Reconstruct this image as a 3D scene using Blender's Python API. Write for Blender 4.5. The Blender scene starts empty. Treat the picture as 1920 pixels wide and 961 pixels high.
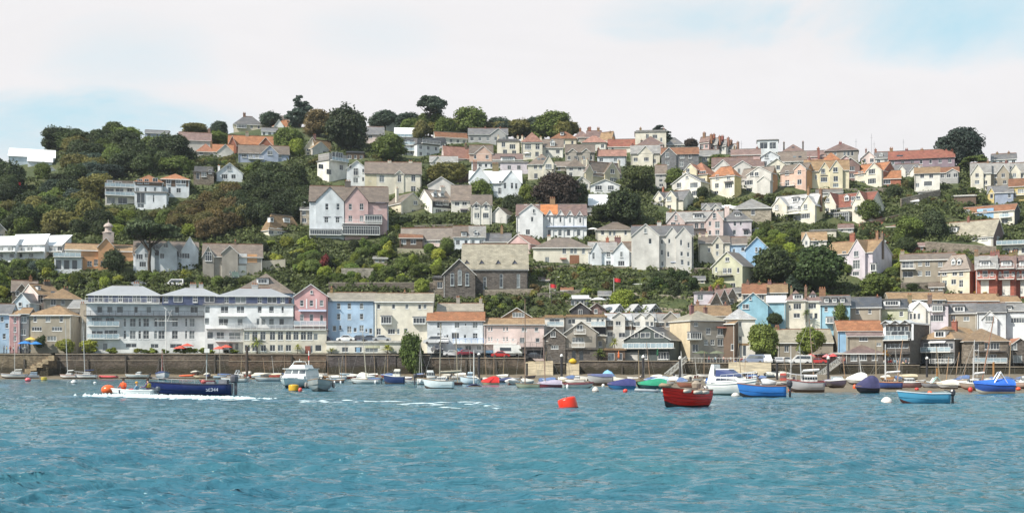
import bpy, math, random, re
import numpy as np
from mathutils import Vector, Matrix
R = math.radians
SC = bpy.context.scene
COL = SC.collection

# ---------------------------------------------------------------- camera, sky, sun, exposure
FPX, HOR, CAMZ = 2400.0, 694.0, 1.8          # focal length and horizon row of the photograph, eye height
cd = bpy.data.cameras.new('camera'); cam = bpy.data.objects.new('camera', cd); COL.objects.link(cam)
cam.location = (0, 0, CAMZ); cam.rotation_euler = (R(90), 0, 0)
cd.sensor_fit = 'HORIZONTAL'; cd.sensor_width = 36; cd.lens = 36 * FPX / 1920
cd.shift_y = (HOR - 480.5) / 1920; cd.clip_start = 0.5; cd.clip_end = 9000
SC.camera = cam
SUN = Vector((-0.60, -0.40, 0.72)).normalized()
ld = bpy.data.lights.new('sun', 'SUN'); ld.energy = 5.0; ld.angle = R(0.55); ld.color = (1, .94, .83)
sun = bpy.data.objects.new('sun', ld); COL.objects.link(sun); sun.location = (-60, -30, 90)
sun.rotation_euler = SUN.to_track_quat('Z', 'Y').to_euler()
W = bpy.data.worlds.new('World'); SC.world = W; W.use_nodes = True
def world():
 nt = W.node_tree; n = nt.nodes; l = nt.links; n.clear()
 out = n.new('ShaderNodeOutputWorld'); bg = n.new('ShaderNodeBackground'); bg.inputs[1].default_value = 0.105
 sky = n.new('ShaderNodeTexSky'); sky.sky_type = 'NISHITA'; sky.sun_disc = False
 sky.sun_elevation = math.asin(SUN.z); sky.sun_rotation = math.atan2(SUN.x, SUN.y)
 sky.air_density = 1.1; sky.dust_density = 0.8; sky.ozone_density = 1.6
 tc = n.new('ShaderNodeTexCoord')
 def M(op, a, b=None, c=None):
  m = n.new('ShaderNodeMath'); m.operation = op
  for i, v in enumerate((a, b, c)):
   if v is None: continue
   if isinstance(v, (int, float)): m.inputs[i].default_value = v
   else: l.new(v, m.inputs[i])
  return m.outputs[0]
 sp = n.new('ShaderNodeSeparateXYZ'); l.new(tc.outputs['Generated'], sp.inputs[0])
 mp = n.new('ShaderNodeMapping'); mp.inputs['Scale'].default_value = (3.2, 3.2, 9); l.new(tc.outputs['Generated'], mp.inputs[0])
 nz = n.new('ShaderNodeTexNoise'); nz.inputs['Scale'].default_value = 1.0; nz.inputs['Detail'].default_value = 7; nz.inputs['Roughness'].default_value = .62
 nz.inputs['Distortion'].default_value = .6
 l.new(mp.outputs[0], nz.inputs[0])
 y = M('MAXIMUM', sp.outputs[1], .05)
 ax = M('DIVIDE', sp.outputs[0], y); az = M('DIVIDE', sp.outputs[2], y)
 nn = M('SUBTRACT', nz.outputs[0], .5)
 blue = None
 for cx, cy, rx, ry, amp in ((1330, 40, 240, 70, .55), (1760, 20, 360, 105, .6), (100, 245, 400, 85, .9), (230, 100, 200, 90, .28), (700, 60, 160, 60, .18)):
  dx = M('DIVIDE', M('SUBTRACT', ax, (cx - 960) / FPX), rx / FPX)
  dz = M('DIVIDE', M('SUBTRACT', az, (HOR - cy) / FPX), ry / FPX)
  d2 = M('ADD', M('MULTIPLY', dx, dx), M('MULTIPLY', dz, dz))
  d2 = M('ADD', d2, M('MULTIPLY', nn, -4.5))
  b = M('MULTIPLY', M('SMOOTH_MAX', M('SUBTRACT', 1.0, d2), 0.0, .3), amp)
  blue = b if blue is None else M('ADD', blue, b)
 hi = n.new('ShaderNodeMapRange'); hi.inputs[1].default_value = .285; hi.inputs[2].default_value = .46; l.new(sp.outputs[2], hi.inputs[0])
 back = n.new('ShaderNodeMapRange'); back.inputs[1].default_value = .3; back.inputs[2].default_value = -.2; l.new(sp.outputs[1], back.inputs[0])
 away = M('MAXIMUM', hi.outputs[0], M('MULTIPLY', back.outputs[0], .45))
 blue = M('ADD', blue, M('MULTIPLY', away, M('ADD', .78, M('MULTIPLY', nn, 2.4))))
 blue.node.use_clamp = True
 cl = n.new('ShaderNodeMapRange'); cl.inputs[3].default_value = 6.3; cl.inputs[4].default_value = 7.7; l.new(nz.outputs[0], cl.inputs[0])
 cc = n.new('ShaderNodeCombineColor')
 l.new(cl.outputs[0], cc.inputs[0]); l.new(M('MULTIPLY', cl.outputs[0], .985), cc.inputs[1]); l.new(cl.outputs[0], cc.inputs[2])
 # thin high cloud keeps even the clear patches pale
 pale = n.new('ShaderNodeMix'); pale.data_type = 'RGBA'; pale.inputs[0].default_value = .62
 pale.inputs[7].default_value = (4.6, 6.9, 7.6, 1); l.new(sky.outputs[0], pale.inputs[6])
 pw = n.new('ShaderNodeMapRange'); pw.inputs[3].default_value = .72; pw.inputs[4].default_value = .42; l.new(away, pw.inputs[0]); l.new(pw.outputs[0], pale.inputs[0])
 mx = n.new('ShaderNodeMix'); mx.data_type = 'RGBA'; l.new(blue, mx.inputs[0]); l.new(cc.outputs[0], mx.inputs[6]); l.new(pale.outputs[2], mx.inputs[7])
 l.new(mx.outputs[2], bg.inputs[0]); l.new(bg.outputs[0], out.inputs[0])
world()
SC.view_settings.view_transform = 'Standard'; SC.view_settings.look = 'None'; SC.view_settings.gamma = 1
SC.view_settings.exposure = 0.3; SC.view_settings.use_curve_mapping = False
SC.cycles.max_bounces = 6; SC.cycles.diffuse_bounces = 3; SC.cycles.glossy_bounces = 3; SC.cycles.transparent_max_bounces = 8
SC.cycles.use_denoising = True; SC.cycles.caustics_reflective = False; SC.cycles.caustics_refractive = False

# ---------------------------------------------------------------- materials
MATS = {}
def mat(name, rough=.8, base=None, noise=.25, nscale=1.5, bump=0, bscale=8, metallic=0, pattern=None, spec=.5, random_island=0, translucent=0, stain=None, coord='Object', uneven=.0):
 """colour comes from the object's own colour unless base is given; noise breaks it up"""
 if name in MATS: return MATS[name]
 m = bpy.data.materials.new(name); m.use_nodes = True; nt = m.node_tree; n = nt.nodes; l = nt.links
 bs = n['Principled BSDF']; out = n['Material Output']
 bs.inputs['Roughness'].default_value = rough; bs.inputs['Metallic'].default_value = metallic; bs.inputs['Specular IOR Level'].default_value = spec
 tc = n.new('ShaderNodeTexCoord'); geo = n.new('ShaderNodeNewGeometry'); oi = n.new('ShaderNodeObjectInfo')
 if base is None: csrc = oi.outputs['Color']
 else:
  rgb = n.new('ShaderNodeRGB'); rgb.outputs[0].default_value = (*base, 1); csrc = rgb.outputs[0]
 pos = tc.outputs['Object'] if coord == 'Object' else geo.outputs['Position']
 add = n.new('ShaderNodeVectorMath'); add.operation = 'ADD'; l.new(pos, add.inputs[0])
 rm = n.new('ShaderNodeMath'); rm.operation = 'MULTIPLY'; rm.inputs[1].default_value = 97; l.new(oi.outputs['Random'], rm.inputs[0])
 if coord == 'Object': l.new(rm.outputs[0], add.inputs[1])
 pos = add.outputs[0]
 def mulval(col, fac_out, lo, hi, fmin=0.3, fmax=0.7):
  mr = n.new('ShaderNodeMapRange'); mr.inputs[1].default_value = fmin; mr.inputs[2].default_value = fmax
  mr.inputs[3].default_value = lo; mr.inputs[4].default_value = hi; l.new(fac_out, mr.inputs[0])
  vm = n.new('ShaderNodeVectorMath'); vm.operation = 'SCALE'; l.new(col, vm.inputs[0]); l.new(mr.outputs[0], vm.inputs['Scale'])
  return vm.outputs[0]
 col = csrc
 nz = n.new('ShaderNodeTexNoise'); nz.inputs['Scale'].default_value = nscale; nz.inputs['Detail'].default_value = 5; nz.inputs['Roughness'].default_value = .65; l.new(pos, nz.inputs[0])
 if noise: col = mulval(col, nz.outputs[0], 1 - noise, 1 + noise * .6)
 if uneven:      # rain streaks and soot
  mp = n.new('ShaderNodeMapping'); mp.inputs['Scale'].default_value = (.45, .45, .22); l.new(pos, mp.inputs[0])
  n2 = n.new('ShaderNodeTexNoise'); n2.inputs['Scale'].default_value = 1.1; n2.inputs['Detail'].default_value = 4; l.new(mp.outputs[0], n2.inputs[0])
  col = mulval(col, n2.outputs[0], 1 - uneven, 1.03, .38, .6)
 if random_island: col = mulval(col, geo.outputs['Random Per Island'], 1 - random_island, 1 + random_island, 0, 1)
 height = nz.outputs[0]
 if pattern in ('slate', 'tile', 'brick', 'plank', 'stone'):
  if pattern == 'stone':
   v = n.new('ShaderNodeTexVoronoi'); v.inputs['Scale'].default_value = 1.7; v.inputs['Randomness'].default_value = .9
   mp = n.new('ShaderNodeMapping'); mp.inputs['Scale'].default_value = (1, 1, 2.0); l.new(pos, mp.inputs[0]); l.new(mp.outputs[0], v.inputs[0])
   sx = n.new('ShaderNodeSeparateColor'); l.new(v.outputs['Color'], sx.inputs[0])
   col = mulval(col, sx.outputs[0], .68, 1.28, 0, 1); height = v.outputs['Distance']
  else:
   # rows of slates / tiles / bricks / boards along the surface
   cm = n.new('ShaderNodeCombineXYZ'); s2 = n.new('ShaderNodeSeparateXYZ'); l.new(pos, s2.inputs[0])
   ad = n.new('ShaderNodeMath'); ad.operation = 'ADD'; l.new(s2.outputs[0], ad.inputs[0]); l.new(s2.outputs[1], ad.inputs[1])
   l.new(ad.outputs[0] if pattern in ('brick', 'plank') else s2.outputs[0], cm.inputs[0]); l.new(s2.outputs[2], cm.inputs[1])
   bt = n.new('ShaderNodeTexBrick'); l.new(cm.outputs[0], bt.inputs[0])
   sc = {'slate': (.9, .34), 'tile': (.8, .36), 'brick': (.9, .3), 'plank': (4, .3)}[pattern]
   bt.inputs['Scale'].default_value = 1; bt.inputs['Brick Width'].default_value = sc[0]; bt.inputs['Row Height'].default_value = sc[1]
   bt.inputs['Mortar Size'].default_value = .03; bt.inputs['Color1'].default_value = (.72, .72, .72, 1); bt.inputs['Color2'].default_value = (1.12, 1.12, 1.12, 1)
   bt.inputs['Mortar'].default_value = (.5, .5, .5, 1) if pattern != 'brick' else (1.1, 1.1, 1.1, 1)
   mm = n.new('ShaderNodeMix'); mm.data_type = 'RGBA'; mm.blend_type = 'MULTIPLY'; mm.inputs[0].default_value = .8
   l.new(col, mm.inputs[6]); l.new(bt.outputs[0], mm.inputs[7]); col = mm.outputs[2]
   if pattern in ('slate', 'tile'):    # lichen patches
    n3 = n.new('ShaderNodeTexNoise'); n3.inputs['Scale'].default_value = .55; n3.inputs['Detail'].default_value = 8; n3.inputs['Roughness'].default_value = .75; l.new(pos, n3.inputs[0])
    r3 = n.new('ShaderNodeMapRange'); r3.inputs[1].default_value = .52; r3.inputs[2].default_value = .66; r3.inputs[4].default_value = .38; l.new(n3.outputs[0], r3.inputs[0])
    mm = n.new('ShaderNodeMix'); mm.data_type = 'RGBA'; l.new(r3.outputs[0], mm.inputs[0]); l.new(col, mm.inputs[6]); mm.inputs[7].default_value = (.27, .225, .15, 1) if pattern == 'slate' else (.26, .17, .09, 1)
    col = mm.outputs[2]
 if stain:       # weed and wet stain below a height
  s3 = n.new('ShaderNodeSeparateXYZ'); l.new(geo.outputs['Position'], s3.inputs[0])
  n4 = n.new('ShaderNodeTexNoise'); n4.inputs['Scale'].default_value = .5; n4.inputs['Detail'].default_value = 6; l.new(geo.outputs['Position'], n4.inputs[0])
  m4 = n.new('ShaderNodeMath'); m4.operation = 'MULTIPLY_ADD'; m4.inputs[1].default_value = 2.2; l.new(n4.outputs[0], m4.inputs[0]); l.new(s3.outputs[2], m4.inputs[2])
  r4 = n.new('ShaderNodeMapRange'); r4.inputs[1].default_value = stain[0] + 1.6; r4.inputs[2].default_value = stain[0] + .7; l.new(m4.outputs[0], r4.inputs[0])
  mm = n.new('ShaderNodeMix'); mm.data_type = 'RGBA'; l.new(r4.outputs[0], mm.inputs[0]); l.new(col, mm.inputs[6]); mm.inputs[7].default_value = (*stain[1], 1)
  col = mm.outputs[2]
 l.new(col, bs.inputs['Base Color'])
 if bump:
  b = n.new('ShaderNodeBump'); b.inputs['Strength'].default_value = bump; b.inputs['Distance'].default_value = .1
  if pattern is None:
   nb = n.new('ShaderNodeTexNoise'); nb.inputs['Scale'].default_value = bscale; nb.inputs['Detail'].default_value = 3; l.new(pos, nb.inputs[0]); height = nb.outputs[0]
  l.new(height, b.inputs['Height']); l.new(b.outputs[0], bs.inputs['Normal'])
 if translucent:
  tr = n.new('ShaderNodeBsdfTranslucent'); l.new(col, tr.inputs[0]); ms = n.new('ShaderNodeMixShader'); ms.inputs[0].default_value = translucent
  l.new(bs.outputs[0], ms.inputs[1]); l.new(tr.outputs[0], ms.inputs[2]); l.new(ms.outputs[0], out.inputs[0])
 MATS[name] = m; return m
M_REND = mat('painted_render', .85, noise=.2, nscale=.4, uneven=.15)
M_STONE = mat('rubble_stone', .92, noise=.3, nscale=.8, pattern='stone', bump=.6)
M_BRICK = mat('brickwork', .9, noise=.25, pattern='brick')
M_PLANK = mat('boarding', .8, noise=.2, pattern='plank')
M_SLATE = mat('slate', .42, noise=.28, nscale=.7, pattern='slate', bump=.25, spec=.7)
M_TILE = mat('clay_tile', .85, noise=.28, nscale=.8, pattern='tile', bump=.25)
M_SHEET = mat('roof_sheet', .35, noise=.1, nscale=.6, spec=.7)
M_FRAME = mat('painted_frame', .5, noise=.04)
M_TRIM = mat('painted_trim', .6, base=(.74, .74, .72), noise=.12)
M_DTRIM = mat('dark_trim', .6, base=(.05, .05, .055), noise=.1)
M_PAINT = mat('gloss_paint', .28, noise=.12, nscale=1.2, uneven=.12)
M_MATT = mat('matt_paint', .75, noise=.15, nscale=2)
M_CANVAS = mat('canvas', .85, noise=.18, nscale=2.2, bump=.4, bscale=3)
M_METAL = mat('metal', .4, noise=.1, metallic=.6)
M_WOOD = mat('weathered_wood', .8, noise=.35, nscale=4)
M_BARK = mat('bark', .95, base=(.085, .062, .045), noise=.4, nscale=2, bump=.5)
M_LEAF = mat('leaves', .6, noise=.3, nscale=.45, random_island=.42, translucent=.32, spec=.3)
M_SKIN = mat('skin', .6, base=(.55, .33, .24), noise=.06)
M_CLOTH = mat('cloth', .9, noise=.15, nscale=6)
M_JEANS = mat('trousers', .9, base=(.06, .07, .11), noise=.2)
M_HAIR = mat('hair', .8, base=(.05, .03, .02), noise=.2)
M_RUBBER = mat('rubber', .7, base=(.03, .03, .032), noise=.1)
M_EARTH = mat('earth', .95, noise=.4, nscale=.25, bump=.6, coord='World')
M_CONC = mat('concrete', .9, noise=.25, nscale=.5, coord='World', uneven=.25)
M_SEAWALL = mat('sea_wall_stone', .92, noise=.5, nscale=.16, pattern='stone', bump=.7, uneven=.35, stain=(2.5, (.040, .034, .020)), coord='World')
M_SLIP = mat('slip_concrete', .85, noise=.35, nscale=.5, stain=(.2, (.075, .085, .03)), coord='World', uneven=.3)
M_SAND = mat('wet_sand', .75, noise=.35, nscale=.35, bump=.4, bscale=2, coord='World')
def glass_mat():
 m = bpy.data.materials.new('window_glass'); m.use_nodes = True; nt = m.node_tree; n = nt.nodes; l = nt.links; bs = n['Principled BSDF']
 oi = n.new('ShaderNodeObjectInfo'); geo = n.new('ShaderNodeNewGeometry')
 nz = n.new('ShaderNodeTexNoise'); nz.inputs['Scale'].default_value = .6; l.new(geo.outputs['Position'], nz.inputs[0])
 ad = n.new('ShaderNodeMath'); ad.operation = 'ADD'; l.new(oi.outputs['Random'], ad.inputs[0]); l.new(nz.outputs[0], ad.inputs[1])
 cr = n.new('ShaderNodeValToRGB'); e = cr.color_ramp.elements
 e[0].position = .3; e[0].color = (.018, .022, .03, 1); e[1].position = 1.0; e[1].color = (.045, .055, .07, 1)
 cr.color_ramp.elements[1].position = .82; a = cr.color_ramp.elements.new(1.0); a.color = (.17, .19, .20, 1)
 cr.color_ramp.elements[-1].position = 1.0
 dv = n.new('ShaderNodeMath'); dv.operation = 'MULTIPLY'; dv.inputs[1].default_value = .72; l.new(ad.outputs[0], dv.inputs[0])
 l.new(dv.outputs[0], cr.inputs[0]); l.new(cr.outputs[0], bs.inputs['Base Color']); bs.inputs['Roughness'].default_value = .06
 bs.inputs['Specular IOR Level'].default_value = .8
 return m
M_GLASS = glass_mat()
def clearglass():
 m = bpy.data.materials.new('balustrade_glass'); m.use_nodes = True; nt = m.node_tree; n = nt.nodes; l = nt.links
 bs = n['Principled BSDF']; bs.inputs['Base Color'].default_value = (.45, .58, .66, 1); bs.inputs['Roughness'].default_value = .1; bs.inputs['Alpha'].default_value = .45
 return m
M_CLEAR = clearglass()

# ---------------------------------------------------------------- mesh building
class MB:
 def __init__(s): s.v = []; s.f = []; s.m = []
 def add(s, vs, fs, mi=0):
  b = len(s.v); s.v += [tuple(p) for p in vs]; s.f += [tuple(b + i for i in f) for f in fs]; s.m += [mi] * len(fs)
 def box(s, x0, x1, y0, y1, z0, z1, mi=0):
  s.add([(x, y, z) for z in (z0, z1) for y in (y0, y1) for x in (x0, x1)],
              [(0, 2, 3, 1), (4, 5, 7, 6), (0, 1, 5, 4), (1, 3, 7, 5), (3, 2, 6, 7), (2, 0, 4, 6)], mi)
 def tube(s, pts, rad, n=6, mi=0, cap=True):
  pts = [Vector(p) for p in pts]; rr = rad if isinstance(rad, (list, tuple)) else [rad] * len(pts)
  b = len(s.v)
  for i, p in enumerate(pts):
   d = (pts[min(i + 1, len(pts) - 1)] - pts[max(i - 1, 0)]).normalized()
   u = d.orthogonal().normalized() if abs(d.z) > .9 else d.cross(Vector((0, 0, 1))).normalized(); w = d.cross(u)
   for k in range(n):
    a = 2 * math.pi * k / n; q = p + (u * math.cos(a) + w * math.sin(a)) * rr[i]; s.v.append(tuple(q))
  for i in range(len(pts) - 1):
   for k in range(n):
    s.f.append((b + i * n + k, b + i * n + (k + 1) % n, b + (i + 1) * n + (k + 1) % n, b + (i + 1) * n + k)); s.m.append(mi)
  if cap:
   s.f.append(tuple(b + k for k in range(n))[::-1]); s.m.append(mi)
   s.f.append(tuple(b + (len(pts) - 1) * n + k for k in range(n))); s.m.append(mi)
 def lathe(s, prof, n=16, c=(0, 0, 0), mi=0, axis=None):
  b = len(s.v)
  for r, z in prof:
   for k in range(n):
    a = 2 * math.pi * k / n; p = Vector((r * math.cos(a), r * math.sin(a), z))
    if axis: p = axis @ p
    s.v.append((c[0] + p.x, c[1] + p.y, c[2] + p.z))
  for i in range(len(prof) - 1):
   for k in range(n):
    s.f.append((b + i * n + k, b + i * n + (k + 1) % n, b + (i + 1) * n + (k + 1) % n, b + (i + 1) * n + k)); s.m.append(mi)
  s.f.append(tuple(b + k for k in range(n))[::-1]); s.m.append(mi)
  s.f.append(tuple(b + (len(prof) - 1) * n + k for k in range(n))); s.m.append(mi)
 def slab(s, quad, t, mi=0, me=None):
  """thick sheet: quad (3 or 4 points, top side), thickness t downward, edges in material me"""
  n = len(quad); b = len(s.v); me = mi if me is None else me
  q = [Vector(p) for p in quad]; s.v += [tuple(p) for p in q] + [tuple(p - Vector((0, 0, t))) for p in q]
  s.f.append(tuple(b + i for i in range(n))); s.m.append(mi)
  s.f.append(tuple(b + n + i for i in range(n))[::-1]); s.m.append(me)
  for i in range(n):
   j = (i + 1) % n; s.f.append((b + i, b + n + i, b + n + j, b + j)); s.m.append(me)
 def mesh(s, name, mats, smooth=False):
  me = bpy.data.meshes.new(name); me.from_pydata(s.v, [], s.f)
  for m in mats: me.materials.append(m)
  if len(mats) > 1: me.polygons.foreach_set('material_index', s.m)
  if smooth: me.polygons.foreach_set('use_smooth', [True] * len(me.polygons))
  me.update(); return me
def link(name, data, parent=None, loc=None, rz=0, color=None):
 o = bpy.data.objects.new(name, data); COL.objects.link(o)
 if parent is not None: o.parent = parent
 if loc is not None: o.location = loc
 if rz: o.rotation_euler = (0, 0, rz)
 if color is not None: o.color = (*color, 1)
 return o
def thing(name, label, cat, loc=(0, 0, 0), rz=0, group=None, data=None, color=None, kind=None):
 o = link(name, data, None, loc, rz, color); o['label'] = label; o['category'] = cat
 if group: o['group'] = group
 if kind: o['kind'] = kind
 return o
def structure(name, data, kind='structure', color=None, loc=None, label=None):
 o = link(name, data, None, loc, 0, color); o['kind'] = kind
 if label: o['label'] = label
 return o
def px2(px, y, Y):     # a point at depth Y seen at photo pixel (px, y)
 return Vector(((px - 960) * Y / FPX, Y, CAMZ + (HOR - y) * Y / FPX))
# depth of the hillside for the row where a thing stands
_TY = [220, 240, 260, 280, 300, 350, 400, 450, 500, 550, 600, 650, 668]
_TD = [560, 525, 495, 465, 440, 402, 376, 355, 336, 318, 300, 284, 280]
def Yg(y): return float(np.interp(y, _TY, _TD))
_ZP_Y = [Yg(y) for y in _TY][::-1]
_ZP_Z = [CAMZ + (HOR - y) * Yg(y) / FPX for y in _TY][::-1]
def zprof(Y): return np.interp(Y, _ZP_Y, _ZP_Z)
_CX = [-900, -300, 0, 60, 130, 220, 330, 450, 600, 780, 1000, 1200, 1400, 1600, 1920, 2300, 3000]
_CY = [420, 380, 335, 292, 268, 262, 266, 246, 242, 250, 262, 280, 292, 302, 312, 330, 380]
def crestY(px): return np.interp(np.interp(px, _CX, _CY), _TY, _TD)
# where the water meets the beach
_EX = [-900, 0, 900, 950, 1050, 1150, 1300, 1450, 1920, 2300, 3000]
_EY = [262, 266, 262, 240, 156, 136, 122, 101, 95, 90, 85]
def edgeY(px): return np.interp(px, _EX, _EY)
def quayz(px): return float(np.interp(px, [985, 1010], [5.6, 3.3]))
def beachz(px, Y):
 e = edgeY(px); return (Y - e) / (279 - e) * 1.0
# ---------------------------------------------------------------- hill, beach, water
rng = np.random.default_rng(5)
def vnoise(x, y, seed=0):      # cheap smooth noise for terrain
 r = np.random.default_rng(seed); s = 0
 for i in range(14):
  a = r.uniform(0, 6.28); k = .03 * 1.35 ** i; p = r.uniform(0, 6.28)
  s = s + np.sin((x * math.cos(a) + y * math.sin(a)) * k * 6.28 * .35 + p) / (1 + .45 * i)
 return s
def grid_mesh(name, P, mats, smooth=True):
 r, c = P.shape[:2]; idx = np.arange(r * c).reshape(r, c)
 f = np.stack([idx[:-1, :-1], idx[:-1, 1:], idx[1:, 1:], idx[1:, :-1]], -1).reshape(-1, 4)
 me = bpy.data.meshes.new(name); me.vertices.add(r * c); me.vertices.foreach_set('co', P.reshape(-1).astype(np.float32))
 me.loops.add(f.size); me.loops.foreach_set('vertex_index', f.reshape(-1).astype(np.int32))
 me.polygons.add(len(f)); me.polygons.foreach_set('loop_start', (np.arange(len(f)) * 4).astype(np.int32)); me.polygons.foreach_set('loop_total', np.full(len(f), 4, np.int32))
 if smooth: me.polygons.foreach_set('use_smooth', np.ones(len(f), bool))
 for m in mats: me.materials.append(m)
 me.update(calc_edges=True); return me
def ground_z(X, Y):
 px = 960 + X * FPX / np.maximum(Y, 1); yc = crestY(px)
 q = np.interp(px, [985, 1010], [5.6, 3.3])
 z = np.maximum(zprof(np.minimum(Y, yc)), q) + .5 * vnoise(X, Y, 3) * np.clip((Y - 300) / 20, 0, 1) - .06 * np.maximum(Y - yc, 0)
 return np.where(Y < 290, q, np.where(Y < 300, q + (z - q) * (Y - 290) / 10, z)) if np.ndim(Y) else float(q if Y < 290 else (q + (z - q) * (Y - 290) / 10 if Y < 300 else z))
def hill_material():
 m = bpy.data.materials.new('grass_slope'); m.use_nodes = True; nt = m.node_tree; n = nt.nodes; l = nt.links; bs = n['Principled BSDF']
 geo = n.new('ShaderNodeNewGeometry'); bs.inputs['Roughness'].default_value = .95
 nz = n.new('ShaderNodeTexNoise'); nz.inputs['Scale'].default_value = .12; nz.inputs['Detail'].default_value = 8; nz.inputs['Roughness'].default_value = .7; l.new(geo.outputs['Position'], nz.inputs[0])
 cr = n.new('ShaderNodeValToRGB'); e = cr.color_ramp.elements
 e[0].position = .32; e[0].color = (.03, .042, .015, 1); e[1].position = .72; e[1].color = (.13, .11, .06, 1)
 a = e.new(.48); a.color = (.05, .068, .02, 1); a = e.new(.6); a.color = (.085, .095, .035, 1)
 l.new(nz.outputs[0], cr.inputs[0]); l.new(cr.outputs[0], bs.inputs['Base Color'])
 b = n.new('ShaderNodeBump'); b.inputs['Distance'].default_value = .4; n2 = n.new('ShaderNodeTexNoise'); n2.inputs['Scale'].default_value = 1.2; n2.inputs['Detail'].default_value = 5
 l.new(geo.outputs['Position'], n2.inputs[0]); l.new(n2.outputs[0], b.inputs['Height']); l.new(b.outputs[0], bs.inputs['Normal'])
 return m
M_HILL = hill_material()
pxs = np.linspace(-900, 2900, 380); Ys = np.concatenate([np.linspace(280, 300, 12), np.linspace(302, 600, 150), np.linspace(610, 2500, 20)])
PX, YY = np.meshgrid(pxs, Ys); XX = (PX - 960) * YY / FPX
structure('hill', grid_mesh('hill', np.stack([XX, YY, ground_z(XX, YY)], -1), [M_HILL]))
t = np.linspace(0, 1, 40); PX, T = np.meshgrid(np.linspace(-900, 2900, 300), t)
E = edgeY(PX) - 12; YY = E + (281 - E) * T; XX = (PX - 960) * YY / FPX
ZZ = beachz(PX, YY) + .07 * vnoise(XX * 6, YY * 3, 8) * np.clip((YY - edgeY(PX)) / 20, 0, 1); ZZ[YY > 279.5] -= .4
structure('beach', grid_mesh('beach', np.stack([XX, YY, ZZ], -1), [M_SAND]), color=(.17, .135, .09))
# water: real short waves in front, long flat sheet around
def water_material():
 m = bpy.data.materials.new('sea_water'); m.use_nodes = True; nt = m.node_tree; n = nt.nodes; l = nt.links; bs = n['Principled BSDF']
 bs.inputs['Base Color'].default_value = (.012, .115, .150, 1); bs.inputs['IOR'].default_value = 1.33; bs.inputs['Roughness'].default_value = .06
 geo = n.new('ShaderNodeNewGeometry')
 prev = None
 for sc, st, dist in (((.8, 2.6, 1), .6, .15), ((2.4, 8, 1), .9, .055), ((8, 22, 1), .6, .012)):
  mp = n.new('ShaderNodeMapping'); mp.inputs['Scale'].default_value = sc; mp.inputs['Rotation'].default_value = (0, 0, .12); l.new(geo.outputs['Position'], mp.inputs[0])
  nz = n.new('ShaderNodeTexNoise'); nz.inputs['Scale'].default_value = 1; nz.inputs['Detail'].default_value = 3; nz.inputs['Distortion'].default_value = .5; l.new(mp.outputs[0], nz.inputs[0])
  b = n.new('ShaderNodeBump'); b.inputs['Strength'].default_value = st; b.inputs['Distance'].default_value = dist * 2.2; l.new(nz.outputs[0], b.inputs['Height'])
  if prev: l.new(prev, b.inputs['Normal'])
  prev = b.outputs[0]
 l.new(prev, bs.inputs['Normal'])
 nb = n.new('ShaderNodeTexNoise'); nb.inputs['Scale'].default_value = .06; nb.inputs['Detail'].default_value = 4; l.new(geo.outputs['Position'], nb.inputs[0])
 cr = n.new('ShaderNodeValToRGB'); e = cr.color_ramp.elements; e[0].position = .35; e[0].color = (.030, .122, .182, 1); e[1].position = .65; e[1].color = (.046, .148, .184, 1)
 l.new(nb.outputs[0], cr.inputs[0]); l.new(cr.outputs[0], bs.inputs['Base Color'])
 return m
M_WATER = water_material()
_wr = np.random.default_rng(11); WV = []
for i in range(64):
 lam = .15 * (3.2 / .15) ** (i / 63.0); a = R(96) + _wr.normal(0, .38); WV.append((lam, a, _wr.uniform(0, 6.28), _wr.uniform(.6, 1.3)))
def wave(X, Y, cell):
 Z = np.zeros_like(X); dX = np.zeros_like(X); dY = np.zeros_like(X)
 wx = X + .5 * np.sin(Y * .31 + 1) + .35 * np.sin(X * .23 + Y * .11); wy = Y + .6 * np.sin(X * .37) + .4 * np.sin(X * .13 - Y * .2)
 for lam, a, p, w in WV:
  k = 6.2832 / lam; amp = .0135 * lam ** .72 * w * (1 if lam < 1.2 else .5)
  fade = np.clip((lam / cell - 1.6) / 2, 0, 1)
  ph = k * (wx * math.cos(a) + wy * math.sin(a)) + p
  Z += amp * fade * np.sin(ph); c = np.cos(ph) * amp * fade * .8; dX += c * math.cos(a); dY += c * math.sin(a)
 patch = .85 + .3 * np.sin(X * .21 + .6 * np.sin(Y * .17)) * np.sin(Y * .13 + 2)
 return dX * patch, dY * patch, Z * patch
rows, cols = 860, 740
ys = 7.5 * (300 / 7.5) ** (np.linspace(0, 1, rows)); tx = np.linspace(-.47, .47, cols); _e = .47 + np.geomspace(.004, 1.05, 90); tx = np.concatenate([-_e[::-1], tx, _e])
TX, YY = np.meshgrid(tx, ys); XX = TX * YY
cell = np.maximum(np.gradient(ys)[:, None] * np.ones_like(XX), np.gradient(tx)[None, :] * YY)
dX, dY, ZZ = wave(XX, YY, cell)
shore = np.clip((YY - edgeY(960 + TX * FPX)) / 6 + 2.0, 0, 1)
P = np.stack([XX + dX, YY + dY, ZZ * (1 - .75 * np.clip((YY - 80) / 150, 0, 1)) - .0], -1)
sea = grid_mesh('sea', P, [M_WATER]); o_sea = structure('sea', sea)
mb = MB()
Fq = -.04
for x0, x1, y0, y1 in ((-2500, 2500, -1500, 7.5), ):
 mb.add([(x0, y0, Fq), (x1, y0, Fq), (x1, y1, Fq), (x0, y1, Fq)], [(0, 1, 2, 3)])
mb.add([(-2500, 7.5, Fq), (-11.2, 7.5, Fq), (-450, 300, Fq), (-2500, 300, Fq)], [(0, 1, 2, 3)])
mb.add([(11.2, 7.5, Fq), (2500, 7.5, Fq), (2500, 300, Fq), (450, 300, Fq)], [(0, 1, 2, 3)])
structure('outer_water', mb.mesh('outer_water', [M_WATER]))
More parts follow.
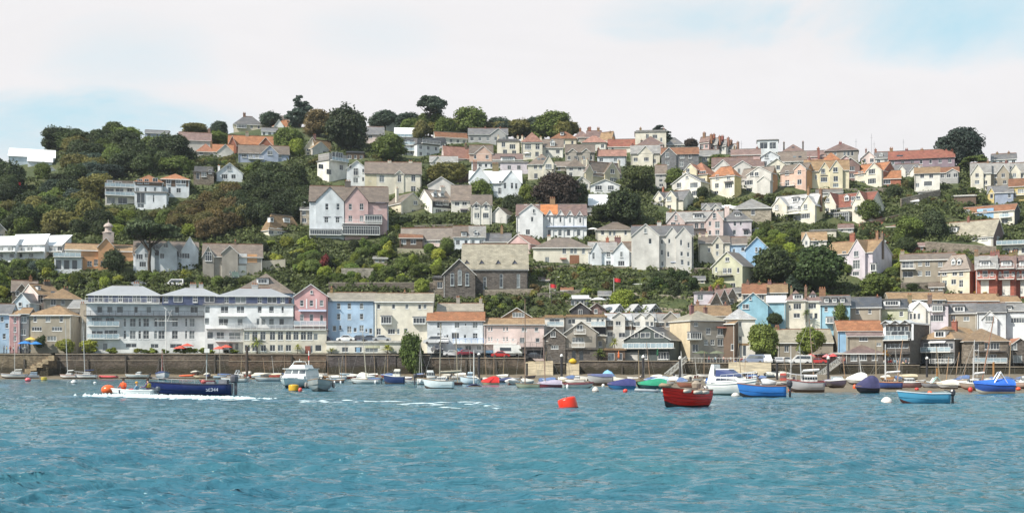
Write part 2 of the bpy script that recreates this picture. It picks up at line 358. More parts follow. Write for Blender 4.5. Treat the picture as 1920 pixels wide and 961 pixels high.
# ---- sea walls, quay decks, slips
def prism(mb, pts, y0, y1, mi=0):      # polygon in the x-z plane pushed back from y0 to y1
 n = len(pts); mb.add([(x, y0, z) for x, z in pts] + [(x, y1, z) for x, z in pts],
  [tuple(range(n))[::-1], tuple(range(n, 2 * n))] + [(i, (i + 1) % n, n + (i + 1) % n, n + i) for i in range(n)], mi)
def zpx(y, Y=280): return CAMZ + (HOR - y) * Y / FPX
def xpx(x, Y=280): return (x - 960) * Y / FPX
def seawall(label, x0, x1, ytop, Y=279.4, ybot=712, cap=True, ledge=None, col=(.155, .125, .10), thick=2.2):
 col = tuple(v * .82 for v in col); mb = MB(); X0, X1 = xpx(x0, Y), xpx(x1, Y); zt = zpx(ytop, Y); n = max(2, int((X1 - X0) / 6)); r = random.Random(int(x0))
 mb.box(X0, X1, Y, Y + thick, -.6, zt)
 if ledge: mb.box(X0, X1, Y - .7, Y - .003, -.6, zpx(ledge, Y))
 root = thing('sea_wall', label, 'sea wall', (0, 0, 0), data=mb.mesh('sea_wall', [M_SEAWALL]), color=col, group='stone sea walls along the waterfront')
 c = MB()
 if cap: c.box(X0, X1, Y - .18, Y + .5, zt + .003, zt + .2)
 if ledge: c.box(X0, X1, Y - .8, Y - .004, zpx(ledge, Y) + .003, zpx(ledge, Y) + .14)
 if c.v: link('coping', c.mesh('coping', [M_CONC]), root, color=(.33, .28, .22))
 if x1 - x0 > 120:      # buttress and vertical drain marks
  for k in range(int((x1 - x0) / 75)):
   b = MB(); xx = X0 + (k + .5 + r.uniform(-.3, .3)) * (X1 - X0) / int((x1 - x0) / 75); b.box(xx - .16, xx + .16, Y - .95 if ledge else Y - .25, Y - .005, .2, zt - r.uniform(.1, 1.2))
   link('timber_fender', b.mesh('timber_fender', [M_WOOD]), root, color=(.07, .06, .05))
 return root
seawall('long brown stone wall with a ledge below the white balconied hotel', 104, 430, 664, ledge=676)
seawall('stone wall behind the white cruiser, reddish below its ledge', 430, 612, 664.5, Y=279.2, ledge=677, col=(.19, .135, .095))
seawall('smooth dark wall under the parked cars and garages', 612, 742, 665.5, Y=278.9, col=(.115, .10, .10))
seawall('dark wall end beside the big green bush on the quay', 742, 806, 666, Y=279.1, col=(.12, .105, .095))
seawall('brown wall below the white house with the orange roof', 806, 986, 671.5, Y=279.3, col=(.17, .135, .105))
seawall('short dark block of wall between the two sandy slips', 1038, 1060, 681, Y=277, col=(.15, .125, .105))
seawall('dark wall below the palm and the wooden boathouse', 1086, 1300, 677, Y=279.2, col=(.14, .115, .095))
seawall('curved wall under the crowded terrace beside the gangway', 1282, 1372, 681, Y=278.6, col=(.16, .13, .10))
seawall('low wall under the car park and the two round trees', 1442, 1574, 683, Y=278.8, col=(.20, .165, .13), cap=True)
seawall('wall under the low pub with its outdoor tables', 1574, 1724, 685, Y=279, col=(.18, .15, .12))
seawall('wall at the foot of the stone boathouses', 1724, 1990, 688, Y=279.2, col=(.15, .125, .10))
seawall('pale rough wall below the parasol terrace of the pub', -60, 96, 664, Y=279.4, col=(.27, .22, .15))
def slip(label, x0, x1, ytop, ybot, Yb, col=(.44, .36, .24)):
 mb = MB(); zt, zb = zpx(ytop, 281), zpx(ybot, Yb)
 a, b = xpx(x0, 281), xpx(x1, 281); c, d = xpx(x0, Yb), xpx(x1, Yb)
 mb.add([(c, Yb, zb), (d, Yb, zb), (b, 281, zt), (a, 281, zt), (c, Yb, -.8), (d, Yb, -.8), (b, 281, -.8), (a, 281, -.8)],
           [(0, 1, 2, 3), (0, 4, 5, 1), (1, 5, 6, 2), (3, 7, 4, 0), (2, 6, 7, 3)])
 thing('slipway', label, 'slipway', data=mb.mesh('slipway', [M_SLIP]), color=col, group='slipways down to the beach')
slip('pale concrete slipway beside the pink terrace garages', 985, 1037, 676, 705, 262)
slip('narrow pale slipway with the yellow boat cover above it', 1062, 1086, 680, 706, 262)
slip('wide pale slipway behind the white motor yacht', 1366, 1446, 678, 710, 246, col=(.50, .42, .29))
# stone steps at the left
mb = MB()
for k in range(13):
 X = xpx(98 - k * 5.0, 276); mb.box(X - .62, X, 273.6, 279.3, -.5, 4.9 - k * .34)
root = thing('quay_steps', 'flight of brown stone steps down the quay by the pub', 'steps', data=mb.mesh('quay_steps', [M_SEAWALL]), color=(.30, .22, .14))
mb = MB()
for k in range(6):
 X = xpx(102 - k * 11, 273.4); X2 = xpx(102 - (k + 1) * 11, 273.4); mb.box(X2, X, 273.2, 273.5, 3.9 - k * .72, 5.0 - k * .72)
link('parapet', mb.mesh('parapet', [M_STONE]), root, color=(.36, .28, .18))
# road and quay tops
mb = MB(); mb.slab([(xpx(760), 280.9, 5.62), (xpx(960), 280.9, 5.62), (xpx(962, 290), 289.9, 5.66), (xpx(760, 290), 289.9, 5.66)], .1)
structure('quay_pavement', mb.mesh('quay_pavement', [M_CONC]), color=(.40, .36, .31))
mb = MB(); mb.slab([(xpx(1366), 280.95, 3.36), (xpx(1720), 280.95, 3.36), (xpx(1720, 290), 289.9, 3.38), (xpx(1366, 290), 289.9, 3.38)], .1)
structure('car_park', mb.mesh('car_park', [M_CONC]), color=(.16, .155, .15))
# ---------------------------------------------------------------- houses
WCACHE = {}
def window_mesh(w, h, style):
 key = (round(w, 1), round(h, 1), style)
 if key in WCACHE: return WCACHE[key]
 w, h = max(key[0], .4), max(key[1], .4); mb = MB(); f = .075
 y0, y1 = -.05, .04
 mb.box(-w/2, w/2, .012, .05, 0, h, 1)                                     # glazing
 for a, b, c, d in ((-w/2, -w/2 + f, 0, h), (w/2 - f, w/2, 0, h), (-w/2 + f, w/2 - f, 0, f), (-w/2 + f, w/2 - f, h - f, h)): mb.box(a, b, y0, y1, c, d, 0)
 nl = max(1, round(w / (.62 if style != 'g' else 1.1))) if w > .8 else 1
 for i in range(1, nl):
  x = -w/2 + w * i / nl; mb.box(x - .03, x + .03, y0 + .01, y1 - .01, f, h - f, 0)
 if style == 's' or h > 1.7 and style != 'g':
  z = h * (.5 if style == 's' else .68); mb.box(-w/2 + f, w/2 - f, y0 + .015, y1 - .015, z - .03, z + .03, 0)
 if style != 'g': mb.box(-w/2 - .08, w/2 + .08, -.15, .02, -.1, -.003, 0)        # sill
 if style == 'a':        # arched head
  pts = [(w/2 * math.cos(a), .001 + h + w/2 * math.sin(a)) for a in np.linspace(0, math.pi, 9)]
  prism(mb, [(x, z) for x, z in pts], -.04, .02, 1)
 me = mb.mesh('window', [M_FRAME, M_GLASS]); WCACHE[key] = me; return me
def cutface(mb, mp, w, z0, z1, holes, inward, mi=0, rec=.16):
 """flat wall with window openings and their reveals; mp(u, z) -> point"""
 hs = [(max(0.02, a), min(w - .02, b), max(z0 + .02, c), min(z1 - .02, d)) for a, b, c, d in holes]
 hs = [h for h in hs if h[1] - h[0] > .1 and h[3] - h[2] > .1]
 us = sorted({0, w, *[round(h[0], 3) for h in hs], *[round(h[1], 3) for h in hs]}); zs = sorted({z0, z1, *[round(h[2], 3) for h in hs], *[round(h[3], 3) for h in hs]})
 for i in range(len(us) - 1):
  for j in range(len(zs) - 1):
   cu, cz = (us[i] + us[i+1]) / 2, (zs[j] + zs[j+1]) / 2
   if any(h[0] < cu < h[1] and h[2] < cz < h[3] for h in hs): continue
   mb.add([mp(us[i], zs[j]), mp(us[i+1], zs[j]), mp(us[i+1], zs[j+1]), mp(us[i], zs[j+1])], [(0, 1, 2, 3)], mi)
 I = Vector(inward) * rec
 for a, b, c, d in hs:
  p = [Vector(mp(a, c)), Vector(mp(b, c)), Vector(mp(b, d)), Vector(mp(a, d))]; q = [v + I for v in p]
  mb.add(p + q, [(0, 4, 5, 1), (1, 5, 6, 2), (2, 6, 7, 3), (3, 7, 4, 0)], mi)
def roof_planes(kind, x0, x1, y0, y1, ze, zr, oh=.35, th=.16):
 """list of sloped slabs for a roof over a box; ridge along x for g, along y for f"""
 mb = MB(); cx, cy = (x0 + x1) / 2, (y0 + y1) / 2
 def drop(run, rise): return rise / max(run, .1) * oh
 if kind == 'g':
  d = drop(cy - y0, zr - ze); a = .22
  for s in (-1, 1):
   ye = y0 - oh if s < 0 else y1 + oh
   q = [(x0 - a, ye, ze - d), (x1 + a, ye, ze - d), (x1 + a, cy, zr), (x0 - a, cy, zr)]
   if s > 0: q = q[::-1]
   mb.slab([(x, y, z + th) for x, y, z in q], th, 0, 1)
 elif kind == 'f':
  d = drop(cx - x0, zr - ze)
  for s in (-1, 1):
   xe = x0 - oh if s < 0 else x1 + oh
   q = [(xe, y1 + .1, ze - d), (xe, y0 - oh, ze - d), (cx, y0 - oh, zr), (cx, y1 + .1, zr)]
   if s > 0: q = q[::-1]
   mb.slab([(x, y, z + th) for x, y, z in q], th, 0, 1)
 elif kind in 'hp':
  lx, ly = x1 - x0, y1 - y0; ins = min(lx, ly) / 2 * (1 if kind == 'h' else 1)
  if lx >= ly: A, B = (x0 + ins, cy), (x1 - ins, cy)
  else: A, B = (cx, y0 + ins), (cx, y1 - ins)
  d = drop(ins, zr - ze); o = oh; ez = ze - d + th; rz = zr + th
  c = [(x0 - o, y0 - o, ez), (x1 + o, y0 - o, ez), (x1 + o, y1 + o, ez), (x0 - o, y1 + o, ez)]; A3, B3 = (*A, rz), (*B, rz)
  if lx >= ly: qs = [[c[0], c[1], B3, A3], [c[1], c[2], B3], [c[2], c[3], A3, B3], [c[3], c[0], A3]]
  else: qs = [[c[0], c[1], A3], [c[1], c[2], B3, A3], [c[2], c[3], B3], [c[3], c[0], A3, B3]]
  for q in qs: mb.add(q, [tuple(range(len(q)))], 0)
  lo = [(x, y, z - th) for x, y, z in c]
  mb.add(c + lo, [(0, 4, 5, 1), (1, 5, 6, 2), (2, 6, 7, 3), (3, 7, 4, 0), (7, 6, 5, 4)], 1)
 elif kind == 't':
  mb.box(x0 - .3, x1 + .3, y0 - .3, y1 + .3, ze, ze + .3, 0)
  mb.box(x0 + .2, x1 - .2, y0 + .2, y1 - .2, ze + .303, max(zr, ze + .45), 0)
 elif kind == 's':       # one slope rising to the back
  mb.slab([(x0 - .25, y0 - .4, ze + th), (x1 + .25, y0 - .4, ze + th), (x1 + .25, y1 + .2, zr + th), (x0 - .25, y1 + .2, zr + th)], th, 0, 1)
 elif kind == 'm':       # mansard: steep skirt and low cap
  zm = ze + (zr - ze) * .72; i = .75
  a = [(x0 - .2, y0 - .2, ze), (x1 + .2, y0 - .2, ze), (x1 + .2, y1 + .2, ze), (x0 - .2, y1 + .2, ze)]
  b = [(x0 + i, y0 + i, zm), (x1 - i, y0 + i, zm), (x1 - i, y1 - i, zm), (x0 + i, y1 - i, zm)]
  k = min((x1 - x0), (y1 - y0)) / 2 - .3
  c = [(x0 + k, y0 + k, zr), (x1 - k, y0 + k, zr), (x1 - k, y1 - k, zr), (x0 + k, y1 - k, zr)]
  mb.add(a + b + c, [(0, 1, 5, 4), (1, 2, 6, 5), (2, 3, 7, 6), (3, 0, 4, 7), (4, 5, 9, 8), (5, 6, 10, 9), (6, 7, 11, 10), (7, 4, 8, 11), (8, 9, 10, 11), (3, 2, 1, 0)], 0)
 return mb
CLR = dict(white=(.78, .79, .80), offwhite=(.74, .715, .66), cream=(.66, .60, .47), palecream=(.71, .67, .57), yellow=(.66, .52, .22), paleyellow=(.64, .58, .42),
  pink=(.62, .36, .36), palepink=(.70, .57, .54), rose=(.60, .42, .41), salmon=(.62, .44, .36), lilac=(.60, .55, .60), lightblue=(.42, .56, .72), paleblue=(.58, .67, .75), skyblue=(.24, .50, .66), blue=(.30, .50, .72),
  icy=(.70, .735, .77), greyblue=(.34, .39, .50), grey=(.42, .42, .42), palegrey=(.60, .585, .555), warmgrey=(.36, .33, .29), darkgrey=(.20, .20, .21), green=(.54, .54, .40), brown=(.16, .11, .08),
  stone=(.22, .185, .15), darkstone=(.125, .11, .10), palestone=(.35, .31, .25), brick=(.36, .14, .09), purple=(.26, .20, .24), orangewall=(.68, .38, .20), dark=(.06, .06, .07),
  slate=(.17, .165, .17), paleslate=(.31, .30, .29), brightslate=(.48, .48, .49), brownslate=(.205, .16, .13), tan=(.30, .20, .115), moss=(.36, .325, .25), mauve=(.22, .15, .14),
  orange=(.37, .16, .08), rust=(.25, .115, .065), red=(.26, .095, .07), terracotta=(.36, .16, .10), palered=(.33, .175, .14), whiteroof=(.85, .86, .88), darkslate=(.07, .075, .09))  # the brightest roof tones also hold sun glare put into the colour
HBOX = []
NH = [0]
def H(label, x0, x1, yb, ye, yr, roof='g', wall='cream', rc='slate', win='2x2', side=None, sd=0, rot=28, dep=None, Y=None, kind='house', wm=None, rm=None,
      gb=(), ch=(), dm=(), bal=(), bay=(), sw=None, sidecol=None, door=None, frame=(.74, .75, .75), trim='w', ws=(1.05, 1.3), wst='c', hood=(), down=3.0, cat=None, chc='brickc', extra=None, panels=(), group=None, arc=0, gw=None, sky=()):
 NH[0] += 1; rnd = random.Random(NH[0] * 7 + 1)
 Yc = Y if Y else Yg(yb); k = lambda px: (px - 960) / FPX
 th = -math.atan(k((x0 + x1) / 2)) * (.95 if not Y or side else .45)
 if side: th += R(rot) * (1 if side == 'l' else -1)
 c, s = math.cos(th), math.sin(th)
 cornerpx = x0 + sd if side == 'l' else (x1 - sd if side == 'r' else x0)
 C = Vector((k(cornerpx) * Yc, Yc, 0)); fd = Vector((c, s, 0)); sdv = Vector((-s, c, 0))
 def solve(px, O, d): kk = k(px); return (kk * O.y - O.x) / (d.x - kk * d.y)
 if side == 'l': w = solve(x1, C, fd); D = solve(x0, C, sdv) if sd else (dep or 8); O = C
 elif side == 'r': w = -solve(x0, C, fd); D = solve(x1, C, sdv) if sd else (dep or 8); O = C - fd * w
 else: w = solve(x1, C, fd); D = dep or (8 if w > 6 else 6.5); O = C
 if dep: D = dep
 zb = CAMZ + (HOR - yb) * Yc / FPX; ze = CAMZ + (HOR - ye) * Yc / FPX
 Yr = Yc + (D / 2 * c if roof in 'ghm' else (0 if roof != 's' else D * c));
 if roof == 'p': roof = 'h'
 zr = CAMZ + (HOR - yr) * Yr / FPX
 root_p = O + fd * w / 2
 HBOX.append((x0, x1, yr, yb))
 root = thing(kind, label, cat or kind.replace('_', ' '), (root_p.x, root_p.y, zb), th, group)
 h = ze - zb; hr = zr - zb; X0, X1 = -w / 2, w / 2
 def loc(px, py, off=0):      # photo pixel on the front face -> local (x, z)
  O2 = O + Vector((s, -c, 0)) * off; u = solve(px, O2, fd); Yp = O2.y + u * fd.y
  return u - w / 2, CAMZ + (HOR - py) * Yp / FPX - zb
 wallc = CLR[wall] if isinstance(wall, str) else wall
 _f = rnd.uniform(.93, 1.05); wallc = tuple(min(.85, v * _f) for v in wallc); roofc = CLR[rc] if isinstance(rc, str) else rc
 if wm is None: wm = M_STONE if wall in ('stone', 'darkstone', 'palestone') else (M_BRICK if wall == 'brick' else (M_PLANK if wall == 'brown' else M_REND))
 if rm is None: rm = M_TILE if rc in ('orange', 'rust', 'red', 'terracotta', 'palered', 'tan', 'mauve') else (M_SHEET if rc in ('whiteroof',) else M_SLATE)
 trimm = M_TRIM if trim == 'w' else M_DTRIM
 # ---- windows
 W_ = []      # (x centre, z bottom, w, h, style)
 if isinstance(win, str) and win:
  a, b = [int(v) for v in win.split('x')]
  sh = h / b
  for j in range(b):
   for i in range(a):
    if rnd.random() < .07 and a > 1: continue
    ww = ws[0] * rnd.choice((1, 1, 1.25, .85)); hh = min(ws[1], sh * .62)
    W_.append((X0 + w * (i + .5) / a + rnd.uniform(-.12, .12), sh * j + sh * .5 - hh * .42, min(ww, w / a * .7), hh, wst))
 elif win:
  for q in win:
   st = q[4] if len(q) > 4 else wst; x, z = loc(q[0], q[1]); m = Yc / FPX
   W_.append((x, z - q[3] * m / 2, q[2] * m / c, q[3] * m, st))
 gbl = []
 for g in gb:
  pj = g[3] if len(g) > 3 else .35; a, _ = loc(g[0], ye, pj); b, _ = loc(g[1], ye, pj); _, za = loc((g[0] + g[1]) / 2, g[2], pj); zee = g[4] if len(g) > 4 else None
  gz = loc(g[0], zee, pj)[1] if zee else h
  gbl.append((a, b, za, pj, gz, [], g[5] if len(g) > 5 else gw))
 front = []
 for x, z, ww, hh, st in W_:
  for g in gbl:
   if g[0] < x < g[1]: g[5].append((x, z, ww, hh, st)); break
  else: front.append((x, z, ww, hh, st))
 def putwin(x, z, ww, hh, st, y=0.0, rzz=0, X=None, inwall=True, top=h):
  proud = z + hh > top - .05 or not inwall
  o = link('window', window_mesh(ww, hh, st), root, ((x, y + (-.06 if proud else .09), z) if X is None else X), rzz, frame)
  return proud
 mb = MB(); hl = []
 for x, z, ww, hh, st in front:
  if not putwin(x, z, ww, hh, st): hl.append((x - ww/2 - X0, x + ww/2 - X0, z, z + hh))
 cutface(mb, lambda u, z: (X0 + u, 0, z), w, -down, h, hl, (0, 1, 0))
 for sx, sgn in ((X0, -1), (X1, 1)):
  hl = []; mi = 1 if sidecol else 0
  vis = (sgn < 0 and side == 'l') or (sgn > 0 and side == 'r')
  if vis and sw:
   if isinstance(sw, str):
    a, b = [int(v) for v in sw.split('x')]; shh = h / b
    L = [(D * (i + .5) / a, shh * j + shh * .3, 1.0, min(1.3, shh * .6)) for i in range(a) for j in range(b)]
   else: L = [(solve(q[0], C, sdv), CAMZ + (HOR - q[1] - q[3] / 2) * Yc / FPX - zb, q[2] * Yc / FPX / max(abs(s), .3), q[3] * Yc / FPX) for q in sw]
   for u, z, ww, hh in L:
    o = link('window', window_mesh(ww, hh, wst), root, (sx - sgn * .09, u, z), R(90) * sgn, frame)
    if z + hh > h: o.location.x = sx + sgn * .06
    else: hl.append((u - ww/2, u + ww/2, z, z + hh))
  f = (lambda u, z, sx=sx: (sx, u, z)) if sgn > 0 else (lambda u, z, sx=sx: (sx, u, z))
  cutface(mb, f, D, -down, h, hl, (-sgn, 0, 0), mi)
  if roof == 'g': mb.add([(sx, 0, h), (sx, D, h), (sx, D / 2, hr - .02)], [(0, 1, 2)], mi)
  if roof == 's': mb.add([(sx, 0, h), (sx, D, h), (sx, D, hr)], [(0, 1, 2)], mi)
 cutface(mb, lambda u, z: (X0 + u, D, z), w, -down, h if roof != 's' else hr, [], (0, -1, 0))
 if roof == 'f':
  for yy in (0, D): mb.add([(X0, yy, h), (X1, yy, h), (0, yy, hr - .02)], [(0, 1, 2)])
 mats = [wm] + ([M_REND] if sidecol else [])
 wo = link('wall', mb.mesh('wall', mats), root, color=wallc)
 if sidecol:       # separate side tint
  sm = mat('side_tint_%d' % NH[0], .85, base=CLR[sidecol] if isinstance(sidecol, str) else sidecol, noise=.12, nscale=.9, uneven=.15); wo.data.materials[1] = sm
 _g = rnd.uniform(.82, 1.15); rb = roof_planes(roof, X0, X1, 0, D, h, hr)
 ro = link('roof', rb.mesh('roof', [rm, trimm]), root, color=tuple(v * _g for v in roofc))
 if roof in 'ghm' and hr - h > 1.2 and rc != 'whiteroof':      # ridge tiles
  r2 = MB(); ins = 0 if roof == 'g' else min(w, D) / 2
  if w > D or roof == 'g':
   r2.box(X0 + ins, X1 - ins, D / 2 - .12, D / 2 + .12, hr + .1, hr + .27); link('ridge_tiles', r2.mesh('ridge_tiles', [M_TILE]), ro, color=(.25, .12, .08) if rnd.random() < .6 else (.2, .19, .18))
 if h > 2.5 and roof != 't':     # gutter and downpipe
  g2 = MB(); gx = rnd.choice((X0 + .25, X1 - .25)); g2.tube([(gx, -.1, h - .2), (gx, -.1, -.5)], .055, 5)
  if roof in 'gh': g2.tube([(X0, -.36, h - .16), (X1, -.36, h - .16)], .07, 5)
  link('downpipe', g2.mesh('downpipe', [M_DTRIM if rnd.random() < .5 else M_TRIM]), root)
 for a, b, za, pj, gz, gwins, gcl in gbl:
  g = MB(); gwid = b - a; hl = []
  for x, z, ww, hh, st in gwins:
   if not putwin(x, z, ww, hh, st, y=-pj, top=gz): hl.append((x - ww/2 - a, x + ww/2 - a, z, z + hh))
  cutface(g, lambda u, z: (a + u, -pj, z), gwid, -down, gz, hl, (0, 1, 0))
  g.add([(a, -pj, gz), (b, -pj, gz), ((a + b) / 2, -pj, za - .02)], [(0, 1, 2)])
  for sx in (a, b): g.add([(sx, -pj, -down), (sx, .2, -down), (sx, .2, gz), (sx, -pj, gz)], [(0, 1, 2, 3)])
  link('gable_wing', g.mesh('gable_wing', [wm]), root, color=CLR[gcl] if gcl else wallc)
  # ridge length until it meets the main slope
  back = D / 2 if roof == 'g' else D * .45
  if roof in 'gh' and hr > h: back = min(back, max(.6, (za - h) / ((hr - h) / (D / 2)) + .3))
  g = roof_planes('f', a, b, -pj, back, gz, za, oh=.25); link('gable_roof', g.mesh('gable_roof', [rm, trimm]), root, color=roofc)
 for q in dm:      # dormers: px, py (centre), width, height, style f gable / t flat
  px_, py_, pw, ph, st = q; m = Yc / FPX; x, z = loc(px_, py_); ww, hh = pw * m, ph * m
  slope = (hr - h) / max(D / 2, .1) if roof in 'gh' else 1.2; yf = max(-.25, (z - hh / 2 - h) / max(slope, .2)) - .15
  zc = z + yf * (HOR - py_) / FPX
  z0 = zc - hh / 2; d = MB(); yb_ = yf + hh / max(slope, .25) + .6; yb_ = min(yb_, D * .8)
  d.box(x - ww/2, x + ww/2, yf, yb_, z0, z0 + hh, 0)
  if st == 'f':
   r2 = roof_planes('f', x - ww/2, x + ww/2, yf, yb_, z0 + hh, z0 + hh + ww * .42, oh=.18, th=.1)
   d.add([(x - ww/2, yf, z0 + hh), (x + ww/2, yf, z0 + hh), (x, yf, z0 + hh + ww * .42)], [(0, 1, 2)], 0)
  else: r2 = MB(); r2.box(x - ww/2 - .18, x + ww/2 + .18, yf - .25, yb_, z0 + hh + .003, z0 + hh + .16, 0)
  do = link('dormer', d.mesh('dormer', [M_REND]), root, color=(.74, .75, .76) if rc != 'orange' else wallc)
  link('dormer_roof', r2.mesh('dormer_roof', [rm if st == 'f' else M_DTRIM, trimm]), do, color=roofc)
  link('window', window_mesh(ww * .78, hh * .72, 'c'), do, (x, yf - .05, z0 + hh * .14), 0, frame)
 for q in ch:
  px_, yt = q[0], q[1]; cw = (q[2] if len(q) > 2 else 6) * Yc / FPX; x, z = loc(px_, yt); yy = D / 2 if roof in 'gh' else D * .4
  if roof == 't': yy = D * .3
  z = z + yy * c * (HOR - yt) / FPX
  m = MB(); m.box(x - cw/2, x + cw/2, yy - .35, yy + .35, h * .8, z); m.box(x - cw/2 - .07, x + cw/2 + .07, yy - .42, yy + .42, z + .003, z + .16)
  col = q[3] if len(q) > 3 else None
  co = link('chimney', m.mesh('chimney', [M_BRICK if col in (None, 'brick') else M_REND]), ro, color=CLR[col or 'brick'] if col != None else tuple(v * rnd.uniform(.6, 1) for v in (.30, .17, .12)))
  m = MB(); n = max(1, int(cw / .42))
  for i in range(n): xx = x - cw/2 + cw * (i + .5) / n; m.lathe([(.13, z + .16), (.12, z + .6), (.14, z + .62)], 8, (xx, yy, 0))
  link('chimney_pots', m.mesh('chimney_pots', [M_TILE]), ro, color=(.40, .17, .09))
 for q in bal:      # balcony: x0, x1, floor y, depth, kind
  a, z = loc(q[0], q[2]); b, _ = loc(q[1], q[2]); dp = q[3] if len(q) > 3 else 1.1; kd = q[4] if len(q) > 4 else 'b'
  m = MB(); m.box(a, b, -dp, -.004, z - .18, z); bo = link('balcony', m.mesh('balcony', [M_TRIM if kd != 'd' else M_DTRIM]), root)
  m = MB(); m.box(a, b, -dp, -dp + .06, z + .98, z + 1.05, 0); n = max(2, int((b - a) / 1.3))
  for i in range(n + 1): xx = a + (b - a) * i / n; m.box(xx - .03, xx + .03, -dp + .005, -dp + .055, z + .002, z + .978, 0)
  if kd == 'g': m.box(a + .03, b - .03, -dp + .02, -dp + .035, z + .06, z + .96, 1)
  else:
   n2 = int((b - a) / .28)
   for i in range(n2): xx = a + (b - a) * (i + .5) / n2; m.box(xx - .014, xx + .014, -dp + .01, -dp + .04, z + .002, z + .977, 0)
  link('railing', m.mesh('railing', [M_FRAME if kd != 'd' else M_DTRIM, M_CLEAR]), bo, color=(.75, .75, .75) if kd != 'u' else (.15, .35, .75))
 for q in bay:     # glazed bay: x0, x1, ytop, ybot, depth, roof colour
  dp = q[4] if len(q) > 4 else .8; a, zt = loc(q[0], q[2], dp); b, zbb = loc(q[1], q[3], dp)
  m = MB(); m.box(a, b, -dp, -.004, zbb, zt, 0); m.box(a - .12, b + .12, -dp - .15, -.005, zt + .003, zt + .18, 1)
  if zbb > .8: m.box(a + .05, b - .05, -dp + .1, -.006, zbb - .2, zbb - .003, 0)
  bo = link('bay', m.mesh('bay', [M_TRIM, M_SLATE]), root, color=(.25, .25, .27))
  hh = zt - zbb; wd = b - a; st = 'c'; base = .15 if hh > 1.8 else .12
  link('window', window_mesh(wd - .12, hh - base - .1, st), bo, ((a + b) / 2, -dp - .05, zbb + base), 0, (.8, .81, .8))
  if dp > .7:
   for sg, xx in ((-1, a), (1, b)): link('window', window_mesh(dp * .8, hh - base - .1, st), bo, (xx + sg * .05, -dp / 2, zbb + base), R(90) * sg, (.8, .81, .8))
 for q in hood:     # small awnings / hoods above windows
  a, z = loc(q[0], q[2]); b, _ = loc(q[1], q[2]); m = MB(); m.slab([(a, -.7, z - .25), (b, -.7, z - .25), (b, -.004, z + .12), (a, -.004, z + .12)], .07)
  link('window_hood', m.mesh('window_hood', [M_MATT]), root, color=CLR[q[3]] if len(q) > 3 else (.09, .08, .10))
 for q in panels:     # cladding or painted panel: x0,x1,y0,y1,colour
  a, z1_ = loc(q[0], q[2]); b, z0_ = loc(q[1], q[3]); m = MB(); m.box(a, b, -.035, -.004, z0_, z1_)
  link('wall_panel', m.mesh('wall_panel', [M_PLANK if q[4] in ('brown', 'dark') else M_REND]), root, color=CLR[q[4]])
 for q in sky:        # rooflights: px, py
  x, z = loc(q[0], q[1]); slope = (hr - h) / max(D / 2, .1); yy = max(.2, (z - h) / slope); z += yy * (HOR - q[1]) / FPX; yy = (z - h) / slope
  m = MB(); a = math.atan(slope); m.add([(x - .5, yy - .4, h + (yy - .4) * slope + .26), (x + .5, yy - .4, h + (yy - .4) * slope + .26), (x + .5, yy + .4, h + (yy + .4) * slope + .26), (x - .5, yy + .4, h + (yy + .4) * slope + .26)], [(0, 1, 2, 3)], 0)
  link('rooflight', m.mesh('rooflight', [M_GLASS]), ro)
 if door is not None:
  x, z = loc(door[0], yb); dh = 2.05; m = MB(); m.box(x - .45, x + .45, -.05, .04, .05, dh); m.box(x - .55, x + .55, -.09, -.052, dh + .003, dh + .12)
  link('door', m.mesh('door', [M_FRAME]), root, color=door[1] if len(door) > 1 else (.05, .07, .12))
 root['px'] = (x0 + x1) / 2
 del root['px']
 H.last = dict(root=root, loc=loc, w=w, D=D, h=h, hr=hr, Y=Yc, m=Yc / FPX, wallc=wallc)
 return root
# ---------------------------------------------------------------- the houses of the hillside, from the photograph
# == skyline and upper left
H('long flat white house with pale blue walls high on the left edge of the hill', 16, 103, 312, 293, 278, 's', 'paleblue', 'whiteroof', '', dep=14, down=4)
H('lower wing of the white left-edge house, with a pale mono-pitch roof', 52, 98, 316, 303, 291, 's', 'icy', 'whiteroof', '2x1', dep=7)
H('tiny white gabled cottage half buried in trees below the long white house', 90, 104, 326, 319, 313, 'f', 'white', 'slate', '', dep=7)
H('low blue-grey house on the tree line at the left of the skyline', 272, 318, 258, 249, 244, 'g', 'greyblue', 'slate', '3x1')
H('grey house with broad brown roof right of the big wood, skyline row', 335, 396, 284, 262, 248, 'g', 'palegrey', 'mauve', '3x1', ch=[(392, 244, 5)], dep=10)
H('cream bungalow with wide hipped slate roof and chimney at the top left of town', 438, 492, 242, 232, 218, 'h', 'cream', 'slate', '4x1', ch=[(458, 213, 5)], bay=[(444, 462, 233, 241)])
H('long grey-brown skyline house left of the tall dark cypress', 492, 549, 240, 228, 217, 'g', 'warmgrey', 'brownslate', '4x1', ch=[(505, 212, 4)])
H('bright orange-roofed house tucked under the skyline left of the cypress', 511, 558, 244, 237, 225, 'h', 'white', 'orange', '3x1', gb=[(514, 532, 224, .8)])
H('white house wall and steps just below the orange skyline roof', 490, 520, 256, 246, 240, 'g', 'white', 'slate', '3x1')
H('brown-roofed grey house at the right border of the left wood', 345, 378, 272, 262, 250, 'g', 'stone', 'mauve', '2x1')
H('low house with twin orange hips, left one, above the ivy wall', 368, 403, 292, 283, 270, 'h', 'warmgrey', 'terracotta', '2x1', ch=[(396, 266, 4)])
H('low house with twin orange hips, right one with a grey gable', 399, 437, 293, 284, 271, 'g', 'palegrey', 'orange', '', gb=[(408, 437, 271, .5)], ch=[])
H('brick house with bright orange roof, front gable at its left end and a tall chimney', 428, 512, 284, 272, 254, 'g', 'brick', 'orange', [(455, 275, 9, 8), (492, 275, 7, 7)], gb=[(428, 443, 255, .8), (484, 512, 258, .6)], ch=[(463, 249, 6, 'palestone')], wm=M_REND, rm=M_TILE)
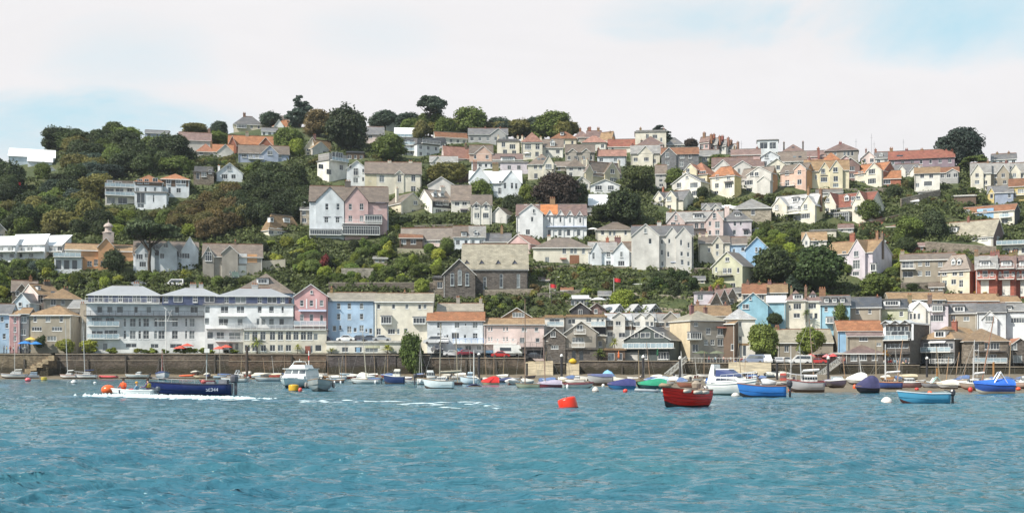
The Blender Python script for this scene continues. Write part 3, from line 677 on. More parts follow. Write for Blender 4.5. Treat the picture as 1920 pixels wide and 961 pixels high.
H('long blue-grey house with brown roof and a white central balcony', 447, 542, 304, 287, 272, 'g', 'greyblue', 'brownslate', [(458, 291, 9, 8, 'c'), (470, 291, 7, 8, 'c'), (482, 291, 7, 9, 'c'), (506, 287, 9, 8, 'c'), (525, 293, 6, 6, 'c')], gb=[(490, 522, 273, .5)], bal=[(466, 494, 298, 1.2)], rot=10)
H('pale blue house with a single front gable above the dark round wood', 406, 455, 340, 324, 305, 'f', 'icy', 'paleslate', [(430, 315, 8, 9, 'c'), (421, 331, 11, 9, 'c'), (438, 331, 8, 8, 'c')], dep=9, ch=[(410, 312, 4, 'white')])
H('grey stone house with white bay windows at the end of the left wood', 363, 401, 348, 322, 311, 't', 'stone', 'slate', [(371, 330, 6, 12, 'g'), (382, 326, 9, 11, 'c'), (394, 322, 6, 7)], dep=8)
H('half-hidden house with brown gabled roof left of the broad dark cypress', 571, 600, 291, 278, 257, 'f', 'cream', 'brownslate', '2x2', dep=9, ch=[(590, 254, 5)])
H('grey-fronted gable house with timber verges left of the broad dark cypress', 583, 622, 292, 279, 262, 'g', 'palegrey', 'tan', '1x1', gb=[(586, 616, 266, 1.0)], side='l', sd=8)
H('white gabled house on the skyline right of the broad dark cypress', 692, 739, 240, 231, 220, 'g', 'white', 'paleslate', '2x1', gb=[(717, 738, 220, .8)], dm=[])
H('pink house with grey roof between the cypress and the bushy green tree', 686, 720, 270, 252, 238, 'g', 'palepink', 'slate', '2x2')
H('grey-roofed house behind the white skyline gable, its roof only', 722, 745, 237, 230, 219, 'g', 'palegrey', 'brownslate', '')
H('pale blue glass-fronted house with white gable end at the crest', 740, 794, 262, 250, 240, 'g', 'paleblue', 'whiteroof', '4x1', gb=[(780, 794, 241, .5)], bal=[(744, 780, 257, 1, 'g')])
H('white modern house with stacked balconies beside the bushy green tree', 752, 782, 292, 262, 258, 't', 'icy', 'slate', '2x3', bal=[(753, 781, 272, 1.2, 'g'), (753, 781, 283, 1.2, 'g')], ws=(1.6, 1.6))
# == row below the skyline, centre
H('white house with a glazed top storey and dark flat canopy under the ridge pine', 774, 824, 294, 270, 259, 't', 'white', 'slate', '3x2', side='l', sd=8, bal=[(790, 824, 268, 1.0, 'b')], down=4)
H('dark-roofed studio with big windows right of the white canopied house', 795, 836, 284, 268, 258, 't', 'palegrey', 'darkslate', '3x2', ws=(1.6, 1.2))
H('long white bungalow with a rust-brown roof below the green ridge trees', 813, 876, 270, 256, 247, 'g', 'offwhite', 'rust', '5x1', side='l', sd=3, rot=14)
H('wide grey house with two hipped slate roofs below the ridge trees', 878, 952, 270, 252, 241, 'g', 'grey', 'slate', '5x1', gb=[(920, 948, 241, .6)], ch=[(910, 240, 4), (938, 240, 4)])
H('cream square villa with tall chimneys at both ends, left of a twin', 932, 974, 292, 265, 260, 't', 'palecream', 'slate', [(944, 271, 7, 9), (961, 275, 11, 9, 'c'), (947, 285, 8, 9), (964, 286, 8, 8)], ch=[(934, 256, 4, 'cream'), (971, 256, 4, 'cream')], dep=9)
H('cream square villa with pink hipped roof, right of a twin', 978, 1017, 296, 266, 249, 'h', 'palecream', 'palered', [(990, 275, 12, 10, 'c'), (1008, 275, 8, 10), (990, 290, 12, 9, 'c'), (1007, 289, 7, 9)], ch=[(979, 256, 4, 'cream'), (1014, 258, 4, 'cream')], dep=8)
H('small house with dark dormered roof right of the cream twins', 1016, 1056, 293, 277, 262, 'g', 'offwhite', 'brownslate', '2x1', dm=[(1036, 270, 9, 8, 'f')])
H('cream house with brown pyramid roof and a blue dormer near the skyline', 1032, 1082, 276, 260, 248, 'h', 'cream', 'rust', '3x1', dm=[(1054, 251, 7, 6, 't')])
H('skyline house with pinkish-brown roof and two pots, left of three', 1076, 1106, 268, 257, 247, 'h', 'warmgrey', 'mauve', '2x1', ch=[(1088, 242, 4), (1103, 241, 4)])
H('skyline house with pinkish-brown gabled roof, middle of three', 1100, 1128, 269, 257, 246, 'g', 'rose', 'mauve', '2x1', ch=[(1106, 240, 5), (1122, 241, 5)])
H('skyline house with brown roof sloping to the right, right of three', 1124, 1154, 276, 262, 247, 'g', 'warmgrey', 'tan', '2x1', ch=[(1140, 248, 4)], side='r', sd=8)
H('white-walled house with salmon pyramid roof below the skyline trio', 1091, 1137, 283, 267, 255, 'h', 'offwhite', 'palered', '3x1')
H('pair of cream houses with two white gabled dormers', 1060, 1115, 308, 286, 272, 'g', 'warmgrey', 'brownslate', '4x1', gb=[(1066, 1081, 279, .4, 285), (1092, 1106, 279, .4, 285)], ch=[(1061, 276, 3, 'cream'), (1113, 276, 3, 'cream')])
H('house with long bright red roof near the right end of the skyline trio', 1140, 1194, 284, 275, 262, 'g', 'offwhite', 'red', '3x1', ch=[(1150, 259, 4)])
H('white house below the long red roof, with salmon tiles', 1120, 1174, 308, 293, 282, 'g', 'icy', 'palered', '4x1', ch=[(1122, 279, 4)])
H('pinkish house with broad salmon roof below the white canopied house', 828, 882, 304, 292, 274, 'g', 'palepink', 'palered', '3x1', side='l', sd=5, rot=18, ch=[(876, 271, 4)])
H('flesh-coloured gabled house with brown roof, centre of the upper rows', 880, 924, 302, 288, 273, 'g', 'salmon', 'brownslate', '2x1', gb=[(890, 922, 274, .4)])
H('grey-roofed cottage with many small roofs under the salmon roof', 806, 858, 314, 303, 293, 'g', 'palegrey', 'paleslate', '3x1', gb=[(812, 830, 293, .5)])
H('brown-roofed house with a long white dormer band', 924, 980, 306, 299, 289, 'g', 'offwhite', 'mauve', '', dm=[(952, 298, 26, 7, 't')], dep=9)
H('grey-lilac chalet with two arched windows and a long white wall', 938, 990, 324, 305, 302, 't', 'lilac', 'paleslate', [(955, 314, 7, 8, 'c'), (973, 314, 7, 8, 'c')], dep=8, down=4)
H('long low white garden building left of the lilac chalet', 884, 940, 316, 305, 302, 't', 'white', 'paleslate', '5x1')
H('pale hipped house with two rooflights and square windows', 990, 1041, 338, 308, 291, 'h', 'palecream', 'brownslate', [(1004, 313, 6, 8), (1014, 313, 6, 8), (1028, 312, 11, 9, 'c'), (1005, 330, 7, 10), (1030, 329, 9, 10)], sky=[(1010, 299), (1018, 299)], gb=[(1019, 1038, 291, .5)])
H('small brown-roofed house left of a paved terrace, upper centre', 1041, 1068, 322, 312, 304, 'g', 'warmgrey', 'brownslate', '2x1')
H('pale hipped house between two rows of gardens, upper centre', 1062, 1096, 332, 312, 298, 'h', 'palegrey', 'brownslate', '2x2', ch=[(1092, 300, 3, 'cream')])
H('yellow-sided white house with a tall front gable and bay', 1098, 1164, 344, 322, 303, 'g', 'paleyellow', 'brownslate', [(1115, 325, 7, 9), (1146, 322, 8, 9), (1148, 338, 14, 9, 'c')], gb=[(1098, 1112, 309, .5), (1134, 1162, 304, .8)], ch=[(1104, 300, 4, 'cream'), (1163, 302, 4, 'cream')], sidecol='yellow', side='l', sd=5, rot=30, hood=[(1139, 1157, 333)])
H('white bungalow with a broad low gable under the tall yellow gable house', 1107, 1162, 362, 348, 337, 'f', 'white', 'brownslate', [(1122, 352, 13, 9, 'c'), (1145, 352, 11, 9, 'c')], dep=9)
H('small grey-white cottage with two roofs right of the dark purple tree', 1077, 1106, 356, 343, 331, 'f', 'palegrey', 'paleslate', '2x1', dep=8)
H('bright white metal-roofed shed among dark trees', 1104, 1139, 393, 386, 365, 's', 'palegrey', 'whiteroof', '', dep=8)
# == big houses left centre
H('white modern flats with a brown-clad top floor and glazed corner', 595, 652, 338, 300, 286, 't', 'offwhite', 'paleslate', [(625, 292, 5, 14, 'g'), (636, 292, 12, 13, 'g'), (602, 312, 8, 9, 'g'), (617, 322, 8, 10, 'g'), (640, 314, 6, 10)], side='l', sd=22, rot=40, bal=[(618, 650, 300, 1.2, 'g')], down=4)
H('brown-clad penthouse box on the white modern flats', 650, 683, 303, 286, 283, 't', 'brown', 'darkslate', '3x1', dep=8, down=1)
H('blue-white gabled wing with tall windows right of the modern flats', 650, 688, 350, 316, 301, 'f', 'icy', 'paleslate', [(657, 312, 5, 8, 'g'), (667, 322, 9, 14), (667, 338, 9, 10), (681, 320, 4, 8), (681, 336, 4, 8)], dep=10, ch=[(660, 348, 10)])
H('wide cream-grey villa pair with two stout chimneys and a tiny centre gable', 684, 790, 368, 325, 304, 'g', 'palecream', 'brownslate', [(695, 335, 5, 9), (716, 335, 9, 13), (749, 335, 7, 13), (775, 334, 8, 12), (696, 354, 6, 9), (716, 355, 9, 12), (775, 355, 9, 12)], gb=[(741, 757, 320, .3, 327)], ch=[(730, 303, 7, 'palecream'), (770, 304, 7, 'palecream')], dep=12, panels=[(684, 706, 327, 367, 'paleyellow')])
H('pale blue and pink twin-gabled villa with a glazed porch along its foot', 580, 728, 443, 377, 349, 'g', 'icy', 'brownslate',
  [(613, 388, 6, 12, 's'), (634, 388, 6, 12, 's'), (612, 412, 7, 11, 's'), (633, 412, 7, 11, 's'), (657, 388, 6, 11, 's'), (678, 388, 7, 12, 's'), (657, 410, 7, 11, 's'), (678, 410, 7, 11, 's'), (712, 388, 5, 9)],
  gb=[(592, 645, 351, .6, 377), (647, 690, 351, .8, 377, 'rose')], ch=[(652, 341, 11, 'darkstone'), (604, 355, 5, 'darkstone')], dep=11, panels=[(690, 727, 379, 442, 'rose')],
  hood=[(606, 620, 405), (627, 641, 405), (651, 663, 404), (704, 722, 379)], bal=[(642, 716, 419, 1.6, 'b')], bay=[(581, 640, 430, 441, 2.2), (642, 712, 423, 441, 2.0), (684, 716, 403, 416, 1.4)], trim='d')
_pk = H.last;
H('tan hipped bungalow with a white dormer below the round wood', 491, 565, 444, 427, 401, 'h', 'palecream', 'tan', [(529, 433, 16, 10, 'c'), (548, 433, 8, 9, 'c'), (508, 433, 8, 12, 'g')], side='l', sd=14, rot=35, dm=[(541, 413, 14, 9, 't'), (512, 412, 8, 9, 't')])
H('small pale building by parked cars left of the twin-gabled villa', 563, 592, 420, 393, 385, 'g', 'palestone', 'slate', '2x2')
H('cream house with one broad gable right of the pink villa', 740, 795, 404, 380, 360, 'f', 'cream', 'brownslate', [(779, 380, 7, 8, 'c'), (776, 397, 8, 8, 'c')], side='l', sd=12, rot=30, dep=10, ch=[(757, 354, 5, 'palecream')])
# == A4 flats at left
H('white flats with balconies below the left wood, lowest left block', 197, 256, 388, 352, 337, 't', 'offwhite', 'brownslate', [(206, 343, 9, 10, 'g'), (222, 345, 12, 8, 'g'), (206, 359, 14, 11, 'g'), (224, 359, 14, 11, 'g'), (243, 356, 9, 8, 'c'), (208, 376, 14, 12, 'g'), (230, 376, 16, 12, 'g')], bal=[(197, 255, 350, 1.4, 'g'), (197, 255, 366, 1.6, 'g')], dep=9)
H('middle block of the hillside flats with brown-hung top floor and orange roof', 252, 305, 388, 340, 328, 'h', 'icy', 'orange', [(262, 340, 10, 9), (275, 340, 8, 9), (291, 338, 9, 9, 'c'), (258, 356, 6, 8), (273, 355, 4, 8), (291, 355, 5, 8)], panels=[(254, 304, 341, 349, 'brown')], dep=9)
H('right block of the hillside flats with hung tiles and orange hipped roof', 302, 355, 374, 335, 326, 'h', 'icy', 'orange', [(316, 340, 8, 10), (334, 340, 8, 10, 'c'), (344, 340, 8, 10, 'c'), (318, 357, 5, 12, 'g'), (335, 357, 8, 9)], panels=[(303, 311, 337, 350, 'brown'), (321, 329, 337, 350, 'brown'), (349, 354, 337, 350, 'brown')], dep=9)
H('white flat-roofed box with a large framed window in front of the flats', 254, 312, 392, 361, 360, 't', 'icy', 'paleslate', [(264, 371, 15, 20, 'g'), (288, 372, 3, 14), (264, 386, 12, 7, 'g')], dep=5, Y=Yg(388) - 5)
# == left edge lower
H('small house with a grey gable cut by the left edge above the white terraces', -22, 15, 449, 434, 416, 'f', 'warmgrey', 'slate', [(2, 442, 6, 8)], dep=9)
for i, (a, b, yr_, yb_, ye_) in enumerate(((-14, 38, 443, 487, 460), (22, 92, 439, 486, 459), (78, 134, 441, 482, 461))):
 H(('white mono-roofed house at the left end of the hillside trio', 'middle white house of the mono-roofed trio with wide glass doors', 'right house of the white mono-roofed trio, its blue gable end in view')[i], a, b, yb_, ye_, yr_, 's', 'icy', 'whiteroof', [(a + 14, 466, 14, 8, 'g'), (a + 34, 466, 12, 8, 'g'), (a + 14, 479, 14, 8, 'g'), (a + 36, 479, 10, 8, 'g')], side='r', sd=(8, 8, 18)[i], rot=30, bal=[(a + 2, b - (10, 10, 20)[i], 472, 1.5, 'b')], dep=None)  # sun glare on these roofs is put into their white colour
H('orange brick house with a curved gable and white balconies', 122, 252, 512, 468, 457, 'g', 'orangewall', 'tan', [(136, 475, 10, 12, 'g'), (168, 494, 8, 10, 's'), (180, 492, 7, 12, 's'), (192, 494, 6, 9, 's'), (240, 497, 9, 8, 'c')], gb=[(184, 214, 446, 1.0, 462)], dep=12, wm=M_REND, panels=[(122, 152, 466, 484, 'palecream')])
_tw = H.last; _x, _z = _tw['loc'](203, 452)
m = MB(); m.box(-1.4, 1.4, -1.4, 1.4, 0, 2.6); m.lathe([(1.6, 2.62), (1.6, 2.8), (.9, 3.1), (.85, 4.2), (1.25, 4.25), (1.1, 4.7), (.7, 5.1), (.12, 5.35), (.06, 6.2)], 12)
link('cupola', m.mesh('cupola', [M_REND]), _tw['root'], (_x, 3, _z - .2), color=(.50, .42, .38))
H('white glazed balcony block left of the orange brick house', 102, 153, 510, 482, 478, 't', 'icy', 'paleslate', [(110, 496, 11, 18, 'g'), (125, 496, 11, 18, 'g'), (140, 496, 10, 18, 'g')], bal=[(102, 153, 481, 1.2, 'g')], dep=5, Y=Yg(508) - 3)
H('white house with turret-like hips right of the umbrella pine', 250, 372, 508, 476, 452, 'g', 'icy', 'brownslate', [(262, 482, 12, 10, 'c'), (276, 480, 8, 9), (304, 480, 8, 10), (295, 463, 6, 8), (311, 460, 8, 9, 'c'), (346, 480, 18, 10, 'c'), (268, 496, 12, 10, 'c')], gb=[(254, 290, 450, 1.2, 470), (298, 332, 452, .7, 468), (340, 372, 444, 1.2, 470)], bay=[(254, 276, 474, 488, .8)], dep=12)
H('grey gabled house under repair with bare plaster and orange boards', 380, 492, 520, 480, 457, 'g', 'warmgrey', 'brownslate', [(391, 481, 12, 17, 'c'), (432, 511, 3, 6), (440, 510, 3, 6), (448, 510, 3, 6)], gb=[(380, 401, 462, .6, 480), (416, 446, 461, .9, 474)], ch=[(441, 453, 4)], dep=10, panels=[(420, 446, 474, 492, 'salmon'), (464, 482, 476, 492, 'orangewall'), (448, 463, 475, 494, 'white'), (415, 462, 497, 518, 'offwhite')])
H('grey slate-roofed stone cottage with a small gable at the far left', 22, 70, 570, 545, 526, 'g', 'stone', 'brownslate', [(33, 550, 6, 9), (48, 546, 6, 8)], gb=[(30, 52, 532, .6)], ch=[(57, 520, 6)])
H('narrow pale blue gabled house behind the tan-roofed pub', 26, 66, 602, 566, 549, 'f', 'paleblue', 'slate', [(38, 570, 7, 8), (52, 574, 6, 8)], dep=9, side='r', sd=10)
H('pink-white house with tan roof and tall chimney behind the pub', 62, 114, 590, 552, 533, 'g', 'palepink', 'tan', [(76, 560, 7, 14, 's'), (75, 577, 5, 10), (100, 560, 6, 9)], dm=[(80, 540, 6, 7, 't')], ch=[(105, 529, 13, 'darkstone')], dep=9, side='l', sd=10)
H('brown-walled house with orange-tan hipped roof and wide chimney behind the pub', 82, 152, 594, 559, 541, 'h', 'warmgrey', 'tan', [(100, 566, 9, 12, 'c'), (118, 566, 7, 9)], ch=[(123, 541, 10, 'darkstone')], sky=[(99, 549), (108, 549)], dep=10)
H('stone waterside pub with tan slate roof and leaning white windows', 52, 150, 652, 590, 574, 'h', 'palestone', 'tan', [(66, 597, 7, 12, 's'), (90, 597, 9, 12, 'c'), (115, 597, 7, 12, 's'), (69, 616, 19, 8, 'c'), (107, 616, 19, 8, 'c'), (97, 634, 18, 9, 'c')], ch=[(142, 570, 11, 'palestone')], dep=9, Y=284, side='r', sd=16, rot=22, wm=M_REND)
H('pale blue-painted house at the left edge of the quay', -30, 20, 660, 588, 570, 'g', 'lightblue', 'slate', [(4, 598, 6, 9, 's'), (13, 610, 6, 9, 's'), (8, 630, 6, 10, 's')], Y=283, dep=9)
H('narrow pink house with slim sash windows at the left end of the quay', 18, 38, 660, 590, 582, 'g', 'pink', 'tan', [(28, 600, 5, 10, 's'), (28, 617, 5, 10, 's'), (28, 634, 5, 10, 's')], Y=283.5, dep=8)
H('dark narrow house with brown roof between the pink house and the pub', 36, 54, 658, 588, 578, 'g', 'darkgrey', 'tan', '1x3', Y=284, dep=8)
H('white-roofed outbuilding between the pub and the big hotel', 128, 160, 630, 578, 563, 's', 'offwhite', 'paleslate', '1x2', Y=289, dep=7)
# == the hotel
HT = dict(kind='hotel_block', cat='hotel')
cols = [(234, 5), (249, 11), (262, 5), (274, 11), (292, 6), (303, 12), (328, 11), (349, 4), (360, 10)]
w_ = [(x, y, a, 16, 's' if a > 8 else 'c') for x, a in cols for y in (604, 627)]
w_ += [(x, 580, a, 12, 'g') for x, a in ((187, 10), (206, 10), (225, 12), (255, 7), (279, 9), (332, 8), (364, 14))]
w_ += [(176, 602, 8, 14, 'g'), (186, 602, 12, 14, 'g'), (206, 602, 16, 14, 'g'), (176, 627, 8, 14, 'g'), (187, 627, 12, 14, 'g'), (208, 627, 24, 18, 'g'), (197, 650, 9, 14, 'g'), (246, 647, 20, 8, 'g'), (290, 648, 14, 8, 'g'), (330, 648, 22, 8, 'g')]
H('long white waterfront hotel, its left wing with dark blue attic and balconies', 162, 384, 662, 569, 567, 't', 'white', 'paleslate', w_, Y=283.4, dep=11, bal=[(162, 300, 567.5, 1.2, 'b'), (160, 383, 591, 1.5, 'd'), (165, 225, 610, 1.0, 'g'), (165, 225, 634, 1.0, 'g')], **HT)
def attic(label, x0, x1, yb, ye, yr, wins, chs, Y=284.4, dep=9):
 H(label, x0, x1, yb, ye, yr, 'h', (.075, .095, .19), (.30, .31, .33), wins, Y=Y, dep=dep, ch=chs, down=.3, kind='hotel_attic', cat='hotel attic', wm=M_SLATE, rm=M_SHEET, frame=(.8, .8, .8))
attic('blue slate-hung attic floor with silver hipped roof, left end of the hotel', 165, 300, 568.6, 552, 536, [(x, 559, a, 13, st) for x, a, st in ((185, 16, 'g'), (207, 7, 's'), (226, 8, 's'), (256, 14, 'g'), (280, 8, 's'))], [(250, 533, 11, 'grey')])
attic('blue attic with silver hipped roof over the middle of the hotel', 304, 412, 568.6, 553, 540, [(x, 560, a, 13, st) for x, a, st in ((311, 8, 's'), (334, 16, 'g'), (366, 8, 's'), (393, 18, 'g'))], [(357, 534, 12, 'grey'), (372, 534, 8, 'grey')])
attic('blue attic with silver hipped roof, right end of the hotel', 408, 541, 570, 554.5, 541, [(x, 562, a, 12, st) for x, a, st in ((425, 8, 's'), (451, 20, 'g'), (487, 8, 's'), (510, 18, 'g'), (530, 8, 's'))], [(474, 535, 12, 'grey')])
w_ = [(x, y, a, 13, 'g') for x, y, a in ((421, 580, 14), (451, 580, 14), (487, 580, 8), (509, 580, 9), (530, 580, 5), (389, 580, 9), (388, 602, 9), (419, 603, 18), (450, 603, 10), (484, 603, 6), (494, 603, 8), (509, 603, 9), (528, 603, 9), (394, 628, 11), (413, 628, 14), (440, 629, 22), (395, 650, 12), (433, 649, 8), (444, 649, 7))]
H('right wing of the white hotel with three tiers of railed terraces', 384, 550, 662, 571.5, 569, 't', 'white', 'paleslate', w_, Y=283, dep=11, bal=[(409, 462, 592, 1.3, 'b'), (487, 550, 592, 1.5, 'b'), (404, 478, 615, 1.5, 'b'), (404, 458, 639, 1.4, 'b'), (386, 403, 615, 1.2, 'b')], **HT)
w_ = [(x, 629, 10, 16, 'c') for x in (463, 478, 493, 511, 526, 541, 555, 569, 581)] + [(592, 631, 8, 12, 'g')] + [(x, 652, 10, 12, 'c') for x in (464, 478, 494, 511, 526, 541)] + [(597, 652, 12, 12, 'g'), (582, 654, 9, 14, 'g')]
H('cream ground-floor restaurant of the hotel with a row of tall white windows', 456, 612, 664, 618, 617, 't', 'palecream', 'paleslate', w_, Y=280.4, dep=5, bal=[(458, 611, 617, .4, 'b')], kind='hotel_restaurant', cat='restaurant', panels=[(572, 582, 648, 663, 'red')])
H('tall grey-roofed block with a blue end wall behind the hotel', 436, 550, 600, 548, 513, 'h', 'lightblue', 'brownslate', '', Y=298, dep=14, dm=[(490, 527, 22, 11, 't')])
H('pink house with white pilasters and a pedimented gable beside the hotel', 552, 614, 632, 555, 533, 'f', 'pink', 'paleslate', [(566, 568, 7, 11, 's'), (584, 568, 7, 11, 's'), (603, 568, 7, 11, 's'), (584, 547, 5, 6), (566, 595, 7, 13, 's'), (584, 595, 7, 13, 's'), (603, 597, 6, 14, 'g')], Y=285, dep=10, bal=[(552, 612, 610, 1.3, 'g')], hood=[(560, 612, 581, 'greyblue')], panels=[(574, 576, 560, 578, 'white'), (592, 594, 560, 578, 'white')])
H('pale blue terraced house with three rows of sash windows', 612, 703, 640, 563, 549, 'g', 'lightblue', 'palestone', [(x, y, 7, 11, 's') for x in (635, 655, 678) for y in (573, 593)] + [(627, 615, 7, 10), (638, 614, 5, 9), (655, 617, 8, 12, 's'), (666, 618, 6, 8), (678, 615, 8, 12, 's'), (687, 619, 4, 7), (695, 620, 6, 10)], Y=287, dep=11, ch=[(618, 541, 5)], rm=M_SLATE)
H('cream terraced house with white bay windows right of the blue one', 703, 812, 640, 565, 550, 'g', 'palecream', 'moss', [(710, 574, 6, 9), (738, 574, 6, 9), (763, 574, 6, 9), (787, 575, 6, 9), (797, 574, 6, 9), (710, 621, 8, 12, 's'), (734, 621, 13, 10, 'c'), (747, 621, 5, 10), (761, 618, 7, 6)], Y=287, dep=11, bay=[(714, 734, 592, 607, .7), (774, 798, 594, 607, .7)], rm=M_SLATE, ch=[(757, 548, 5)])
H('low white garage row with a roof deck for parked cars', 612, 757, 664, 642, 641.5, 't', 'offwhite', 'palegrey', [(647, 655, 12, 9, 'c'), (672, 655, 14, 10, 'c'), (697, 654, 24, 12, 'g')], Y=280.6, dep=5, kind='garage_row', cat='garages', panels=[(684, 712, 647, 652, 'green'), (668, 675, 651, 660, 'blue')])
H('white house with bright orange roof and blue balcony on the quay', 801, 908, 668, 601, 585, 'g', 'icy', 'orange', [(824, 609, 9, 11, 's'), (857, 609, 9, 11, 's'), (873, 608, 3, 5), (891, 609, 9, 12, 's'), (824, 628, 9, 9, 's'), (839, 630, 4, 6), (854, 629, 14, 12, 'c'), (872, 630, 5, 7), (891, 629, 9, 10, 's'), (861, 655, 10, 9), (878, 652, 12, 9, 'c'), (898, 651, 9, 8, 'c')], Y=284, dep=8, bal=[(850, 907, 643, 1.6, 'u')], rm=M_TILE, panels=[(856, 868, 652, 664, 'blue')])
H('grey-roofed house with two warm-grey chimneys behind the orange roof', 820, 905, 612, 586, 569, 'g', 'warmgrey', 'palestone', '', Y=292, dep=9, ch=[(858, 559, 7, 'warmgrey'), (901, 561, 6, 'warmgrey')], rm=M_SLATE)
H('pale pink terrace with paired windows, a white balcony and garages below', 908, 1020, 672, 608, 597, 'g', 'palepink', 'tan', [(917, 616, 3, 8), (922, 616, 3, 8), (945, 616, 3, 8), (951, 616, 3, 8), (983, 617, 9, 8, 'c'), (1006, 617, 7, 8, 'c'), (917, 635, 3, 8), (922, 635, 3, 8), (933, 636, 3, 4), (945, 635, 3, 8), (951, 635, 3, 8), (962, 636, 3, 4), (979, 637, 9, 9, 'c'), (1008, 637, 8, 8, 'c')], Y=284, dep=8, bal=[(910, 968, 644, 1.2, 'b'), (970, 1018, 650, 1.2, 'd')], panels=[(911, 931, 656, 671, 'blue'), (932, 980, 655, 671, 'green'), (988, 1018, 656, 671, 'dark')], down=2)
H('tan-gabled house with a wide window rising behind the pink terrace', 942, 996, 610, 594, 577, 'f', 'tan', 'tan', [(972, 590, 22, 9, 'c')], Y=293, dep=9, wm=M_REND)
# == stone church
H('stone hall with big mossy slate roof and tall lancet windows', 866, 990, 553, 504, 458, 'g', 'darkstone', 'moss', [(909, 530, 6, 22, 'a'), (940, 526, 6, 25, 'a'), (972, 526, 6, 25, 'a')], Y=Yg(548), dep=13, kind='church', wm=M_STONE, rm=M_SLATE, frame=(.55, .6, .62))
ch_ = H.last
for px_, py_ in ((875, 491), (903, 491), (934, 491), (965, 491)):
 x, z = ch_['loc'](px_, py_ + 3); sl = (ch_['hr'] - ch_['h']) / (ch_['D'] / 2); yy = (z - ch_['h']) / sl; z += yy * (HOR - py_) / FPX; yy = (z - ch_['h']) / sl
 m = roof_planes('f', x - .55, x + .55, yy - .3, yy + 1.6, z, z + .9, oh=.12, th=.08); m.add([(x - .55, yy - .25, z), (x + .55, yy - .25, z), (x, yy - .25, z + .9)], [(0, 1, 2)], 0)
 link('roof_vent', m.mesh('roof_vent', [M_SLATE, M_DTRIM]), ch_['root'], color=(.16, .17, .24))
H('stone gable end of the church with three tall pale lancets', 831, 891, 560, 514, 486, 'f', 'darkstone', 'moss', [(848, 524, 7, 22, 'a'), (862, 521, 7, 26, 'a'), (876, 524, 7, 22, 'a')], Y=Yg(555) - 2, dep=14, kind='church', wm=M_STONE, rm=M_SLATE, frame=(.58, .64, .66))
H('small stone vestry left of the church gable', 812, 832, 552, 521, 516, 't', 'stone', 'slate', [(825, 534, 10, 12, 'c')], dep=6)
# == middle band centre
H('white house with half-timbered panel and two white dormers', 802, 850, 404, 376, 356, 'g', 'offwhite', 'brownslate', [(823, 380, 12, 9, 'c'), (836, 380, 9, 9, 'c'), (822, 397, 10, 10, 'c'), (834, 399, 4, 11), ], side='l', sd=8, rot=30, dm=[(820, 365, 8, 9, 'f'), (834, 365, 8, 9, 'f')], panels=[(812, 846, 376, 391, 'dark')], dep=9, ch=[(844, 352, 10, 'offwhite')])
H('broad plain white gable behind the dormered half-timbered house', 803, 852, 360, 347, 332, 'f', 'palegrey', 'slate', '', dep=8, Y=Yg(385))
H('white cottage with brown roof and dark ground-floor canopy', 846, 883, 404, 376, 348, 'g', 'offwhite', 'brownslate', [(857, 381, 9, 9, 'c'), (871, 381, 9, 8, 'c'), (870, 397, 13, 9, 'c')], hood=[(863, 877, 392)], dep=10)
H('white house with brown roof and two little gablets above a bay', 883, 922, 422, 384, 366, 'g', 'offwhite', 'brownslate', [(893, 386, 6, 8), (911, 387, 6, 8), (892, 404, 5, 10), (911, 404, 11, 10, 'c'), (897, 404, 4, 10)], gb=[(887, 900, 379, .2, 385), (905, 918, 379, .2, 385)], dep=9)
H('grey rendered gable house beside the dormered cottages', 921, 958, 424, 402, 388, 'f', 'palegrey', 'brownslate', '', dep=9, side='r', sd=8)
H('white house with dazzling white roofs and twin front gables', 880, 978, 375, 343, 321, 'g', 'icy', 'whiteroof', [(903, 338, 6, 6), (913, 350, 6, 9), (938, 358, 8, 12), (947, 349, 5, 11), (960, 349, 5, 11), (968, 350, 5, 11), (940, 342, 9, 5)], gb=[(880, 918, 313, .8, 336), (940, 977, 320, 1.0, 342)], ch=[(929, 308, 12), (890, 305, 8)], dep=11)  # white roof colour stands in for sun glare
H('ornate white villa with orange and brown roofs and scalloped gablets', 968, 1100, 446, 404, 384, 'g', 'white', 'mauve', [(1031, 412, 4, 10, 'a'), (1051, 412, 4, 10, 'a'), (1069, 413, 4, 10, 'a'), (1088, 413, 4, 10, 'a'), (998, 412, 5, 9), (1001, 397, 4, 8), (1030, 436, 7, 12, 'g'), (1050, 436, 7, 12, 'g'), (1066, 436, 7, 12, 'g'), (1085, 436, 7, 12, 'g'), (990, 436, 8, 10)],
  gb=[(974, 1018, 383, 1.6, 400), (1025, 1037, 394, .2, 403), (1045, 1057, 394, .2, 403), (1063, 1075, 395, .2, 404), (1081, 1093, 396, .2, 405)], ch=[(1036, 373, 10, 'tan'), (985, 385, 6, 'white'), (1007, 385, 6, 'white'), (1086, 389, 7, 'white')], dep=11, hood=[(1024, 1100, 424, 'greyblue')])
_vl = H.last; m = MB(); a, z = _vl['loc'](1013, 402); b, _ = _vl['loc'](1046, 402)
sl = (_vl['hr'] - _vl['h']) / (_vl['D'] / 2); m.slab([(a, .25, _vl['h'] + .25 * sl + .24), (b, .25, _vl['h'] + .25 * sl + .24), (b, _vl['D'] / 2 - .2, _vl['hr'] - .2 * sl + .24), (a, _vl['D'] / 2 - .2, _vl['hr'] - .2 * sl + .24)], .07)
link('retiled_patch', m.mesh('retiled_patch', [M_TILE]), _vl['root'], color=(.55, .21, .08))
H('white hip-roofed house right of the terrace parasol', 1117, 1190, 456, 431, 418, 'h', 'palecream', 'brownslate', [(1144, 437, 5, 9), (1152, 437, 5, 9), (1173, 436, 5, 9), (1130, 436, 6, 8)], dep=9)
H('long low pink building with grey-brown roof left of the blue-white cottages', 752, 850, 458, 443, 427, 'g', 'palepink', 'brownslate', [(801, 450, 11, 9, 'c'), (821, 450, 10, 9, 'c')], side='r', sd=2, rot=12)
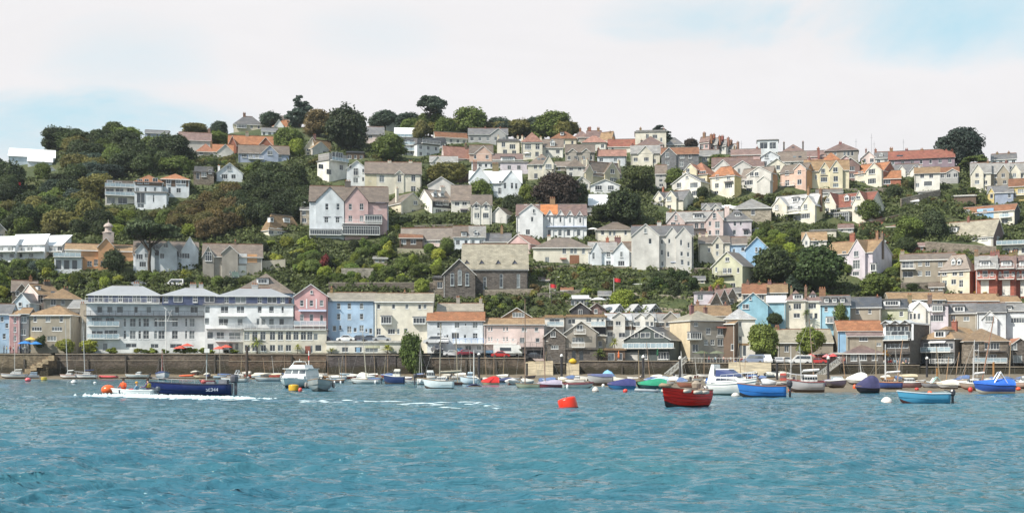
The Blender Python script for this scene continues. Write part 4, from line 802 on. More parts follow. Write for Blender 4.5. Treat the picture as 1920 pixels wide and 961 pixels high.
H('dark timber summer-house with rust roof on the garden terrace', 749, 792, 464, 447, 439, 's', 'brown', 'rust', [(757, 453, 9, 9, 'c'), (775, 453, 10, 9, 'c')], dep=4)
H('blue-white cottage with brown roof, white verges and dormer', 850, 882, 466, 444, 424, 'g', 'icy', 'brownslate', '2x1', dm=[(870, 439, 10, 8, 't')], dep=8)
H('blue-white cottage with pale dormers right of its twin', 880, 910, 466, 444, 424, 'g', 'icy', 'paleslate', '2x1', dm=[(892, 438, 8, 8, 'f')], dep=8)
H('low slate roof with a tan chimney behind the church', 906, 958, 466, 453, 438, 'g', 'palegrey', 'slate', '', ch=[(941, 426, 5, 'tan')])
H('pink gabled house behind the right end of the church roof', 948, 1018, 498, 457, 438, 'f', 'rose', 'palered', [(1006, 481, 7, 12, 's')], side='r', sd=24, rot=35, Y=Yg(482), dep=None)
H('cream hip-roofed villa with a red-brown lean-to at its right', 1000, 1108, 500, 464, 447, 'h', 'palecream', 'brownslate', [(1026, 487, 8, 11, 'c'), (1058, 470, 7, 11, 's'), (1072, 470, 6, 11, 's'), (1079, 470, 6, 11, 's'), (1094, 470, 6, 11, 's')], ch=[(1029, 444, 7, 'palecream')], dep=11, hood=[(1050, 1062, 484, 'red')], panels=[(1068, 1086, 478, 499, 'rust')])
H('white cottage with grey roof and a chimney above the red flag', 1103, 1156, 502, 471, 454, 'g', 'icy', 'paleslate', [(1113, 480, 5, 12), (1141, 476, 8, 10, 's'), (1141, 494, 9, 11, 's')], gb=[(1108, 1128, 454, .6)], ch=[(1139, 447, 6, 'brick')], dep=8)
H('white gabled house with cream right wing and brown roof on the slope', 1145, 1224, 504, 472, 455, 'g', 'icy', 'brownslate', [(1165, 477, 5, 11), (1165, 494, 12, 9, 'c'), (1191, 476, 5, 9), (1212, 480, 5, 9), (1212, 497, 5, 9), (1192, 495, 6, 12)], gb=[(1150, 1180, 454, .8, 471)], ch=[(1158, 446, 12), (1201, 449, 11)], dep=9, hood=[(1161, 1172, 488)])
H('tall pale house with four storeys and three pointed gables', 1184, 1300, 508, 442, 424, 'g', 'palegrey', 'slate', [(1210, 433, 5, 9), (1219, 453, 6, 10), (1241, 453, 4, 9), (1255, 452, 4, 9), (1277, 455, 4, 11), (1291, 460, 4, 10), (1241, 473, 4, 10), (1253, 477, 4, 10), (1278, 476, 5, 9), (1290, 477, 5, 9), (1242, 494, 5, 9), (1279, 492, 6, 10), (1291, 494, 5, 9)],
  gb=[(1185, 1236, 420, 1.5, 442), (1249, 1271, 426, .5, 440), (1267, 1297, 426, .8, 443)], ch=[(1236, 418, 8, 'palegrey')], dep=12, hood=[(1257, 1280, 490, 'greyblue')], trim='w')
H('pink-white house with a left gable, balcony and white roof panel', 1250, 1356, 446, 415, 398, 'g', 'palepink', 'paleslate', [(1267, 408, 5, 9, 's'), (1262, 421, 9, 9, 'c'), (1273, 422, 4, 8), (1306, 423, 7, 10, 'c'), (1317, 423, 7, 10, 'c'), (1339, 405, 6, 10, 's'), (1331, 420, 5, 9), (1345, 422, 9, 12, 'c'), (1331, 437, 5, 8), (1345, 436, 8, 9, 'c')], gb=[(1250, 1284, 396, .8, 416), (1324, 1356, 392, 1.2, 412)], bal=[(1284, 1324, 429, 1.0, 'd'), (1341, 1351, 428, .8, 'd')], dm=[(1309, 405, 18, 8, 't')], ch=[(1257, 393, 4)], dep=10)
H('lilac block with grey roof joined right of the pink-white gables', 1354, 1409, 444, 413, 394, 'h', 'lilac', 'slate', [(1378, 419, 5, 9), (1377, 435, 6, 9), (1399, 436, 9, 9, 'c'), (1389, 419, 4, 7)], ch=[(1363, 390, 9, 'palepink')], dm=[(1383, 403, 10, 6, 't')], dep=11, hood=[(1392, 1404, 429)])
H('stone house with big grey pyramid roof behind the lilac block', 1374, 1446, 412, 391, 374, 'h', 'palestone', 'paleslate', [(1412, 398, 7, 10), (1388, 398, 6, 8)], dep=11)
H('pair of grey gablets with dark roofs above the lilac block, behind the hedge', 1316, 1352, 400, 391, 382, 'g', 'palegrey', 'slate', '3x1', gb=[(1316, 1332, 382, .5), (1334, 1350, 383, .5)])
H('white-roofed low building right of the two grey gablets', 1350, 1380, 396, 391, 385, 's', 'warmgrey', 'whiteroof', '', dep=5)
H('white cottage with grey roof and twin gables above the clipped hedge', 1222, 1288, 392, 374, 357, 'g', 'palecream', 'slate', [(1239, 373, 5, 8), (1257, 373, 8, 8, 'c'), (1233, 386, 9, 8, 'c'), (1257, 388, 7, 6, 'c')], gb=[(1226, 1244, 359, .4, 372), (1248, 1268, 358, .8, 372)], ch=[(1232, 352, 3, 'brick')], dep=8, side='r', sd=7, bay=[(1226, 1243, 382, 390, .6)])
# == cream and orange rows on the right upper half
H('tall pale cream block standing above the skyline', 1191, 1249, 288, 248, 244, 't', 'palecream', 'paleslate', [(1214, 256, 5, 9), (1228, 256, 9, 7, 'c'), (1240, 262, 4, 8)], ch=[(1201, 241, 4), (1245, 242, 3)], dep=9)
H('brown hipped house in front of the tall cream skyline block', 1196, 1244, 292, 271, 258, 'h', 'rose', 'mauve', '3x1', ch=[(1203, 264, 4, 'darkstone')])
H('grey gabled house with two wide windows below the skyline block', 1183, 1237, 310, 288, 273, 'g', 'palecream', 'paleslate', [(1193, 299, 10, 7, 'c'), (1212, 299, 9, 7, 'c'), (1227, 302, 6, 8)], gb=[(1196, 1224, 274, .4, 289)], ch=[(1186, 270, 3)], dep=8)
H('grey hipped roof right of the tall cream skyline block', 1248, 1282, 282, 271, 259, 'h', 'warmgrey', 'slate', '2x1')
H('dark slate-hung house with brown roof and a large left gable', 1240, 1310, 322, 290, 278, 'g', 'darkgrey', 'rust', [(1251, 291, 7, 9), (1251, 306, 7, 8), (1279, 293, 8, 8), (1278, 307, 7, 10), (1294, 293, 6, 8)], gb=[(1240, 1268, 277, .6, 291)], dep=9, wm=M_SLATE)
H('pale green-grey house with flat mossy roof near the skyline', 1308, 1348, 314, 293, 282, 'g', 'green', 'paleslate', [(1321, 298, 10, 9, 'c'), (1336, 298, 7, 8)], dep=8)
for i, (a, b, yr_, ye_) in enumerate(((1312, 1334, 256, 265), (1330, 1350, 259, 268), (1346, 1366, 262, 271), (1362, 1384, 270, 278))):
 H('%s of four dark stepped roofs with chimneys running down the skyline' % ('first and highest', 'second', 'third', 'last and lowest')[i], a, b, 284 + i, ye_, yr_, 'g', ('rose', 'mauve', 'palegrey', 'palepink')[i], ('mauve', 'slate', 'slate', 'paleslate')[i], '2x1', ch=[(a + 6, yr_ - 6, 5), (b - 3, yr_ - 3, 4)], side='r', sd=5, Y=465)
H('blue-white glazed loft box poking above the skyline', 1420, 1459, 288, 264, 262, 't', 'icy', 'paleslate', [(1432, 273, 14, 12, 'g'), (1449, 273, 12, 12, 'g')], dep=6)
H('long low brown-roofed house left of the glazed skyline loft', 1371, 1426, 304, 291, 281, 'g', 'rose', 'mauve', '4x1', ch=[(1420, 277, 4), (1377, 276, 3)])
H('house with brown pyramid roof and slim chimneys on the right skyline', 1467, 1508, 290, 284, 272, 'h', 'warmgrey', 'mauve', '2x1', ch=[(1470, 268, 3, 'darkstone'), (1506, 267, 3, 'darkstone')], sky=[(1487, 277)])
H('pale blue-grey gabled house below the glazed skyline loft', 1427, 1461, 320, 294, 284, 'f', 'icy', 'brownslate', [(1437, 293, 7, 7), (1449, 305, 9, 8, 'c'), (1435, 306, 6, 8)], dep=8)
H('brown tiled house with two rooflights below the right skyline', 1459, 1512, 316, 303, 286, 'g', 'palegrey', 'brownslate', '3x1', sky=[(1490, 295), (1500, 295)], dep=9)
H('cream gable house squeezed left of the pink-orange block', 1440, 1473, 332, 309, 298, 'f', 'palecream', 'slate', [(1459, 314, 7, 8), (1448, 326, 6, 6)], dep=8)
H('pink-orange house with a grey gabled roof and vivid orange side', 1463, 1526, 362, 319, 306, 'g', 'salmon', 'brownslate', [(1476, 324, 6, 8), (1500, 323, 6, 8), (1476, 343, 7, 11), (1500, 341, 7, 10), (1490, 344, 4, 8)], side='r', sd=14, rot=28, gb=[(1489, 1511, 307, .4, 318)], sidecol=(.58, .30, .14), bal=[(1464, 1492, 350, 1.0)], dep=None)
H('broad grey roofs of a long house behind the orange pyramid roof', 1335, 1412, 336, 314, 297, 'g', 'palegrey', 'mauve', [(1386, 321, 5, 9), (1373, 321, 6, 7)], gb=[(1340, 1370, 300, .6), (1376, 1408, 302, .6)], dep=10)
H('cream house with bright orange pyramid roof and yellow side wall', 1332, 1390, 368, 327, 311, 'h', 'palecream', 'orange', [(1345, 332, 6, 9), (1366, 332, 6, 9), (1344, 348, 7, 9), (1366, 348, 12, 9, 'c'), (1343, 361, 7, 6)], side='r', sd=13, rot=28, sidecol=(.66, .53, .24), hood=[(1358, 1375, 341)], dep=None)
H('grey-blue house with double gables and an orange right side', 1389, 1458, 364, 330, 312, 'g', 'palegrey', 'brownslate', [(1412, 327, 6, 8), (1421, 327, 6, 8), (1406, 343, 14, 9, 'c'), (1432, 343, 14, 9, 'c'), (1407, 357, 10, 7), (1433, 357, 10, 7)], gb=[(1400, 1446, 313, .8, 329), (1420, 1444, 331, 1.4, 341)], side='r', sd=12, rot=28, sidecol=(.50, .27, .14), hood=[(1398, 1415, 338, 'purple')], dep=None)
H('orange-hipped house with timbered gable behind the white gabled one', 1280, 1334, 352, 325, 303, 'h', 'paleyellow', 'terracotta', [(1292, 320, 6, 8), (1318, 324, 10, 8, 'c'), (1318, 338, 8, 8)], gb=[(1283, 1306, 307, .8, 320)], dep=9, sidecol='yellow', side='r', sd=8)
H('white house with one wide front gable and a pale yellow side', 1260, 1330, 372, 340, 322, 'f', 'offwhite', 'slate', [(1273, 347, 8, 10, 'c'), (1301, 347, 13, 10, 'c'), (1273, 362, 9, 8, 'c'), (1304, 362, 12, 9, 'c'), (1288, 332, 5, 5)], side='r', sd=16, rot=30, sidecol='paleyellow', ch=[(1276, 325, 5, 'palegrey')], dep=None)
H('tall grey house seen right of the olive tree on the upper slope', 1229, 1250, 352, 326, 310, 'g', 'palegrey', 'brownslate', '1x3')
H('cream twin-gabled house with white dormered roof between the gables', 1448, 1547, 420, 388, 362, 'g', 'palecream', 'brightslate', [(1459, 389, 6, 10), (1453, 407, 5, 11), (1462, 407, 6, 11), (1483, 390, 6, 9), (1500, 390, 6, 9), (1513, 388, 6, 10), (1513, 405, 14, 10, 'c'), (1482, 409, 10, 11, 'g'), (1496, 409, 10, 11, 'g')],
  gb=[(1448, 1475, 370, .9, 387), (1502, 1528, 367, .9, 386)], dm=[(1487, 375, 12, 9, 't'), (1503, 376, 6, 6, 't')], ch=[(1507, 352, 5), (1530, 356, 5)], side='r', sd=18, rot=28, sidecol=(.62, .56, .32), bal=[(1476, 1502, 402, 1.6)], hood=[(1452, 1466, 398, 'tan'), (1506, 1522, 397, 'tan')], dep=None)
H('cream gabled house with bays and two gables, right of the orange-sided house', 1519, 1592, 356, 321, 303, 'g', 'paleyellow', 'tan', [(1543, 321, 7, 9), (1566, 319, 8, 9, 'c'), (1545, 337, 12, 9, 'c'), (1567, 336, 8, 10, 'c'), (1530, 332, 4, 8), (1567, 348, 10, 7)], gb=[(1536, 1556, 305, .5, 320), (1556, 1580, 301, 1.0, 318)], dep=9, hood=[(1538, 1552, 328), (1559, 1575, 329)])
H('orange roof rising behind the cream bays, with a chimney', 1541, 1576, 312, 301, 288, 'h', 'salmon', 'orange', '', ch=[(1535, 279, 4), (1547, 297, 4)])
H('brown low roofs behind the cream bays, left of the mansard flats', 1508, 1548, 304, 294, 284, 'g', 'rose', 'mauve', '2x1', ch=[(1534, 279, 4)])
H('grey mansard-roofed flats topping the right skyline', 1547, 1609, 304, 283, 272, 'h', 'warmgrey', 'mauve', [(1584, 288, 5, 8, 'g'), (1591, 288, 5, 8, 'g'), (1598, 288, 5, 8, 'g'), (1566, 288, 5, 6)], ch=[(1576, 268, 5)], dep=9)
H('brown-gabled house with stacked white windows', 1578, 1612, 338, 310, 297, 'f', 'mauve', 'slate', [(1598, 316, 9, 8, 'c'), (1598, 329, 9, 8, 'c'), (1586, 316, 5, 6)], dep=8, wm=M_REND)
H('small dark gable in front of the mansard flats', 1575, 1596, 312, 300, 292, 'f', 'rose', 'slate', '', dep=6)
H('brown-roofed skyline cottage with pale gable, left of the long red terrace', 1615, 1642, 308, 296, 284, 'f', 'palepink', 'mauve', '2x1', dep=8, ch=[(1624, 281, 3)])
H('grey skyline cottage with white dormer, next to the long red terrace', 1640, 1668, 310, 297, 286, 'g', 'palegrey', 'slate', '2x1', dm=[(1652, 291, 6, 5, 'f')], ch=[(1642, 281, 4)])
H('long purple-grey terrace with a dull red roof on the right skyline', 1666, 1790, 314, 300, 285, 'g', 'purple', 'red', '7x1', ch=[(1700, 281, 5), (1729, 281, 5), (1671, 279, 6)], sky=[(1684, 293), (1690, 293)], dep=10)
H('pale gabled end house of the long red terrace, beside the great cypress', 1756, 1792, 316, 304, 287, 'f', 'palegrey', 'paleslate', '2x1', dep=10, Y=432)
H('dark-roofed house with two white gablets under the long red terrace', 1678, 1724, 330, 325, 309, 'g', 'offwhite', 'slate', '', gb=[(1682, 1698, 311, .6, 321), (1706, 1722, 311, .6, 321)], ch=[(1728, 312, 4, 'palegrey')])
H('brick-and-cream gable house with orange roofs, right upper slope', 1602, 1662, 348, 320, 304, 'g', 'palecream', 'orange', [(1614, 325, 8, 8, 'c'), (1637, 322, 10, 10, 'c'), (1614, 343, 12, 7, 'c'), (1637, 340, 12, 10, 'c')], gb=[(1624, 1653, 306, .8, 322)], dep=9, panels=[(1626, 1651, 334, 346, 'brick')], sidecol='brick', side='r', sd=6)
H('low brick wing with orange roof beside the gabled brick-and-cream house', 1657, 1689, 348, 335, 321, 'g', 'brick', 'orange', [(1663, 341, 12, 8, 'c')], dep=7)
H('grey-white house with tan roof right of the orange-roofed brick wing', 1715, 1762, 354, 326, 315, 'g', 'offwhite', 'tan', [(1729, 330, 7, 8), (1746, 330, 7, 8), (1720, 347, 7, 8), (1740, 344, 14, 9, 'c')], ch=[(1724, 312, 4, 'palegrey')], dep=9)
H('grey extension with brown roof right of the tan-roofed house', 1760, 1798, 338, 324, 315, 'g', 'grey', 'rust', '3x1', gb=[(1776, 1796, 317, .5)])
H('blue-grey skyline houses right of the great cypress', 1859, 1906, 312, 300, 290, 'g', 'icy', 'slate', '4x1', ch=[(1892, 286, 4), (1870, 287, 4)])
for i, (a, b) in enumerate(((1820, 1858), (1856, 1892), (1890, 1930))):
 H(('cream terrace house with a pale gable just right of the great cypress', 'middle cream terrace house with grey-white roof right of the cypress', 'cream house with whitish roof at the right edge, upper row')[i], a, b, 350, 325, 307, 'g', ('palecream', 'palestone', 'palecream')[i], 'paleslate', [(a + 12, 329, 6, 8, 'c'), (a + 25, 329, 6, 8, 'c'), (a + 12, 342, 8, 7, 'c'), (a + 28, 342, 6, 7)], gb=[(a + 2, a + 24, 308, .6, 324)] if i != 1 else [(a + 14, a + 36, 309, .5, 324)], ch=[(b - 5, 303, 4)], wm=M_REND)
H('small yellow gabled annexe with dark roof at the right, below the terraces', 1852, 1900, 376, 362, 350, 'g', 'greyblue', 'slate', '3x1', gb=[(1852, 1864, 352, .3, 362)], gw='yellow')
H('mustard yellow house with brown roof at the right edge', 1892, 1938, 376, 350, 337, 'g', 'yellow', 'rust', [(1914, 358, 10, 8, 'c'), (1902, 366, 5, 10)], bal=[(1904, 1936, 366, 1.0)])
H('flat grey garage on the garden terrace above the red bank', 1786, 1830, 380, 369, 366, 't', 'brown', 'palegrey', '')
H('pale flat-roofed garden room on the terrace wall', 1722, 1762, 368, 361, 358, 't', 'palegrey', 'paleslate', '1x1', dep=4)
H('cream twin-gabled house with red-brown roof above the red bank', 1545, 1648, 420, 384, 359, 'g', 'palecream', 'red', [(1555, 376, 5, 7), (1554, 395, 5, 10), (1565, 397, 10, 9, 'c'), (1599, 383, 5, 9), (1600, 372, 6, 8), (1612, 371, 6, 6), (1611, 392, 10, 9, 'c')],
  gb=[(1545, 1567, 361, 1.0, 384), (1598, 1624, 358, 1.0, 383)], dm=[(1583, 373, 9, 9, 'f')], bay=[(1549, 1591, 400, 417, 2.2)], dep=10, side='r', sd=16, rot=24)
H('big white house with lichen-pale roof, dark right gable and slate dormer', 1757, 1884, 470, 442, 411, 'g', 'offwhite', 'moss', [(1769, 449, 6, 8), (1786, 449, 11, 8, 'c'), (1819, 448, 14, 8, 'c'), (1846, 446, 8, 7, 'c'), (1813, 463, 14, 6, 'c'), (1834, 463, 12, 6, 'c')], side='r', sd=22, rot=24, sidecol=(.16, .11, .10), dm=[(1783, 431, 16, 10, 't')], ch=[(1805, 408, 5)], dep=None, rm=M_SLATE, sw=[(1871, 447, 7, 12)])  # right gable's shade is put into its dark side colour
H('long cream house with rust roof and a pale blue panel, far right', 1776, 1912, 424, 393, 382, 'g', 'palecream', 'rust', [(1790, 404, 14, 9, 'c'), (1813, 397, 9, 8, 'c'), (1847, 396, 6, 8), (1885, 402, 9, 9, 'c'), (1884, 414, 9, 10, 'g')], panels=[(1832, 1863, 392, 408, 'blue')], side='r', sd=10, rot=20, sidecol='dark', bal=[(1876, 1896, 408, 1.0, 'g')], dep=None)  # right end darkened by colour, standing in for shade
H('white seafood-shack-like annexe with glass rails below the big white house', 1880, 1930, 480, 462, 458, 't', 'palecream', 'paleslate', '3x1', bal=[(1868, 1928, 459, 1.2, 'g')], dep=5, ws=(1.8, 1.5))
# == mid right
H('pink-tan house back between the orange-sided block and the cream bays', 1508, 1545, 336, 314, 301, 'g', 'salmon', 'tan', '2x1', ch=[(1518, 297, 4)])
H('grey-brown house roof behind the two cream twin gables, with a pale side', 1530, 1580, 372, 362, 356, 'g', 'palegrey', 'slate', '')
H('small slate-roofed cottage between the olive tree and the cream yellow-sided gable', 1404, 1432, 322, 312, 301, 'g', 'palegrey', 'mauve', '2x1', ch=[(1410, 297, 4)])
H('small grey garage-like cottage under the dark-timbered skyline house', 1296, 1318, 338, 327, 318, 'g', 'palecream', 'brownslate', '1x1')
H('sky-blue gabled house among trees, blue with a small arched window', 1398, 1441, 500, 466, 445, 'f', 'blue', 'brownslate', [(1418, 468, 4, 9, 's'), (1425, 468, 4, 9, 's'), (1420, 486, 8, 10)], dep=12)
H('low blue wing with brown roof joined left of the sky-blue gable', 1366, 1400, 494, 458, 445, 'g', 'lightblue', 'brownslate', [(1393, 467, 6, 7), (1376, 470, 5, 8)], dep=9)
H('cream house with two tall slim chimneys left of the blue house', 1310, 1368, 492, 456, 444, 'g', 'palecream', 'brownslate', [(1345, 462, 6, 9), (1345, 475, 5, 8), (1356, 462, 5, 8), (1330, 468, 5, 8)], ch=[(1312, 440, 5, 'cream'), (1325, 438, 5, 'cream')], gb=[(1336, 1356, 443, .4, 456)], dep=9)
H('pale green gabled house with balcony and twin slate dormers', 1335, 1414, 538, 497, 470, 'f', 'green', 'brownslate', [(1364, 486, 7, 8, 'c'), (1343, 505, 4, 9), (1359, 507, 7, 10, 'c'), (1368, 507, 7, 10, 'c'), (1384, 506, 4, 10), (1342, 529, 6, 9), (1350, 529, 7, 9), (1372, 536, 12, 12, 'c')], side='r', sd=22, rot=30, bal=[(1349, 1375, 517, 1.2, 'd')], dep=None)
H('tan-roofed white cottage below parked cars, right centre', 1504, 1550, 464, 451, 436, 'g', 'offwhite', 'tan', [(1512, 455, 5, 9), (1530, 456, 10, 8, 'c')], gb=[(1504, 1518, 437, .4, 450)])
H('long white wall and flat roof above the tan-roofed cottage', 1519, 1568, 442, 433, 431, 't', 'palecream', 'paleslate', '', dep=4)
H('lilac-pink gabled house with tan roof, tall chimneys and dark window heads', 1542, 1648, 526, 472, 449, 'g', 'lilac', 'tan', [(1609, 476, 7, 11, 'c'), (1609, 496, 11, 17, 'c'), (1608, 513, 10, 8, 'c'), (1583, 476, 6, 10), (1585, 495, 6, 10), (1637, 500, 7, 9)], gb=[(1592, 1622, 449, 1.0, 474)], ch=[(1580, 440, 10), (1627, 436, 5), (1636, 438, 5)], dep=11, side='r', sd=12, hood=[(1602, 1616, 487)], bay=[(1632, 1642, 494, 508, .8)])
H('long cream house with mossy brown roof and blue window frames, right slope', 1688, 1792, 526, 488, 477, 'g', 'palestone', 'brownslate', [(1702, 496, 20, 12, 'g'), (1725, 494, 7, 9, 's'), (1739, 494, 8, 9, 's'), (1763, 495, 8, 9, 's'), (1702, 514, 18, 11, 'g'), (1725, 512, 7, 9, 's'), (1740, 512, 9, 9, 's'), (1762, 512, 6, 9)], bal=[(1690, 1716, 504, 1.2, 'b')], ch=[(1692, 472, 7, 'palestone')], dep=9, wm=M_REND)
H('cream and brick house with two white dormers in a steep brown roof', 1763, 1832, 556, 503, 476, 'h', 'cream', 'brownslate', [(1771, 511, 7, 11, 's'), (1790, 511, 7, 11, 'c'), (1802, 511, 6, 13, 's'), (1771, 530, 7, 10), (1788, 528, 7, 10), (1802, 531, 6, 14, 's'), (1802, 549, 5, 8)], dm=[(1786, 492, 8, 10, 'f'), (1797, 492, 8, 10, 'f')], side='r', sd=14, rot=26, sidecol='brick', dep=None)
for i, (a, b) in enumerate(((1829, 1870), (1869, 1905), (1903, 1944))):
 H(('left house of the red-brick terrace with white bays and balconies', 'middle house of the red-brick terrace with stepped balconies', 'red-brick terrace house cut by the right edge, white bay')[i], a, b, 558, 504, 480, 'g', (.34, .105, .075), ('paleslate', 'mauve', 'mauve')[i], [(a + 18, 513, 9, 12, 'g'), (a + 17, 537, 9, 13, 'c'), (a + 31, 513, 5, 8), (a + 6, 513, 4, 9)], dm=[(a + 18, 494, 18, 9, 't')], bal=[(a + 3, b - 4, 503, 1.3, 'b'), (a + 3, b - 4, 523, 1.3, 'b')], ch=[(a + 2, 472, 7), (b - 8, 474, 9)], dep=10, wm=M_BRICK, panels=[(a + 10, a + 25, 525, 555, 'offwhite')])
# == lower right, behind the waterfront
H('white house with one window left of the brown terrace roofs', 1301, 1337, 580, 549, 546, 't', 'lilac', 'slate', [(1313, 557, 11, 10, 'c')], dep=7)
for i, (a, b, yb_, ye_, yr_) in enumerate(((1326, 1352, 584, 566, 548), (1342, 1366, 580, 560, 542), (1356, 1382, 574, 556, 540))):
 H('%s of the brown gabled roofs stepping up behind the stone inn' % ('lowest', 'middle', 'highest')[i], a, b, yb_, ye_, yr_, 'f', 'stone', 'mauve', '1x1', ch=[(a + 8, yr_ - 4, 5), (b - 5, yr_ - 2, 5)], dep=12, side='l', sd=7)
H('cream cottage under the green gabled house, with four small windows', 1372, 1412, 560, 548, 540, 'g', 'palecream', 'slate', '4x1')
H('rust-roofed terrace behind the turquoise gable, left part', 1392, 1436, 566, 550, 533, 'g', 'palestone', 'rust', '3x1', ch=[(1402, 528, 6), (1424, 530, 6)], wm=M_REND)
H('rust-roofed terrace behind the turquoise gable, right part', 1434, 1476, 562, 548, 533, 'g', 'palestone', 'tan', '3x1', ch=[(1443, 528, 7), (1472, 532, 5)], wm=M_REND)
H('turquoise gable house with one square window above the round tree', 1384, 1440, 606, 572, 549, 'f', (.28, .50, .61), 'paleslate', [(1407, 559, 4, 6), (1398, 574, 12, 9, 'c')], dep=12)
H('long turquoise side wall with a pale roof right of the turquoise gable', 1438, 1473, 604, 566, 555, 'g', (.30, .51, .61), 'whiteroof', '', dep=9)
H('white house with glass doors and roof balcony, left of two at mid height', 1473, 1511, 604, 562, 546, 'h', 'palecream', 'mauve', [(1481, 574, 4, 6), (1495, 574, 14, 11, 'c'), (1494, 591, 12, 9, 'c')], dm=[(1496, 556, 18, 10, 't')], dep=9, ch=[(1484, 540, 5)])
H('white house with paired casements, right of two at mid height', 1509, 1540, 604, 563, 547, 'h', 'palecream', 'mauve', [(1523, 573, 14, 10, 'c'), (1521, 592, 6, 11), (1530, 592, 6, 11)], dm=[(1524, 556, 12, 8, 't')], dep=9, ch=[(1511, 538, 5)])
H('bright blue house with flat dormer row and a little white bay roof', 1538, 1594, 612, 571, 555, 'g', (.34, .58, .72), 'slate', [(1549, 579, 6, 9, 's'), (1566, 578, 5, 8, 's'), (1554, 600, 12, 9, 'c')], dm=[(1550, 563, 8, 9, 't'), (1565, 563, 8, 9, 't'), (1580, 563, 8, 9, 't')], bay=[(1549, 1563, 594, 606, 1.0)], dep=9, ch=[(1542, 542, 12)])
H('pale olive house with black slate roof and two sash windows', 1594, 1652, 606, 576, 558, 'g', 'palestone', 'darkslate', [(1608, 583, 6, 9, 's'), (1631, 583, 6, 9, 's')], dep=9, wm=M_REND, ch=[(1646, 556, 5)])
H('olive house with a wide glazed dormer under the tan roof', 1650, 1702, 604, 578, 562, 'g', 'green', 'darkslate', [(1690, 588, 7, 9, 's')], dm=[(1672, 568, 30, 11, 't')], dep=9)
H('white house with curved mansard gable window', 1700, 1744, 608, 583, 565, 'm', 'offwhite', 'whiteroof', [(1708, 593, 5, 11, 'g'), (1715, 593, 5, 11, 'g'), (1723, 593, 5, 11, 'g')], gb=[(1712, 1736, 566, .6, 578)], ch=[(1706, 554, 8), (1744, 554, 8)], dep=8)
H('lilac house with two tiers of white-framed bays', 1743, 1778, 612, 572, 569, 't', 'lilac', 'slate', [(1753, 578, 12, 11, 'c'), (1768, 578, 8, 10, 'c'), (1757, 596, 22, 12, 'c')], dep=8, bay=[(1747, 1768, 572, 584, .6)])
H('grey-cream house with a dark fascia and tall narrow windows', 1776, 1832, 612, 587, 569, 'g', 'palestone', 'slate', [(1787, 596, 8, 11, 'c'), (1812, 597, 10, 8, 'c')], dm=[(1798, 579, 20, 12, 't')], dep=8, wm=M_REND)
H('long rust-tan roof with two chimneys above the olive house', 1667, 1772, 578, 562, 549, 'g', 'palestone', 'tan', '6x1', ch=[(1706, 552, 7), (1744, 553, 6)], dep=9, wm=M_REND, Y=306)
H('long tan roof in the middle of the terrace above the lilac house', 1770, 1872, 580, 564, 552, 'g', 'palestone', 'tan', '6x1', dep=9, wm=M_REND, Y=306.5)
H('tan roof of the end house above the arched-window house', 1869, 1914, 580, 566, 556, 'g', 'palegrey', 'tan', '3x1', ch=[(1876, 552, 6)], dep=9, Y=307)
H('pale house with a big arched window under a slate gable', 1832, 1886, 622, 585, 569, 'g', 'icy', 'slate', [(1855, 597, 14, 11, 'c')], gb=[(1842, 1870, 583, .9, 597)], dep=9)
H('pale house with wide white window cut by the right edge', 1884, 1936, 622, 583, 570, 'g', 'icy', 'paleslate', [(1908, 600, 22, 10, 'c')], dm=[(1893, 577, 8, 6, 't')], dep=9)
# == the gablet row and boathouses, centre right waterfront
H('row of brown seaside flats with glazed balconies and terracotta edge, left', 1136, 1184, 640, 600, 588, 'g', 'offwhite', 'brightslate', [(1145, 605, 10, 9, 'c'), (1159, 606, 10, 8, 'c'), (1174, 606, 9, 8, 'c'), (1146, 626, 14, 9, 'c'), (1166, 628, 12, 9, 'c')], gb=[(1150, 1172, 585, .8, 593)], Y=293, dep=9, panels=[(1137, 1183, 611, 618, 'brown')], down=6)
H('row of brown seaside flats with glazed balconies, middle part', 1182, 1230, 640, 602, 588, 'g', 'offwhite', 'brightslate', [(1194, 607, 12, 8, 'c'), (1211, 607, 12, 8, 'c'), (1222, 607, 6, 8)], gb=[(1192, 1210, 587, .5, 594), (1210, 1226, 587, .5, 594)], Y=293.3, dep=9, ch=[(1182, 588, 4), (1228, 590, 4)], panels=[(1184, 1229, 611, 618, 'brown')], down=6)
H('row of brown seaside flats, right part with a grey dormered roof', 1229, 1276, 640, 603, 588, 'g', 'warmgrey', 'paleslate', [(1240, 608, 8, 8, 'c'), (1254, 608, 12, 8, 'c'), (1268, 610, 6, 8)], gb=[(1246, 1268, 584, .8, 594)], Y=293.6, dep=9, panels=[(1230, 1254, 610, 616, 'brown')], down=6)
for i, (a, b) in enumerate(((1141, 1172), (1175, 1207), (1207, 1240))):
 H('%s of three glare-silvered gables rising behind the seaside flats' % ('left', 'middle', 'right')[i], a, b, 604, 584, 570, 'f', 'darkgrey', 'brightslate', [((a + b) / 2 + 3, 581, 12, 8, 'c')], dep=9, side='l', sd=9, rot=40, Y=302, rm=M_SHEET)  # bright roof tone has the sun's glare painted in
H('long dark wooden boathouse with a glazed green gable', 1170, 1270, 682, 636, 611, 'f', (.075, .095, .095), 'darkslate', [(1190, 628, 14, 10, 'g'), (1210, 628, 18, 10, 'g'), (1236, 628, 18, 10, 'g'), (1188, 648, 24, 12, 'g'), (1216, 648, 24, 12, 'g'), (1246, 648, 24, 12, 'g'), (1183, 668, 16, 16, 'g'), (1210, 668, 8, 10, 'c'), (1244, 666, 20, 14, 'c')], Y=281.5, dep=14, kind='boathouse', bal=[(1170, 1266, 652, 1.2, 'g')], wm=M_REND, panels=[(1172, 1196, 660, 680, 'palegrey')], side='r', sd=14, rot=20)
